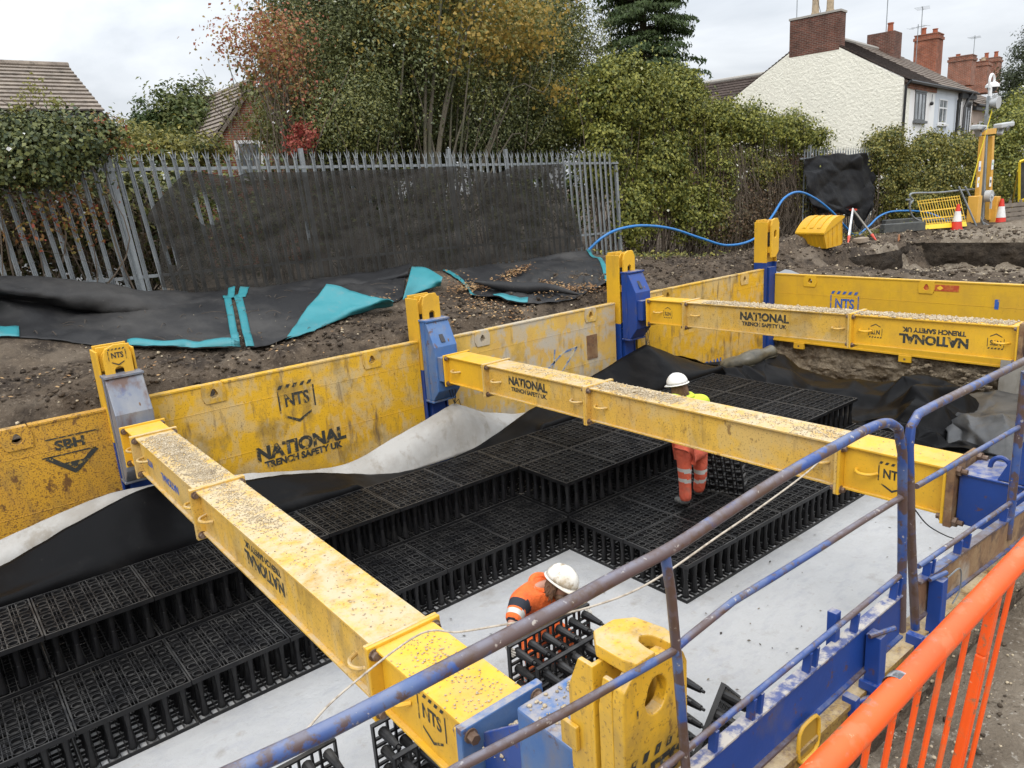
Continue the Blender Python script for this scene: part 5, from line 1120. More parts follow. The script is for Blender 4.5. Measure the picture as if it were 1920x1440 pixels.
# ================================================================ HOUSES
def boxuv(o):
    me = o.data; uv = me.uv_layers.new(name='uv')
    for p in me.polygons:
        n = p.normal; t = V(0, 0, 1).cross(n)
        t = t.normalized() if t.length > .2 else V(1, 0, 0); b = n.cross(t)
        for li in p.loop_indices:
            c = me.vertices[me.loops[li].vertex_index].co; uv.data[li].uv = (c.dot(t), c.dot(b))
    return o
def brick(name, c1, c2, mortar, bw=.225, bh=.075, rough=.9, ms=.010, bump=.5):
    m = bpy.data.materials.new(name); m.use_nodes = True; n = m.node_tree.nodes; l = m.node_tree.links; b = n['Principled BSDF']; b.inputs['Roughness'].default_value = rough; b.inputs['Specular IOR Level'].default_value = .2
    tc = n.new('ShaderNodeUVMap'); br = n.new('ShaderNodeTexBrick'); l.new(tc.outputs[0], br.inputs['Vector'])
    br.inputs['Color1'].default_value = (*c1, 1); br.inputs['Color2'].default_value = (*c2, 1); br.inputs['Mortar'].default_value = (*mortar, 1); br.inputs['Scale'].default_value = 1
    br.inputs['Brick Width'].default_value = bw; br.inputs['Row Height'].default_value = bh; br.inputs['Mortar Size'].default_value = ms; br.inputs['Bias'].default_value = -.1
    ns = n.new('ShaderNodeTexNoise'); ns.inputs['Scale'].default_value = 1.3; ns.inputs['Detail'].default_value = 8; ns.inputs['Roughness'].default_value = .7; l.new(tc.outputs[0], ns.inputs['Vector'])
    mr = n.new('ShaderNodeMapRange'); mr.inputs[1].default_value = .35; mr.inputs[2].default_value = .7; mr.inputs[3].default_value = .55; mr.inputs[4].default_value = 1.25; l.new(ns.outputs[0], mr.inputs[0])
    hs = n.new('ShaderNodeHueSaturation'); l.new(mr.outputs[0], hs.inputs['Value']); l.new(br.outputs[0], hs.inputs['Color']); l.new(hs.outputs[0], b.inputs['Base Color'])
    bp = n.new('ShaderNodeBump'); bp.inputs['Strength'].default_value = bump; bp.inputs['Distance'].default_value = .015; bp.invert = True; l.new(br.outputs['Fac'], bp.inputs['Height']); l.new(bp.outputs[0], b.inputs['Normal'])
    return m
BR_DK = brick('dark_red_brick', (.17, .065, .045), (.10, .045, .035), (.20, .16, .13)); BR_OR = brick('orange_red_brick', (.34, .105, .055), (.24, .075, .045), (.30, .2, .15)); BR_RED = brick('red_brick', (.30, .095, .05), (.22, .075, .045), (.34, .29, .24))
TILE_DK = brick('dark_plain_tiles', (.075, .055, .048), (.105, .08, .066), (.03, .025, .022), bw=.17, bh=.11, ms=.006, bump=.8)
TILE_PAN = M('weathered_pantiles', (.15, .115, .09), [((.24, .2, .16), 1.3, .45, .68, .8, None), ((.07, .055, .045), 3, .48, .66, .8, None)], rough=.9, bump=(9, .4, .03))
TILE_L = M('grey_brown_concrete_tiles', (.20, .165, .135), [((.30, .25, .2), 2.0, .45, .68, .8, None), ((.09, .075, .06), 5, .5, .66, .8, None), ((.10, .11, .05), 9, .6, .7, .5, None)], rough=.95, bump=(14, .5, .02))
REND = M('cream_roughcast_render', (.86, .835, .72), [((.78, .755, .65), .8, .42, .7, .6, None), ((.68, .66, .58), 2.2, .58, .74, .3, (1, 1, .35))], rough=.95, spec=.1, bump=(9, .75, .10))
WHITE = M('white_painted_render', (.84, .835, .82), [((.70, .61, .58), 1.2, .48, .7, .5, (1, 1, .4))], rough=.85); WBLUE = M('pale_blue_render', (.60, .64, .69), [((.5, .53, .57), 1.2, .48, .7, .5, (1, 1, .4))], rough=.85); PINK = M('pinkish_render', (.50, .40, .34), [((.4, .32, .27), 2, .45, .65, .6, None)], rough=.9)
BLKP = M('black_gutter', (.015, .015, .016), rough=.35); GREYF = M('grey_window_frame', (.12, .125, .13), rough=.5); WF = M('white_window_frame', (.75, .75, .75), rough=.4); LEAD = M('lead_flashing', (.22, .23, .25), rough=.6); POT = M('buff_chimney_pot', (.42, .33, .22), [((.22, .17, .12), 6, .45, .65, .7, None)], rough=.9); POTR = M('terracotta_pot', (.30, .09, .045), rough=.9); STONEC = M('cement_flaunching', (.33, .31, .28), rough=.95)
PANE = M('window_glass', (.05, .06, .07), [((.40, .42, .44), 1.1, .40, .62, .9, (1, 1, .6))], rough=.08, spec=.8)
def roof_courses(name, eL, eR, rR, rL, n, mat, parent, th=.03, uvs=False, ridge=None):
    mb = MB(); eL, eR, rR, rL = map(Vector, (eL, eR, rR, rL)); nn = (eR-eL).cross(rL-eL).normalized(); nn = -nn if nn.z < 0 else nn
    for k in range(n):
        a0, a1 = k/n, (k+1.25)/n; a1 = min(a1, 1.02)
        P = [eL.lerp(rL, a0)+nn*(th*1.6), eR.lerp(rR, a0)+nn*(th*1.6), eR.lerp(rR, a1)+nn*th*.4, eL.lerp(rL, a1)+nn*th*.4]
        Q = [p-nn*th for p in P]; mb.add(P+Q, [(0, 1, 2, 3), (7, 6, 5, 4), (0, 4, 5, 1), (1, 5, 6, 2), (2, 6, 7, 3), (3, 7, 4, 0)])
    mb.add([eL-nn*.05, eR-nn*.05, rR-nn*.05, rL-nn*.05, eL-nn*.15, eR-nn*.15, rR-nn*.15, rL-nn*.15], [(0, 1, 2, 3), (7, 6, 5, 4), (0, 4, 5, 1), (1, 5, 6, 2), (2, 6, 7, 3), (3, 7, 4, 0)])
    o = mb.build(name, mat, parent); boxuv(o)
    if ridge:
        q = MB(); q.tube([rL+nn*.05, rR+nn*.05], .11, 8); q.build('ridge_tiles', ridge, o, smooth=True)
    return o
# ---- rendered end-of-terrace cottage and its neighbours
ED = V(.989, .145, 0).normalized(); EP = V(-.145, .989, 0).normalized(); E0 = V(34.543, 15.451, 0)
HH = lambda d, e, z: V(E0.x, E0.y, 0)+ED*d+EP*e+V(0, 0, z)
def hbox(mb, d0, d1, e0, e1, z0, z1, m=0):
    vs = [HH(d, e, z) for z in (z0, z1) for d, e in ((d0, e0), (d1, e0), (d1, e1), (d0, e1))]
    return mb.add(vs, [(0, 1, 2, 3), (7, 6, 5, 4), (4, 5, 1, 0), (5, 6, 2, 1), (6, 7, 3, 2), (7, 4, 0, 3)], m)
RZ, RS = 10.32, 3.9
def terrace(label, d0, d1, wallmat, roofmat, courses, ridge, front_gable=False, ez=7.90, drop=0):
    t = thing('terraced_house', label, 'house', HH((d0+d1)/2, 3.9, 2.2), 'terraced houses behind the hedge')
    mb = MB(); poly = [(0, 2.1), (7.8, 2.1), (7.8, ez+.1-drop), (RS, RZ-.10-drop), (0, ez-drop)]
    mb.prism(poly, lambda u, v, d: HH(d, u, v), d0+.004, d1-.004); w_ = mb.build('wall', wallmat, t); boxuv(w_)
    roof_courses('roof', HH(d0-.02, -.22, ez-.10-drop), HH(d1, -.22, ez-.10-drop), HH(d1, RS, RZ-drop), HH(d0-.02, RS, RZ-drop), courses, roofmat, t, ridge=ridge)
    roof_courses('roof', HH(d1, 8.0, ez-.02-drop), HH(d0-.02, 8.0, ez-.02-drop), HH(d0-.02, RS, RZ-drop), HH(d1, RS, RZ-drop), courses, roofmat, t)
    mb = MB(); mb.tube([HH(d0-.03, -.28, ez-.16-drop), HH(d1, -.28, ez-.16-drop)], .06, 8); mb.build('gutter', BLKP, t, smooth=True)
    return t
def window(t, d0, d1, z0, z1, fm, cols=2, rows=1, sill=True, lint=None):
    mb = MB(); hbox(mb, d0, d1, -.035, -.006, z0, z0+.06); hbox(mb, d0, d1, -.035, -.006, z1-.06, z1)
    for k in range(cols+1):
        x = d0+(d1-d0-.06)*k/cols; hbox(mb, x, x+.06, -.035, -.0065, z0+.061, z1-.061)
    for k in range(1, rows): z = z1-(z1-z0)*.36; hbox(mb, d0+.061, d1-.061, -.034, -.0068, z-.035, z+.035)
    f = mb.build('window', fm, t); mb = MB(); hbox(mb, d0+.02, d1-.02, -.014, -.004, z0+.02, z1-.02); mb.build('pane', PANE, f)
    if sill: mb = MB(); hbox(mb, d0-.12, d1+.12, -.12, -.004, z0-.12, z0-.01); mb.build('sill', fm, f)
    if lint: mb = MB(); hbox(mb, d0-.06, d1+.06, -.05, -.004, z1+.01, z1+.18); mb.build('lintel', lint, f)
t1 = terrace('end cottage with a blank cream roughcast gable and tall brick chimney', 0, 5.05, WHITE, TILE_DK, 26, STONEC)
mb = MB(); poly = [(-.02, 2.1), (7.8, 2.1), (7.8, 7.98), (RS, RZ-.06), (-.02, 7.86)]; mb.prism(poly, lambda u, v, d: HH(d, u, v), -.05, .0); mb.build('gable_wall', REND, t1)
mb = MB(); hbox(mb, 0, .9, -.03, -.004, 2.1, 7.5); mb.build('quoin_strip', REND, t1)
mb = MB(); hbox(mb, .2, 5.04, -.06, -.005, 7.50, 7.72); o = mb.build('eaves_course', BR_RED, t1); boxuv(o)
mb = MB(); mb.tube([HH(-.06, -.30, 7.72), HH(-.07, -.12, 7.55), HH(-.09, -.10, 5.0), HH(-.09, -.10, 2.2)], .055, 8); mb.build('downpipe', BLKP, t1, smooth=True)
window(t1, 1.75, 3.45, 6.22, 7.42, GREYF, cols=3, lint=GREYF)
mb = MB(); p = HH(4.2, -.08, 7.0); mb.sphere(p, .09, 8, 6); mb.bar(p, p+V(0, 0, .4), .02, .02); mb.build('wall_lamp', BLKP, t1, smooth=True)
mb = MB(); hbox(mb, -.06, .62, 2.72, 4.96, 9.45, 11.0); o = mb.build('chimney', BR_DK, t1); boxuv(o)
mb = MB(); hbox(mb, -.10, .66, 2.68, 5.0, 11.003, 11.09); mb.build('cap', STONEC, o)
for e in (3.30, 3.95):
    mb = MB(); c = HH(.28, e, 0); mb.tube([V(c.x, c.y, z) for z in (11.09, 11.2, 11.21, 11.75, 11.76, 11.9, 11.91, 12.1)], [.19, .18, .16, .145, .17, .17, .15, .15], 12); mb.build('chimney_pot', POT, o, smooth=True)
t2 = terrace('pale blue middle cottage with a white casement window', 5.05, 9.2, WBLUE, TILE_PAN, 13, STONEC)
window(t2, 5.75, 7.25, 6.15, 7.28, WF, cols=2, rows=2)
mb = MB(); mb.tube([HH(8.9, -.3, 7.65), HH(8.9, -.12, 7.3), HH(8.9, -.11, 2.2)], .06, 8); mb.build('downpipe', BLKP, t2, smooth=True)
t3 = terrace('white cottage with black trimmed windows at the end of the row', 9.2, 12.5, WHITE, TILE_PAN, 13, STONEC)
window(t3, 9.5, 9.9, 6.0, 7.3, BLKP, cols=1, lint=BLKP); window(t3, 10.95, 12.1, 5.7, 7.15, BLKP, cols=2, lint=BLKP)
mb = MB(); mb.tube([HH(10.9, -.3, 7.7), HH(10.6, -.16, 7.35), HH(10.35, -.12, 7.0), HH(10.3, -.11, 2.2)], .075, 8); mb.build('downpipe', BLKP, t3, smooth=True)
mb = MB(); hbox(mb, 9.3, 12.5, -.2, -.02, 7.45, 7.68); mb.build('fascia', BLKP, t3)
t4 = terrace('pinkish cottage set lower beyond the white one', 12.6, 21.0, PINK, TILE_PAN, 13, STONEC, drop=.55)
window(t4, 14.4, 15.7, 5.4, 6.4, WF, cols=2)
mb = MB(); hbox(mb, 12.6, 21, -.2, -.02, 6.95, 7.15); mb.build('fascia', BLKP, t4)
def ridge_chimney(px0, px1, ptop, pbot, e, t, mat, pots=(), oversail=True, dd=.7):
    n = EP; P0 = HH(0, e, 0); a = atp(px0, ptop, P0, n); b_ = atp(px1, ptop, P0, n); q = atp((px0+px1)/2, pbot, P0, n)
    d0 = (a-HH(0, 0, 0)).dot(ED); d1 = (b_-HH(0, 0, 0)).dot(ED); z1 = (a.z+b_.z)/2; z0 = min(q.z-.5, 9.6)
    w2 = min(d1-d0, 1.3); d1 = d0+w2
    mb = MB(); hbox(mb, d0, d1, e-dd, e+dd*.6, z0, z1); o = mb.build('chimney', mat, t); boxuv(o)
    if oversail:
        mb = MB(); hbox(mb, d0-.06, d1+.06, e-dd-.06, e+dd*.6+.06, z1-.28, z1-.12); hbox(mb, d0-.03, d1+.03, e-dd-.03, e+dd*.6+.03, z1+.003, z1+.06); q_ = mb.build('oversail', mat, o); boxuv(q_)
    for f, h_, m_ in pots:
        c = HH(d0+w2*.5, e-dd+(dd*1.6)*f, 0); mb = MB(); mb.tube([V(c.x, c.y, z1+.05), V(c.x, c.y, z1+.05+h_*.85), V(c.x, c.y, z1+.05+h_*.86), V(c.x, c.y, z1+.05+h_)], [.15, .13, .16, .16], 10); mb.build('chimney_pot', m_, o, smooth=True)
    return o, HH((d0+d1)/2, e, z1)
_, c2 = ridge_chimney(1645, 1668, 66, 100, 3.9, t1, BR_DK, ((.3, .45, POTR),), oversail=False, dd=.85)
_, c3 = ridge_chimney(1731, 1752, 70, 128, 3.9, t2, BR_OR, ((.25, .3, POTR), (.75, .45, POTR)), dd=.8)
_, c4 = ridge_chimney(1795, 1808, 109, 150, 3.9, t3, BR_RED, ((.7, .2, POTR),), dd=.9)
_, c5 = ridge_chimney(1826, 1840, 120, 165, 3.9, t4, BR_RED, ((.3, .3, POT), (.7, .3, POT)), dd=.9)
_, c6 = ridge_chimney(1850, 1866, 113, 165, 3.9, t4, BR_RED, ((.25, .45, POTR), (.75, .45, POTR)), dd=.8)
def aerial(label, base, h, n=6, parent=None, yaw=0):
    mb = MB(); b_ = Vector(base); mb.tube([b_, b_+V(0, 0, h)], .022, 6); a = V(math.cos(yaw), math.sin(yaw), 0); s = V(-math.sin(yaw), math.cos(yaw), 0); c = b_+V(0, 0, h*.93)
    mb.tube([c-a*.55, c+a*.55], .014, 5)
    for k in range(n): q = c+a*(-.5+k/(n-1)); L_ = .42-.02*k; mb.tube([q-s*L_, q+s*L_], .008, 5)
    mb.build('aerial', GALV, parent, smooth=True)
aerial('', c2+V(.3, -.1, -.3), 2.6, 7, t1, 1.2); aerial('', c3+V(-.3, .2, .2), 1.5, 4, t2, .3); aerial('', c3+V(-1.2, 0, -1.8), 2.4, 4, t2, 1.4); aerial('', c5+V(.2, .3, -.2), 2.2, 5, t4, .2)
mb = MB(); q = HH(.3, 4.8, 11.0); mb.tube([q, q+V(0, 0, 2.5)], .02, 5); mb.build('aerial', GALV, t1)
rw = thing('house_wing', 'dark tiled rear wing roof joining the left side of the roughcast gable', 'house', HH(3, 10, 2.2))
Q = [atp(x, y, HH(4.5, 0, 0), ED) for x, y in ((1300, 190), (1395, 235))]
mb = MB(); mb.prism([(7.85, 2.1), (14.6, 2.1), (14.6, 7.2), (7.85, 7.2)], lambda u, v, d: HH(d, u, v), .6, 5.0); boxuv(mb.build('wall', BR_DK, rw))
roof_courses('roof', HH(.4, 7.82, 7.0), HH(.4, 14.8, 7.0), HH(2.9, 14.8, 9.25), HH(2.9, 6.2, 9.25), 16, TILE_DK, rw, ridge=STONEC)
mb = MB(); tag(mb.tube(catmull([HH(1, 3.9, 11.0), HH(-6, 2, 12.4), HH(-14, .2, 15.6)], 16), .012, 5) and mb.build('overhead_wire', BLKP), 'thin overhead wire running from the terrace chimneys to the upper right', 'wire')
mb = MB(); mb.add([], []); 
# low brick garden wall below the gable
mb = MB(); mb.box(23.0, 27.5, 14.2, 14.45, 2.2, 4.9); o = mb.build('garden_wall', BR_RED); boxuv(o); tag(o, 'low red brick wall glimpsed through the spiked fence below the gable', 'wall')
# ---- house on the left behind the brambles
lh = thing('bungalow', 'house with a grey brown tiled roof rising over the brambles on the left', 'house', (1, 27, 2.6))
mb = MB(); mb.box(-8, 5.12, 24.35, 31, 2.4, 7.0); mb.prism([(24.35, 7.0), (31, 7.0), (27.6, 8.8)], lambda u, v, d: V(d, u, v), 4.9, 5.12); o = mb.build('wall', M('grey_render_wall', (.34, .35, .36), [((.25, .25, .25), 1, .45, .65, .6, None)], rough=.9), lh)
roof_courses('roof', V(-8, 24.0, 7.22), V(5.35, 24.0, 7.22), V(5.30, 27.2, 8.86), V(-8, 27.2, 8.82), 12, TILE_L, lh, th=.05, ridge=TILE_L)
roof_courses('roof', V(5.35, 30.8, 7.22), V(-8, 30.8, 7.22), V(-8, 27.2, 8.82), V(5.30, 27.2, 8.86), 12, TILE_L, lh, th=.05)
mb = MB(); mb.box(-8, 5.40, 23.86, 23.98, 7.02, 7.17); mb.build('gutter', BLKP, lh); mb = MB(); mb.box(-8, 5.38, 23.99, 24.32, 6.98, 7.05); mb.build('soffit', M('dark_grey_soffit', (.06, .065, .075), rough=.5), lh)
mb = MB(); mb.box(-8, 5.2, 24.25, 24.34, 6.5, 6.95); mb.build('fascia_band', M('slate_blue_cladding', (.10, .115, .14), rough=.5), lh)
for x in (3.0, 4.2):
    mb = MB(); mb.box(x, x+1.0, 24.28, 24.33, 5.6, 6.45); f = mb.build('window', GREYF, lh); mb = MB(); mb.box(x+.06, x+.94, 24.27, 24.279, 5.66, 6.39); mb.build('pane', PANE, f)
# ---- brick gabled house behind the red leaved tree
bh = thing('brick_house', 'red brick gabled house half hidden behind the red leaved tree', 'house', (11, 27, 2.6))
yb = 26.0; GA = aty(402, 262, yb); GP = aty(455, 160, yb); gx0 = GA.x; gz0 = GA.z; gp = GP.x+.25; gzp = GP.z
mb = MB(); gx1 = 2*gp-gx0; mb.prism([(gx0, 2.4), (gx1, 2.4), (gx1, gz0), (gp, gzp), (gx0, gz0)], lambda u, v, d: V(u, yb+d, v), 0, 6); boxuv(mb.build('wall', BR_RED, bh))
roof_courses('roof', V(gx1+.2, yb-.12, gz0-.1), V(gx1+.2, yb+6.2, gz0-.1), V(gp, yb+6.2, gzp+.1), V(gp, yb-.12, gzp+.1), 12, TILE_L, bh, th=.05, ridge=TILE_L)
roof_courses('roof', V(gx0-.2, yb+6.2, gz0-.1), V(gx0-.2, yb-.12, gz0-.1), V(gp, yb-.12, gzp+.1), V(gp, yb+6.2, gzp+.1), 12, TILE_L, bh, th=.05)
w0 = aty(438, 264, yb); mb = MB(); mb.box(w0.x, w0.x+.9, yb-.06, yb-.004, w0.z-1.3, w0.z); f = mb.build('window', WF, bh); mb = MB(); mb.box(w0.x+.1, w0.x+.8, yb-.07, yb-.061, w0.z-1.2, w0.z-.1); mb.build('pane', PANE, f)
mb = MB(); q = V(gp-.3, yb+.6, gzp); mb.tube([q, q+V(-.1, 0, 1.0), q+V(.7, 0, .95)], .02, 5); mb.build('aerial', GALV, bh)
# ================================================================ VEGETATION
def leafmat(name, cols, trans=.25, rough=.55, dark=1.0):
    m = bpy.data.materials.new(name); m.use_nodes = True; n = m.node_tree.nodes; l = m.node_tree.links; b = n['Principled BSDF']; b.inputs['Roughness'].default_value = rough; b.inputs['Specular IOR Level'].default_value = .3
    g = n.new('ShaderNodeNewGeometry'); cr = n.new('ShaderNodeValToRGB'); l.new(g.outputs['Random Per Island'], cr.inputs[0])
    e = cr.color_ramp.elements
    for k, c in enumerate(cols):
        p = k/(len(cols)-1)
        x = e[0] if k == 0 else e[1] if k == len(cols)-1 else e.new(p)
        x.position = p; x.color = (*c, 1)
    l.new(cr.outputs[0], b.inputs['Base Color'])
    tr = n.new('ShaderNodeBsdfTranslucent'); mx = n.new('ShaderNodeMixShader'); mx.inputs[0].default_value = trans; l.new(cr.outputs[0], tr.inputs[0]); l.new(b.outputs[0], mx.inputs[1]); l.new(tr.outputs[0], mx.inputs[2]); l.new(mx.outputs[0], n['Material Output'].inputs[0])
    return m
IVY = leafmat('ivy_leaves', [(.05, .075, .018), (.10, .13, .028), (.19, .215, .04), (.28, .29, .065), (.40, .39, .13), (.08, .11, .025), (.31, .30, .06)])
IVY_D = leafmat('dark_ivy_leaves', [(.04, .065, .02), (.08, .11, .028), (.14, .17, .04), (.23, .24, .055), (.06, .09, .024), (.30, .26, .06)])
HOLLY = leafmat('dark_glossy_leaves', [(.032, .052, .018), (.06, .088, .028), (.10, .13, .042), (.042, .066, .022), (.19, .20, .075)], trans=.12, rough=.35)
EVERG = leafmat('evergreen_leaves', [(.04, .06, .02), (.07, .095, .03), (.115, .135, .04), (.055, .075, .026), (.20, .195, .055)], trans=.15, rough=.4)
MAPLE = leafmat('autumn_maple_leaves', [(.48, .31, .07), (.60, .43, .11), (.30, .24, .06), (.46, .24, .06), (.20, .20, .05), (.12, .14, .04)], trans=.4)
REDL = leafmat('red_autumn_leaves', [(.36, .10, .07), (.48, .20, .10), (.28, .07, .055), (.50, .33, .14), (.20, .17, .06), (.42, .15, .11), (.30, .24, .08)], trans=.35)
CRIMS = leafmat('crimson_leaves', [(.26, .045, .04), (.18, .03, .03), (.32, .10, .06)], trans=.3)
BROWNL = leafmat('brown_dead_leaves', [(.13, .075, .04), (.09, .055, .03), (.17, .11, .06), (.08, .07, .035)], trans=.2)
CONIF = leafmat('conifer_sprays', [(.05, .08, .028), (.11, .15, .04), (.22, .25, .06), (.36, .34, .08), (.08, .115, .035)], trans=.3)
BRAMB = leafmat('bramble_leaves', [(.035, .055, .028), (.06, .085, .045), (.095, .12, .065), (.045, .07, .034), (.16, .17, .05)], trans=.15, rough=.45)
GREENT = leafmat('mid_green_leaves', [(.05, .08, .022), (.075, .11, .03), (.11, .145, .045), (.15, .16, .045)], trans=.3)
YELT = leafmat('yellow_green_leaves', [(.26, .24, .06), (.33, .29, .07), (.2, .2, .06)], trans=.4)
BARK = M('grey_brown_bark', (.075, .064, .044), [((.12, .105, .072), 4, .45, .66, .8, (1, 1, .3)), ((.05, .06, .028), 3, .5, .66, .7, (1, 1, .4))], rough=.95, bump=(16, .6, .02))
TWIG = M('brown_twigs', (.085, .064, .045), [((.15, .115, .085), 5, .45, .66, .7, None)], rough=.95)
def unit(a): return a/np.maximum(np.linalg.norm(a, axis=1, keepdims=True), 1e-9)
def crown(ells, nclump, per, sig, shell=.55, squash=.8):
    """clump centres spread through a set of ellipsoids, then leaves round each clump"""
    vol = np.array([e[3]*e[4]*e[5] for e in ells])**.8; pick = rng.choice(len(ells), nclump, p=vol/vol.sum())
    C = np.array([e[:3] for e in ells])[pick]; R = np.array([e[3:6] for e in ells])[pick]
    d = unit(rng.normal(size=(nclump, 3))); rad = shell+(1-shell)*rng.random(nclump)**.6; rad *= rng.uniform(.82, 1.12, nclump)
    cc = C+d*R*rad[:, None]; sg = sig*rng.uniform(.6, 1.35, nclump)
    n = rng.poisson(per, nclump)+2; idx = np.repeat(np.arange(nclump), n); N = len(idx)
    off = rng.normal(size=(N, 3))*sg[idx][:, None]; off[:, 2] *= squash
    return cc[idx]+off, unit(unit(d)[idx]*.7+unit(off)*.6+rng.normal(size=(N, 3))*.55+np.array([0, 0, .35])), cc
def leaf_mesh(name, P, Nn, size, mat, parent=None, aspect=.55, droop=0):
    N = len(P); a = rng.normal(size=(N, 3)); a[:, 2] -= droop; u = unit(np.cross(Nn, a)); v = np.cross(u, Nn); v = unit(v)
    if droop: flip = np.sign(v[:, 2]); v *= -flip[:, None]
    s = size*rng.uniform(.55, 1.35, N)[:, None]; k = .18*s*Nn
    vs = np.stack([P-v*s*.5, P+u*s*aspect*.5+k*.3, P+v*s*.55-k, P-u*s*aspect*.5+k*.3], 1).reshape(-1, 3)
    return npmesh(name, vs, np.arange(N*4).reshape(N, 4), mat, parent)
def limbs(name, base, targets, r0, mat, parent, kink=.25, seg=6, fork=.35):
    mb = MB(); base = Vector(base)
    for q in targets:
        q = Vector(q); L_ = (q-base).length; mid_ = base.lerp(q, fork)+V(random.gauss(0, kink*.3), random.gauss(0, kink*.3), L_*.10); m2 = base.lerp(q, .72)+V(random.gauss(0, kink), random.gauss(0, kink), random.gauss(0, kink*.6)+L_*.04)
        pts = catmull([base+V(random.gauss(0, r0*.4), random.gauss(0, r0*.4), 0), mid_, m2, q], 12); mb.tube(pts, [r0*(1-.93*k/11) for k in range(12)], seg, caps=False)
    return mb.build(name, mat, parent, smooth=True)
def El(px, py, Y, rx, ry, rz): c = aty(px, py, Y); return (c.x, c.y, c.z, rx, ry, rz)
def tree(name, label, cat, base, ells, nclump, per, sig, leaf, mat, r0=.1, nb=30, shell=.45, group=None, aspect=.55, droop=0, bark=BARK, squash=.8, kink=.25, trunk=True, fork=.35):
    t = thing(name, label, cat, base, group); P, Nn, cc = crown(ells, nclump, per, sig, shell, squash)
    leaf_mesh('crown', P, Nn, leaf, mat, t, aspect, droop)
    if nb:
        tg = cc[rng.choice(len(cc), min(nb, len(cc)), replace=False)]; limbs('limbs', base, tg, r0*.55, bark, t, kink, fork=fork)
    if trunk:
        b0 = Vector(base); top_ = Vector(np.mean([e[:3] for e in ells], axis=0)); mb = MB(); pts = catmull([b0-V(0, 0, .3), b0.lerp(V(b0.x, b0.y, top_.z), .5)+V(random.gauss(0, .1), random.gauss(0, .1), 0), top_], 12)
        mb.tube(pts, [r0*(1.15-.08*k) for k in range(12)], 8, caps=False); mb.build('trunk', bark, t, smooth=True)
    return t
def G0(px, Y): p = aty(px, 400, Y); return V(p.x, Y, gz(p.x, Y)-.05)
TB = 'trees and shrubs crowding behind the palisade fence'
tree('holly_tree', 'tall dark holly with glossy leaves left of the pale trunks', 'tree', G0(690, 16), [El(660, 40, 16, 1.7, 1.4, 1.8), El(730, 130, 15.6, 1.5, 1.2, 1.6), El(630, 150, 16.5, 1.3, 1.2, 1.5), El(780, 190, 15.6, 1.0, 1.0, 1.2), El(740, -60, 16.4, 2.2, 1.6, 1.6), El(790, 130, 14.7, .5, .4, .7), El(700, 190, 14.9, .8, .5, .7), El(740, 60, 14.9, .7, .5, .6), El(600, 20, 17, 1.2, 1.0, 1.5), El(560, 60, 18, 1.0, 1, 1.5)], 560, 90, .24, .08, HOLLY, .16, 14, shell=.3, group=TB)
tree('evergreen_tree', 'dense dark evergreen right of the yellow maple', 'tree', G0(1000, 17), [El(960, 90, 17, 1.9, 1.5, 1.9), El(1060, 110, 17, 1.3, 1.2, 1.9), El(1000, 190, 16.5, 1.6, 1.2, 1.1), El(1090, 200, 16.2, .9, .9, 1.3), El(1070, 20, 17.5, .9, .9, 1.5), El(900, 160, 17, 1.2, 1, 1.3), El(930, 190, 14.8, 1.0, .5, .6), El(870, 150, 15, .7, .5, .6), El(1000, 130, 15, .8, .6, .8), El(1095, 140, 15.5, .6, .6, 1.2)], 560, 95, .25, .075, EVERG, .16, 14, shell=.3, group=TB)
mp = tree('maple_tree', 'many stemmed maple with yellow autumn leaves and pale trunks', 'tree', G0(832, 14.6), [El(880, 40, 15, 1.9, 1.3, 1.0), El(960, 60, 14.9, 1.4, 1.0, .9), El(760, 40, 15, .9, .8, .7), El(840, -50, 15.3, 2.4, 1.5, 1.2), El(900, 100, 14.6, .9, .7, .5), El(1010, 30, 15, .9, .8, .7), El(690, 100, 14.9, .35, .3, .3), El(1045, 170, 14.2, .5, .3, .22), El(1010, 90, 14.8, .7, .5, .5), El(820, 90, 14.8, .8, .5, .4)], 300, 28, .24, .085, MAPLE, .05, 8, shell=.2, group=TB, aspect=.9, trunk=False, fork=.6)
b0 = G0(832, 14.6); mb = MB()
for k, (px, py, r) in enumerate(((800, 60, .085), (830, -30, .10), (870, 20, .085), (905, -40, .08), (770, 120, .06), (850, 120, .06), (930, 60, .05), (960, 150, .035))):
    q = aty(px, py, 14.8+.2*random.random()); b1 = b0+V(-.3+.1*k, .1*random.random(), 0); mb.tube(catmull([b1-V(0, 0, .3), b1.lerp(V(b1.x*.85+q.x*.15, b1.y, q.z), .42)+V(random.gauss(0, .06), 0, 0), q], 14), [r*.72*(1-.05*i) for i in range(14)], 8, caps=False)
mb.build('trunk', BARK, mp, smooth=True)
rt = tree('red_leaved_tree', 'thin branched tree with red and orange autumn leaves at the left edge of the wood', 'tree', G0(600, 14.6), [El(505, 100, 15, .75, .6, .65), El(465, 80, 15, .55, .5, .4), El(540, 150, 15, .55, .5, .55), El(500, 45, 15.2, .5, .5, .35), El(440, 70, 15, .3, .2, .25), El(540, 70, 15, .6, .5, .45), El(570, 200, 14.8, .5, .4, .5)], 300, 12, .26, .062, REDL, .045, 40, shell=.1, group=TB, aspect=.8, bark=TWIG, trunk=False)
tree('olive_tree', 'olive green tree with thin pale stems between the red leaved tree and the holly', 'tree', G0(640, 14.8), [El(610, 120, 15.3, .8, .6, 1.1), El(640, 210, 15, 1.0, .6, .8), El(560, 230, 15, .8, .6, .6), El(650, 60, 15.5, .7, .5, .8)], 260, 36, .24, .062, leafmat('olive_brown_leaves', [(.10, .11, .035), (.17, .16, .05), (.075, .085, .03), (.24, .17, .07), (.13, .14, .05)], trans=.3), .05, 26, group=TB, shell=.15, bark=TWIG, trunk=False)
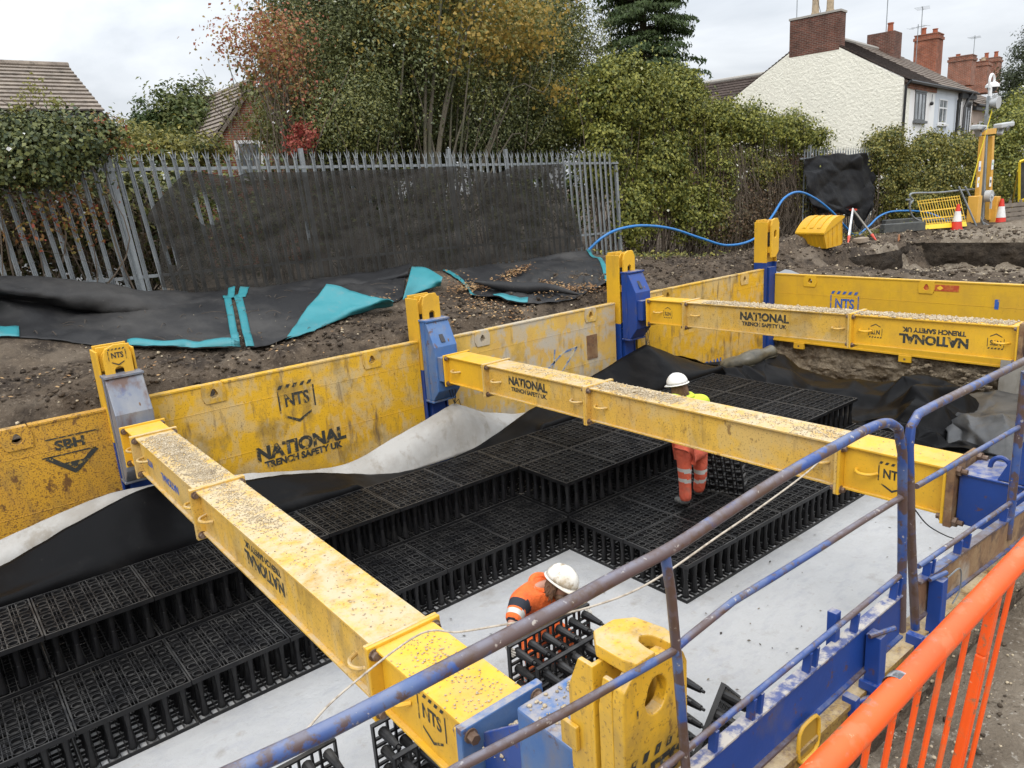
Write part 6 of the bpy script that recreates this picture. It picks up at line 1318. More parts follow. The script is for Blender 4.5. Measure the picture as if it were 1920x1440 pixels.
tree('crimson_shrub', 'small crimson leaved creeper just above the fence spikes', 'shrub', G0(560, 13.6), [El(560, 262, 13.6, .32, .25, .3), El(575, 245, 13.6, .2, .2, .2)], 34, 18, .07, .07, CRIMS, .02, 8, group=TB, trunk=False)
tree('yellow_shrub', 'sparse yellowing shrub in front of the brick house', 'shrub', G0(490, 15), [El(500, 225, 16, .6, .6, .6), El(530, 240, 15.5, .7, .6, .6), El(440, 195, 16, .3, .3, .3)], 100, 22, .15, .07, YELT and leafmat('olive_leaves', [(.10, .11, .03), (.16, .15, .04), (.07, .085, .025), (.24, .2, .06)], trans=.3), .04, 24, group=TB, shell=.2)
for k, (px, Y, py, rx, rz, m, lab) in enumerate((('_',)*7,)[:0]+((640, 15.2, 235, 1.3, 1.0, HOLLY, 'dark low shrub behind the fence below the holly'), (760, 16.5, 240, 1.4, .9, EVERG, 'low green shrub behind the pale maple trunks'), (930, 15.5, 240, 1.5, .9, HOLLY, 'dark low shrub behind the fence right of the maple trunks'), (1060, 15.2, 235, 1.0, 1.0, EVERG, 'low dark shrub beside the ivy mass'), (660, 14.5, 215, 1.0, .9, EVERG, 'olive green shrub left of the pale maple trunks'))):
    tree('understory_shrub', lab, 'shrub', G0(px, Y), [El(px, py, Y, rx, .8, rz), El(px-40, py+30, Y, rx*.7, .7, rz*.6)], 230 if m is not BROWNL else 90, 60 if m is not BROWNL else 26, .27, .062, m, .05, 6, shell=.2, group=TB, trunk=False)
# loose tangle of bare twigs over the fence
t = thing('twig_thicket', 'tangle of bare brown stems between the trees and the fence', 'thicket', (9, 14, 2.7)); mb = MB()
for k in range(90):
    px = random.choice([random.uniform(470, 700), random.uniform(470, 700), random.uniform(700, 1120)]); b_ = G0(px, random.uniform(13.4, 15.2)); q = b_+V(random.gauss(0, .9), random.gauss(0, .4), random.uniform(1.8, 4.4)); md_ = b_.lerp(q, .5)+V(random.gauss(0, .3), random.gauss(0, .2), .3)
    r = random.uniform(.006, .018); mb.tube(catmull([b_, md_, q], 8), [r*(1-.1*i) for i in range(8)], 4, caps=False)
mb.build('stems', TWIG, t, smooth=True)
# far backdrop of tree crowns behind the wood
for k, (px, py, Y, rx, rz) in enumerate(((650, 60, 21, 2.6, 3.2), (800, 60, 21, 2.6, 3.4), (960, 70, 21, 2.8, 3.2), (720, 230, 20, 3, 1.8), (930, 230, 20, 3, 1.8), (590, 210, 20, 1.6, 1.6))):
    tree('backdrop_tree', ['dark tree crown deep behind the holly', 'dark tree crown deep behind the maple', 'dark tree crown deep behind the evergreen', 'dark undergrowth deep behind the holly shrub', 'dark undergrowth deep behind the maple shrubs', 'dark undergrowth deep behind the red leaved tree'][k], 'tree', G0(px, Y), [El(px, py, Y, rx, 1.6, rz)], 300, 50, .32, .17, EVERG, .2, 20, shell=.1, group=TB, trunk=k < 3)
# conifer
t = thing('conifer', 'tall dark conifer with drooping sprays behind the ivy', 'tree', G0(1210, 22)); c0 = G0(1212, 22); P = []; Nn = []
mb = MB(); mb.tube([c0, c0+V(0, 0, 6), c0+V(.1, 0, 13)], [.28, .2, .03], 8); mb.build('trunk', BARK, t, smooth=True); br = MB()
for k in range(420):
    z = random.uniform(2.5, 12.6); a = random.uniform(0, 6.28); L_ = (2.9*(1-(z-2)/11.5)**.7+.3)*random.uniform(.7, 1.15); d = V(math.cos(a), math.sin(a), 0); s0 = c0+V(0, 0, z); pts = [s0, s0+d*L_*.5+V(0, 0, .12), s0+d*L_-V(0, 0, .12*L_)]; br.tube(pts, [.03, .018, .006], 4, caps=False)
    for q in range(int(75*L_)+14):
        f = random.uniform(.25, 1.05)**.8; p = s0+d*L_*f+V(0, 0, .12-.3*f*f*L_*.4); side = V(-d.y, d.x, 0)*random.gauss(0, .16+.12*(1-f)); P.append(tuple(p+side+V(0, 0, -abs(random.gauss(0, .10))))); Nn.append(tuple((d*.6+V(random.gauss(0, .5), random.gauss(0, .5), .5)).normalized()))
br.build('limbs', BARK, t, smooth=True); leaf_mesh('crown', np.array(P), np.array(Nn), .17, CONIF, t, .36, droop=1.4)
# ivy and hedges along the fence
HG = 'ivy and hedge masses along the boundary'
def ivy(name, label, base, ells, nclump, per, sig, leaf, mat, stems=60, group=HG, shell=.62, droop=.8, dry=0):
    t = thing(name, label, 'hedge', base, group); P, Nn, cc = crown(ells, nclump, per, sig, shell); P2, N2, _ = crown([e[:3]+(e[3]*1.16, e[4]*1.2, e[5]*1.2) for e in ells], nclump//4, 13, sig*1.15, .92); leaf_mesh('foliage', np.vstack([P, P2]), np.vstack([Nn, N2]), leaf, mat, t, .78, droop)
    b_ = Vector(base); mb = MB()
    for k in range(stems):
        e = random.choice(ells); q = Vector(cc[random.randrange(len(cc))]); s = V(q.x+random.gauss(0, .3), base[1]+random.gauss(0, .15), gz(q.x, base[1])); r = random.uniform(.008, .022); mb.tube(catmull([s, s.lerp(q, .5)+V(random.gauss(0, .2), -.1, random.gauss(0, .15)), q], 9), [r*(1-.08*i) for i in range(9)], 4, caps=False)
    mb.build('stems', TWIG, t, smooth=True); return t
ivy('ivy_mass', 'tall mass of pale variegated ivy smothering the end of the long fence', G0(1200, 13.6), [El(1190, 190, 13.7, 1.35, .7, 1.0), El(1280, 210, 13.7, .9, .6, .9), El(1140, 300, 13.5, .7, .45, .9), El(1240, 320, 13.4, 1.1, .5, 1.2), El(1330, 260, 13.8, .9, .5, .9), El(1190, 400, 13.2, .9, .35, .8), El(1300, 400, 13.3, .9, .4, .8), El(1100, 210, 14, .6, .5, .8), El(1150, 150, 14, .8, .5, .5), El(1270, 160, 14, .9, .5, .45)], 760, 70, .125, .078, IVY, 140, shell=.5)
ivy('ivy_hedge', 'overgrown hedge with a bright leafy top and bare brown stems beneath', G0(1430, 13.6), [El(1400, 240, 13.8, 1.3, .7, .65), El(1480, 250, 13.6, 1.0, .7, .65), El(1350, 225, 14, .8, .6, .6), El(1520, 270, 13.5, .6, .5, .6), El(1345, 340, 13.4, .8, .4, .8), El(1500, 340, 13.5, .5, .4, .6), El(1400, 300, 13.8, 1.2, .4, .4)], 520, 58, .12, .075, IVY, 90, shell=.45)
t = thing('dead_creeper', 'curtain of dry brown creeper stems hanging under the hedge top', 'creeper', G0(1420, 13.3), HG); mb = MB()
for k in range(420):
    px = random.uniform(1335, 1515); x = aty(px, 350, 13.3).x; y = random.uniform(13.0, 13.5); zt_ = random.uniform(3.6, 5.3); g_ = gz(x, y); r = random.uniform(.003, .009)
    mb.tube(catmull([V(x+random.gauss(0, .6), y+random.uniform(-.35, .1), g_), V(x+random.gauss(0, .3), y-random.uniform(-.1, .3), g_+(zt_-g_)*random.uniform(.3, .7)), V(x+random.gauss(0, .2), y+.15, zt_)], 7), r, 4, caps=False)
mb.build('stems', TWIG, t)
P, Nn, cc = crown([El(1350, 400, 13.2, .7, .3, .9), El(1510, 390, 13.2, .5, .3, .8), El(1430, 320, 13.3, 1.4, .3, .4)], 200, 40, .13, .1); leaf_mesh('foliage', P, Nn, .075, IVY_D, t, .7, .5)
P, Nn, cc = crown([El(1420, 390, 13.35, 1.9, .35, .9), El(1390, 420, 13.1, 1.6, .3, .6)], 330, 30, .16, .1); leaf_mesh('foliage', P, Nn, .07, BROWNL, t, .7, .5)
P, Nn, cc = crown([El(1420, 390, 14.2, 2.2, .3, 1.2)], 240, 60, .2, .1); leaf_mesh('backing_foliage', P, Nn, .10, EVERG, t, .7, .5)
ivy('ivy_hedge', 'clipped looking ivy clump right of the black tarp', G0(1670, 12.9), [El(1660, 275, 13, .85, .6, .7), El(1690, 330, 12.8, .8, .5, .9), El(1650, 350, 12.9, .5, .45, .9), El(1690, 390, 12.6, .9, .4, .6), El(1635, 300, 13, .4, .4, .5)], 330, 62, .125, .08, IVY_D, 50, shell=.5)
ivy('ivy_hedge', 'broad green and yellow hedge behind the yellow mesh barrier', G0(1780, 12.6), [El(1740, 285, 12.8, 1.0, .7, .7), El(1800, 285, 12.6, 1.1, .7, .7), El(1760, 350, 12.3, 1.6, .6, 1.1), El(1720, 390, 12.2, 1.2, .5, .7), El(1830, 350, 12.2, 1.2, .6, 1.0)], 520, 62, .15, .09, IVY_D, 70, shell=.5)
ivy('ivy_hedge', 'high bright hedge at the right edge behind the camera mast', G0(1890, 12.4), [El(1890, 240, 12.6, 1.3, .8, 1.0), El(1930, 220, 12.6, 1.6, .8, 1.2), El(1880, 320, 12.2, 1.4, .7, 1.2), El(1940, 330, 12, 1.8, .8, 1.3), El(1860, 270, 12.5, .7, .6, .8)], 560, 62, .16, .10, IVY, 60, shell=.5)
tree('ash_tree', 'feathery tree leaning in at the upper right corner', 'tree', G0(1960, 16), [El(1905, 150, 16, 1.3, 1, .9), El(1935, 100, 16, 1.2, 1, 1.2), El(1890, 190, 15.6, .9, .7, .6), El(1960, 60, 16, 1.4, 1, 1.0)], 230, 40, .24, .15, GREENT and leafmat('grey_green_leaves', [(.05, .065, .028), (.08, .10, .045), (.11, .12, .06), (.04, .05, .02)], trans=.25), .16, 40, shell=.15, aspect=.4)
# brambles and leaves over the left end of the fence
BE = [El(20, 262, 13.0, .75, .4, .32), El(120, 250, 13.0, .75, .4, .28), El(60, 290, 12.85, .9, .35, .36), El(150, 275, 12.9, .55, .35, .3), El(20, 315, 12.8, .7, .3, .28), El(-60, 280, 13, .9, .4, .5), El(100, 320, 12.8, .5, .25, .2), El(180, 245, 13.1, .35, .3, .2)]
br_ = ivy('bramble_heap', 'heap of dark bramble leaves sprawling over the left end of the fence', G0(90, 13.1), BE, 420, 46, .10, .062, BRAMB, 10, group=None, shell=.3, droop=.6)
P, Nn, cc = crown([El(40, 330, 12.8, 1.0, .25, .25), El(170, 255, 12.9, .5, .25, .4), El(110, 380, 12.85, .9, .2, .8), El(220, 270, 13, .5, .3, .3)], 110, 10, .10, .2); leaf_mesh('yellow_leaves', P, Nn, .06, leafmat('yellowing_bramble', [(.22, .2, .05), (.14, .06, .03), (.3, .24, .07), (.12, .13, .04), (.26, .05, .03)], trans=.3), br_, .6)
t = thing('bramble_thicket', 'mesh of bare bramble stems behind the left fence pales', 'thicket', (3, 13.4, 3)); mb = MB()
for k in range(110):
    px = random.uniform(-80, 330); b_ = G0(px, random.uniform(13.15, 14.3)); x = b_.x; h_ = random.uniform(.8, 2.3); q = b_+V(random.gauss(0, .6), random.gauss(0, .25), h_); r = random.uniform(.003, .007)
    mb.tube(catmull([b_, b_.lerp(q, .5)+V(random.gauss(0, .25), random.gauss(0, .15), random.gauss(.1, .2)), q, q+V(random.gauss(0, .5), random.gauss(-.1, .15), -random.uniform(.1, .9))], 10), [r*(1-.07*i) for i in range(10)], 4, caps=False)
mb.build('stems', TWIG, t); P, Nn, cc = crown([El(60, 430, 13.9, 1.2, .6, .9), El(230, 420, 14.2, 1.2, .5, .9), El(-40, 430, 14, 1, .5, .9)], 110, 26, .16, .2); leaf_mesh('foliage', P, Nn, .08, BROWNL, t, .6); P, Nn, cc = crown([El(60, 420, 14.6, 1.6, .4, 1.2), El(250, 410, 14.8, 1.4, .4, 1.0)], 260, 50, .2, .1); leaf_mesh('backing_foliage', P, Nn, .11, EVERG, t, .6)
for nm, lab, px, Y, E_, nc, pr, lf, m in (('garden_shrub', 'green shrub seen between the left fence pales', 250, 15.5, [El(200, 430, 15.5, 1.6, .6, 1.2), El(330, 420, 15.5, 1.4, .6, 1.2), El(60, 420, 15.5, 1.3, .6, 1.2)], 260, 34, .10, EVERG), ('garden_shrub', 'shrubby green growth behind the netting', 640, 14.6, [El(480, 420, 14.8, 1.6, .6, 1.1), El(640, 400, 14.8, 1.6, .6, 1.2), El(820, 400, 14.8, 1.6, .6, 1.2), El(980, 390, 14.8, 1.5, .6, 1.1), El(1085, 370, 14.3, 1.0, .5, 1.2), El(1120, 330, 14.0, .7, .4, .9)], 420, 30, .10, GREENT)):
    tree(nm, lab, 'shrub', G0(px, Y), E_, nc, pr, .2, lf, m, .04, 24, shell=.2, trunk=False)
tree('garden_tree', 'rounded green tree between the two houses on the left', 'tree', G0(360, 30), [El(345, 215, 30, 1.3, 1.1, 1.2), El(385, 220, 30, 1.2, 1, 1.0), El(320, 235, 30, 1.0, .9, .9), El(370, 260, 29, 1.8, 1, .9), El(405, 245, 29, .8, .8, .9)], 230, 46, .26, .17, GREENT, .2, 40, shell=.25)
tree('small_conifer', 'small pointed dark conifer left of the rounded green tree', 'tree', G0(278, 30), [El(278, 245, 30, .55, .5, .9), El(276, 225, 30, .35, .3, .6), El(280, 270, 30, .7, .6, .6)], 110, 60, .16, .13, CONIF, .12, 10, shell=.1)
tree('golden_shrub', 'pale golden shrub low beside the tiled house', 'shrub', G0(240, 29), [El(240, 262, 29, 1.1, .8, .5), El(215, 270, 29, .8, .6, .4)], 80, 40, .2, .14, YELT, .1, 14, shell=.2)
tree('olive_shrub', 'olive shrub in front of the small conifer', 'shrub', G0(300, 25), [El(300, 270, 25, 1.3, .8, .5), El(360, 285, 24, 1.4, .8, .4), El(260, 290, 24, 1.2, .8, .3)], 130, 40, .2, .13, IVY_D, .08, 14, shell=.2)
# climbing tip in front of the tiled roof
tree('climber', 'thin pale green climber tip waving in front of the tiled roof', 'creeper', aty(60, 230, 13.2), [El(58, 165, 13.2, .14, .1, .16), El(40, 185, 13.2, .12, .1, .14), El(95, 195, 13.2, .2, .1, .08), El(30, 205, 13.2, .1, .1, .14)], 22, 9, .06, .06, YELT, .015, 12, shell=.1, trunk=False, bark=TWIG)
# weeds along the bank edge and the hedge foot
P = []; Nn = []
for k in range(1500):
    if k < 500: x = random.uniform(13, 17); y = random.uniform(11.6, 12.9)
    elif k < 900: x = random.uniform(18, 23); y = random.uniform(10.9, 12.4)
    else: x = random.uniform(22, 27); y = random.uniform(10.6, 11.6)
    P.append((x, y, gz(x, y)+random.uniform(.0, .14))); Nn.append((random.gauss(0, .6), random.gauss(0, .6)-.3, .8))
o = leaf_mesh('weeds', np.array(P), unit(np.array(Nn)), .085, IVY_D, None, .6); tag(o, 'low weeds and ground ivy along the foot of the hedge', 'weeds', kind='stuff')
mb = MB()
for k in range(420):
    x = random.uniform(-1, 16); y = random.uniform(9.9, 12.3); z = gz(x, y); a = random.uniform(0, 6.28); L_ = random.uniform(.08, .4); mb.tube(catmull([V(x, y, z+.01), V(x+math.cos(a)*L_*.5, y+math.sin(a)*L_*.5, z+.05*random.random()+.02), V(x+math.cos(a)*L_, y+math.sin(a)*L_, z+.01)], 5), .0035, 4)
tag(mb.build('bank_twigs', TWIG), kind='stuff')
# ================================================================ THINGS BEYOND THE PIT
def base_at(px, py): p = atg(px, py); return p
# grit bin
p0 = base_at(1537, 462); S_ = 1.0
t = thing('grit_bin', 'yellow plastic grit bin with a curved ribbed lid tilted on the soil', 'grit bin', p0)
GB = M('amber_plastic', (.66, .36, .012), [((.5, .26, .012), 2, .45, .65, .6, None), ((.3, .2, .1), 7, .58, .7, .4, None)], rough=.5)
R_ = Matrix.Translation(p0) @ Matrix.Rotation(math.radians(-98), 4, 'Z') @ Matrix.Rotation(math.radians(4), 4, 'X')
tf = lambda x, y, z: R_ @ V(x, y, z)
mb = MB(); w_, d_ = .42, .36
prof = [(-d_*.72, 0), (d_*.85, 0), (d_, .66), (-d_, .38)]
mb.prism(prof, lambda u, v, d: tf(d, u, v), -w_*.92, w_*.92)
for k in range(7):
    x = -w_*.8+k*w_*.266; mb.prism([(-d_*.74, .02), (-d_*.70, .02), (-d_*.98, .36), (-d_*1.03, .36)], lambda u, v, d: tf(x+d, u, v), -.018, .018)
for s in (-1, 1):
    for k in range(4):
        u0 = -d_*.55+k*.17; mb.prism([(u0, .03), (u0+.02, .03), (u0+.02, .42+k*.05), (u0, .42+k*.05)], lambda u, v, d: tf(d, u, v), s*w_*.92-.012, s*w_*.92+.012)
mb.build('bin_body', GB, t)
mb = MB(); pr = [(-d_-.03, .36)]+[(-d_-.03+(2*d_+.06)*i/10, .40+.29*i/10+.15*math.sin(math.pi*i/10)**.8) for i in range(11)]+[(d_+.03, .66)]
mb.prism(pr, lambda u, v, d: tf(d, u, v), -w_*1.0, w_*1.0)
for k in range(3):
    x = -w_*.5+k*w_*.5; mb.prism([(u, v+.004) for u, v in pr[2:9]]+[(u, v+.022) for u, v in pr[2:9][::-1]], lambda u, v, d: tf(x+d, u, v), -.05, .05)
mb.build('lid', GB, t)
# surveyor's tripod
P0 = atg(1597, 440); zt_ = aty(1597, 394, P0.y).z; hd_ = V(P0.x, P0.y, zt_)
t = thing('survey_tripod', 'surveying tripod with one white leg and red feet', 'tripod', V(P0.x, P0.y, gz(P0.x, P0.y)))
TR = M('red_plastic', (.55, .06, .03), rough=.5); TW = M('white_tripod_leg', (.72, .72, .72), [((.5, .48, .45), 8, .5, .66, .5, None)], rough=.5); TGY = M('grey_wood_leg', (.2, .18, .15), rough=.7)
mb = MB(); mb.cyl(hd_-V(0, 0, .02), hd_+V(0, 0, .03), .13, seg=12); mb.build('head', TR, t)
for (px, py), m_, w in (((1590, 456), TW, .13), ((1643, 451), TGY, .05), ((1563, 441), TGY, .06)):
    f = atg(px, py); top_ = hd_+(V(f.x, f.y, 0)-V(hd_.x, hd_.y, 0)).normalized()*.10; ft = top_.lerp(f, .84)
    mb = MB(); mb.bar(top_, ft, w, .045, (0, -1, 0)); lg = mb.build('leg', m_, t); mb = MB(); mb.tube([ft, f], [.045, .018], 8); mb.build('foot', TR, lg)
# black tarp hung over the right fence + short palisade
t = thing('palisade_fence', 'short stretch of palisade spikes above the black tarp', 'fence', (25, 13, 2.4))
for k in range(28):
    x = 22.6+k*.17; zz = 5.08+random.gauss(0, .012); pale_mb(x, gz(x, 12.9), zz, .0).build('pale', GALV, t, solid=.002)
mb = MB(); mb.bar((22.4, 13.03, 4.75), (27.6, 13.03, 4.75), .03, .05); mb.build('rail', GALV, t)
mb = MB(); mb.box(22.95, 23.05, 13.03, 13.1, 2.3, 5.15); mb.build('post', GALV, t)
tag(gridmesh(crumple([edge([(1508, 300), (1540, 292), (1580, 291), (1620, 288), (1634, 305)], 12.85), edge([(1512, 335), (1545, 330), (1590, 335), (1628, 335), (1640, 345)], 12.75), edge([(1520, 375), (1550, 378), (1590, 385), (1630, 380), (1636, 375)], 12.6), edge([(1535, 405), (1560, 400), (1595, 408), (1612, 432), (1632, 395)], 12.55)], 10, 9, 7, .085, 31, .02)).build('tarpaulin', M('black_tarp', (.008, .008, .009), [((.022, .021, .02), 2, .45, .7, .7, None)], rough=.5, spec=.12, bump=(4, .3, .05)), smooth=True, solid=.006), 'crumpled black tarp hung on the fence between two hedges', 'tarp')
# kerb blocks, timber
for k, (px, py, L_, lab) in enumerate(((1700, 424, 1.5, 'long dark concrete kerb lying at the foot of the hedge'), (1692, 434, 1.2, 'shorter dark concrete kerb lying in front of the long one'))):
    p = atg(px, py); mb = MB(); mb.bar(p+V(-L_*.45, L_*.3, .12), p+V(L_*.45, -L_*.3, .12), .25, .26); tag(mb.build('kerb_block', M('dark_concrete', (.06, .062, .06), [((.1, .1, .09), 5, .45, .65, .7, None)], rough=.95), bevel=.02), lab, 'kerb')
mb = MB(); a, b_ = atg(1612, 444), atg(1680, 417); mb.bar(a+V(0, 0, .04), b_+V(0, 0, .18), .06, .04); tag(mb.build('timber_batten', M('grey_timber', (.25, .2, .15), rough=.9)), 'grey timber batten slanting up to the kerb blocks', 'timber')
mb = MB(); a = atg(1682, 497); tp = aty(1679, 441, a.y); mb.bar(a-V(0, 0, .3), V(a.x, a.y, tp.z), .045, .045); tag(mb.build('marker_stake', M('orange_sprayed_timber', (.42, .16, .07), [((.3, .2, .12), 6, .45, .6, .8, None)], rough=.9)), 'thin orange sprayed stake at the lip of the hollow', 'stake')
mb = MB(); a = atg(1614, 454); mb.box(a.x-.2, a.x+.25, a.y-.1, a.y+.12, a.z-.02, a.z+.12); tag(mb.build('stone_slab', M('pale_stone', (.3, .24, .18), [((.2, .15, .1), 4, .45, .65, .7, None)], rough=.95), bevel=.02), 'pale broken slab by the foot of the tripod', 'stone')
# traffic cones
def cone(label, px, pb, pt):
    p = atg(px, pb); zt_ = aty(px+3, pt, p.y).z; h_ = zt_-p.z; t = thing('traffic_cone', label, 'traffic cone', p, 'traffic cones by the camera mast')
    CR = M('cone_red', (.60, .035, .018), [((.4, .03, .02), 5, .5, .65, .5, None)], rough=.55); CW = M('cone_white_sleeve', (.70, .69, .68), [((.5, .48, .45), 6, .5, .66, .5, None)], rough=.45)
    r = lambda f: (.195-.15*f)*h_/.9
    for nm, a, b2, m_, e in (('cone_body', .045, .36, CR, 0), ('sleeve', .36, .74, CW, .004), ('tip', .74, 1.0, CR, 0)):
        mb = MB(); mb.tube([V(p.x, p.y, p.z+h_*a), V(p.x, p.y, p.z+h_*b2)], [r(a)+e, r(b2)+e], 18); mb.build(nm, m_, t, smooth=True)
    mb = MB(); mb.box(p.x-.26, p.x+.26, p.y-.26, p.y+.26, p.z, p.z+h_*.045); mb.build('base', RUBBER, t, bevel=.015)
cone('red and white traffic cone standing in front of the yellow mesh barrier', 1793, 433, 383); cone('red and white traffic cone standing right of the camera mast', 1874, 427, 373)
# yellow mesh barrier
t = thing('mesh_barrier', 'yellow mesh safety barrier leaning against the grey frame', 'barrier', atg(1770, 430))
A, B_, C_, D_ = atg(1735, 430, .03), atg(1812, 424, .03), None, None
ya = A.y; C_ = aty(1798, 366, B_.y+.35); D_ = aty(1720, 376, A.y+.35)
YM = M('yellow_mesh_paint', (.70, .45, .03), [((.45, .2, .03), 9, .52, .66, .7, None)], rough=.5)
mb = MB()
for k in range(17):
    f = k/16; mb.tube([A.lerp(B_, f)+V(0, 0, .02), D_.lerp(C_, f)], .012, 5)
for f in (.18, .34, .36, .6, .62, .88, .97): mb.tube([A.lerp(D_, f), B_.lerp(C_, f)], .014, 5)
mb.build('mesh', YM, t)
mb = MB(); q = [A, B_, B_.lerp(C_, .15), A.lerp(D_, .15)]; nn = V(0, -.02, 0); mb.add([p+nn for p in q]+[p-nn for p in q], [(0, 1, 2, 3), (7, 6, 5, 4), (0, 4, 5, 1), (1, 5, 6, 2), (2, 6, 7, 3), (3, 7, 4, 0)]); mb.build('toe_board', M('bright_yellow_plastic', (.80, .55, .03), rough=.5), t)
t = thing('fence_frame', 'rounded grey tube frame standing around the camera mast', 'frame', atg(1790, 420)); yq = atg(1790, 418).y
FR = [(1712, 375), (1706, 385), (1709, 402), (1718, 411), (1735, 414), (1790, 410), (1850, 406), (1866, 404), (1871, 396), (1868, 380), (1862, 360), (1850, 354), (1800, 357), (1760, 361), (1715, 362), (1706, 367)]
mb = MB(); mb.tube(catmull([aty(x, y, yq) for x, y in FR]+[aty(*FR[0], yq)], 90), .028, 8); mb.build('tube_frame', GALV, t, smooth=True)
mb = MB()
for a, b2 in (((1706, 374), (1700, 374)), ((1706, 374), (1706, 385))): mb.bar(aty(*a, yq), aty(*b2, yq), .05, .05)
mb.build('coupler', GALV, t)
for k, (a, b2) in enumerate((((1798, 350), (1833, 429)), ((1810, 350), (1848, 428)))):
    f = atg(*b2); mb = MB(); mb.tube([f, aty(*a, f.y+.5)], .03, 8); tag(mb.build('scaffold_tube', GALV, smooth=True), ['leaning bare tube on the left of the pair by the mast', 'leaning bare tube on the right of the pair by the mast'][k], 'tube', 'bare tubes leaning by the camera mast')
mb = MB(); f = atg(1850, 430); mb.tube([f+V(-.5, .2, .05), f+V(.5, -.3, .05)], .03, 8); mb.tube([f+V(-.3, -.3, .07), f+V(.4, .3, .22)], .025, 8); mb.tube(catmull([f+V(-.9, .3, .05), f+V(-.3, .0, .10), f+V(.2, .4, .05)], 12), .04, 6); tag(mb.build('tube_offcuts', GALV, smooth=True), 'short tube offcuts lying at the foot of the mast', 'tubes')
# camera mast
f = atg(1842, 412); my = f.y; t = thing('camera_mast', 'yellow mobile mast with lamps, loudspeaker and white dome camera', 'camera mast', f)
AMB = M('amber_paint', (.66, .36, .06), [((.5, .27, .05), 4, .48, .66, .6, None)], rough=.5); CAMW = M('white_camera_housing', (.75, .75, .75), rough=.35); LAMPG = M('grey_lamp_housing', (.42, .43, .43), rough=.4)
pm = lambda x, y: aty(x, y, my)
for xa, xb in ((1830, 1842), (1852, 1859)):
    mb = MB(); mb.bar(pm(xa-0, 412), pm(xb, 255), .19, .14, (0, -1, 0)); mb.build('upright', AMB, t, bevel=.01)
mb = MB(); mb.bar(pm(1841, 412), pm(1850, 215), .13, .10, (0, -1, 0)); mb.bar(pm(1850, 215), pm(1854, 180), .08, .08, (0, -1, 0)); mb.build('mast_column', GALV, t, bevel=.01)
mb = MB(); mb.bar(pm(1841, 248), pm(1863, 246), .18, .18, (0, 0, 1)); mb.build('crosshead', AMB, t, bevel=.01)
for s, (x, y) in ((-1, (1832, 240)), (1, (1879, 238))):
    c = pm(x, y); mb = MB(); ln = .22 if s < 0 else .42; mb.bar(c+V(-ln, 0, .02), c+V(ln, -.1, .08 if s > 0 else -.02), .30, .16, (0, 0, 1)); mb.bar(c+V(-s*.2, 0, -.25), c+V(0, 0, -.02), .18, .12); mb.build('floodlight', LAMPG, t, bevel=.04); 
    mb = MB(); mb.cyl(c+V(0, -.16, -.05), c+V(0, -.20, -.07), .10, seg=12); mb.build('lens', PANE, t.children[-1])
c = pm(1854, 192); mb = MB(); mb.tube([c+V(0, 0, -.02), c+V(-.02, -.30, -.04)], [.07, .19], 14); mb.sphere(c+V(-.02, -.26, -.03), .05, 8, 6); mb.build('loudspeaker', LAMPG, t, smooth=True)
mb = MB(); mb.box(c.x-.03, c.x+.35, c.y-.08, c.y+.08, c.z+.02, c.z+.14); mb.box(c.x+.22, c.x+.36, c.y-.14, c.y-.0, c.z+.05, c.z+.22); mb.build('small_camera', LAMPG, t, bevel=.01)
mb = MB(); a = pm(1856, 180); mb.tube([a, pm(1857, 158)], .06, 8); cc_ = pm(1861, 160); mb.tube([cc_+V(0, 0, .10), cc_+V(0, 0, .02), cc_+V(0, 0, -.06)], [.10, .20, .21], 16); mb.tube(catmull([pm(1855, 165), pm(1856, 148), pm(1860, 139), pm(1864, 145), pm(1864, 158)], 14), .04, 8); mb.build('dome_housing', CAMW, t, smooth=True)
mb = MB(); mb.sphere(cc_-V(0, 0, .07), .15, 12, 8); mb.build('dome', M('smoked_dome', (.03, .03, .035), rough=.1), t, smooth=True)
mb = MB(); cl = pm(1852, 208); mb.bar(cl, pm(1838, 320), .05, .01, (0, -1, 0)); mb.bar(cl+V(.02, -.12, 0), pm(1820, 352), .05, .01, (0, -1, 0)); mb.build('strap', M('yellow_strap', (.75, .6, .02), rough=.7), t)
mb = MB(); c = pm(1841, 368); mb.cyl(c+V(0, -.12, 0), c+V(0, -.3, 0), .19, seg=18); mb.cyl(c+V(0, -.3, 0), c+V(0, -.34, 0), .06, seg=10); mb.bar(c+V(.02, -.28, -.1), c+V(.05, -.28, -.42), .06, .04); mb.build('winch', LAMPG, t, smooth=True)
for x in (1823, 1858): mb = MB(); c = pm(x, 392); mb.box(c.x-.16, c.x+.16, my-.22, my+.1, c.z-.45, c.z+.42); mb.build('base_box', AMB, t, bevel=.015)
SG = M('white_sign', (.75, .75, .74)); SB = M('sign_blue', (.03, .10, .42)); SGR = M('sign_green', (.06, .3, .08)); SYL = M('sign_yellow', (.8, .6, .05)); SBK = M('sign_black', (.02, .02, .025))
for x, y, mats in ((1832, 312, (SG, SB)), (1856, 309, (SG, SGR)), (1829, 342, (SG, SYL)), (1852, 341, (SG, SBK))):
    c = pm(x, y); mb = MB(); mb.box(c.x-.085, c.x+.085, my-.086, my-.08, c.z-.16, c.z+.16, 0); 
    if mats[1] is SGR: mb.add([V(c.x-.06, my-.088, c.z+.0), V(c.x+.06, my-.088, c.z+.0), V(c.x, my-.088, c.z+.11)], [(0, 1, 2)], 1)
    else: mb.box(c.x-.05, c.x+.05, my-.09, my-.087, c.z-.12 if mats[1] is SB else c.z-.03, c.z-.02 if mats[1] is SB else c.z+.06, 1)
    mb.build('safety_notice', list(mats), t)
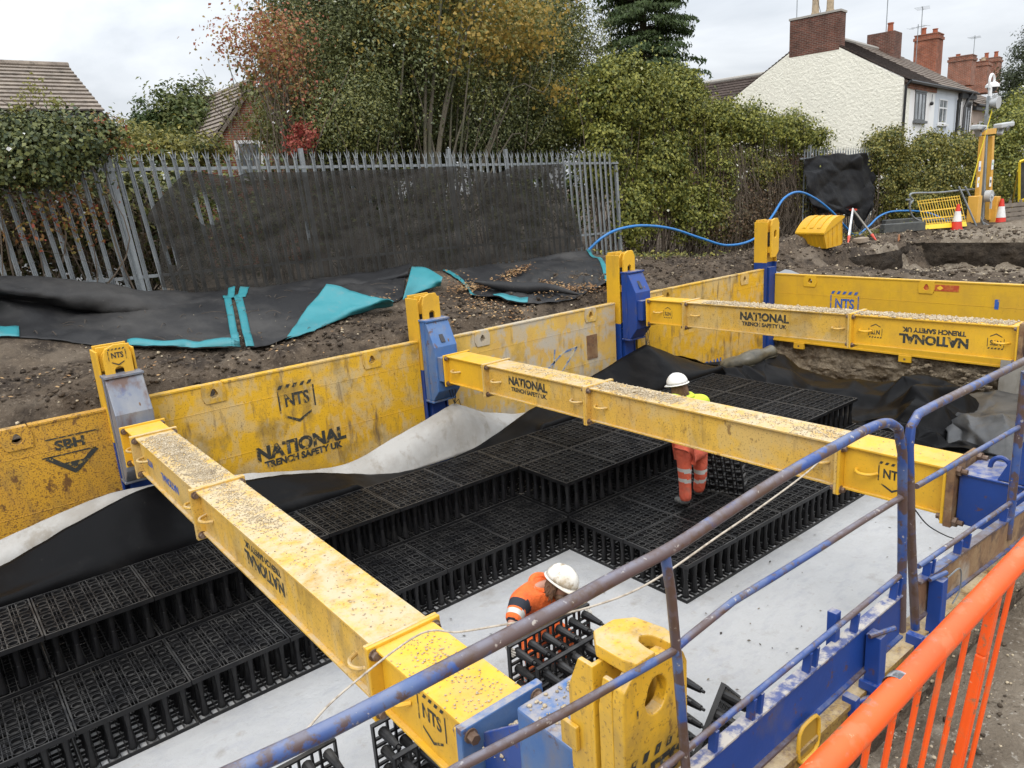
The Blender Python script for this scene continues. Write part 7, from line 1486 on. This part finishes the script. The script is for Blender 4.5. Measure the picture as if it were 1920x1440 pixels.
# timber crate stand and dark framed board at the right edge
p = atg(1885, 418); mb = MB()
for k in range(4): mb.bar(p+V(-.5, .1, .12+.16*k), p+V(.9, -.4, .12+.16*k), .04, .12)
for x in (-.4, .1, .6): mb.bar(p+V(x, .14-.36*(x+.5)*.9, 0), p+V(x, .14-.36*(x+.5)*.9, .75), .07, .07, (0, 1, 0))
tag(mb.build('timber_pallet', M('grey_pallet_wood', (.16, .135, .11), [((.24, .2, .16), 5, .45, .65, .8, None)], rough=.95)), 'weathered timber pallet stack behind the right hand cone', 'pallet')
p = atg(1905, 402); t = thing('sign_board', 'dark board in a bright yellow frame cut off by the right edge', 'sign board', p); yq = p.y-.3
mb = MB(); YF = M('yellow_frame_paint', (.75, .55, .03), rough=.5); a, b2, c_, d_ = aty(1911, 378, yq), aty(1912, 304, yq), aty(1955, 285, yq-.6), aty(1955, 362, yq-.6)
for u, v in ((a, b2), (b2, c_), (a, d_)): mb.bar(u, v, .09, .06, (0, -1, 0))
mb.bar(aty(1909, 320, yq+.1), atg(1896, 392), .08, .05, (0, -1, 0)); mb.build('frame', YF, t)
mb = MB(); nn = V(0, .02, 0); q = [a, d_, c_, b2]; mb.add([x+nn for x in q]+[x+nn*2.4 for x in q], [(0, 1, 2, 3), (7, 6, 5, 4), (0, 4, 5, 1), (1, 5, 6, 2), (2, 6, 7, 3), (3, 7, 4, 0)]); mb.build('board', M('dark_green_board', (.03, .035, .035), [((.08, .08, .075), 3, .45, .65, .7, None)], rough=.6), t)
# concrete chamber at the far right of the pit
t = thing('concrete_chamber', 'grey concrete chamber block below the end of the far sheet', 'concrete block', (14.9, 4.3, .05))
CON = M('grey_concrete', (.26, .245, .215), [((.36, .34, .3), 1.4, .45, .66, .8, None), ((.17, .15, .12), 4, .52, .68, .7, (1, 1, .5))], rough=.95, bump=(14, .3, .02))
mb = MB(); mb.box(14.75, 15.5, 2.2, 4.62, .05, .98); mb.build('block', CON, t, bevel=.01); mb = MB(); mb.box(14.70, 14.748, 3.75, 4.05, .1, .42); mb.build('painted_recess', M('recess_shade_colour', (.06, .055, .05), rough=.9), t); mb = MB(); mb.box(14.65, 14.747, 4.08, 4.18, .06, .55); mb.build('rib', CON, t)  # the recess is a raised dark box, its shade put into the colour
pts = [((random.uniform(14.3, 15.4), random.uniform(4.6, 6.2), .35+.25*random.random()), .03+.06*random.random()) for _ in range(40)]
scatter_lumps('spoil', SOILC, pts)
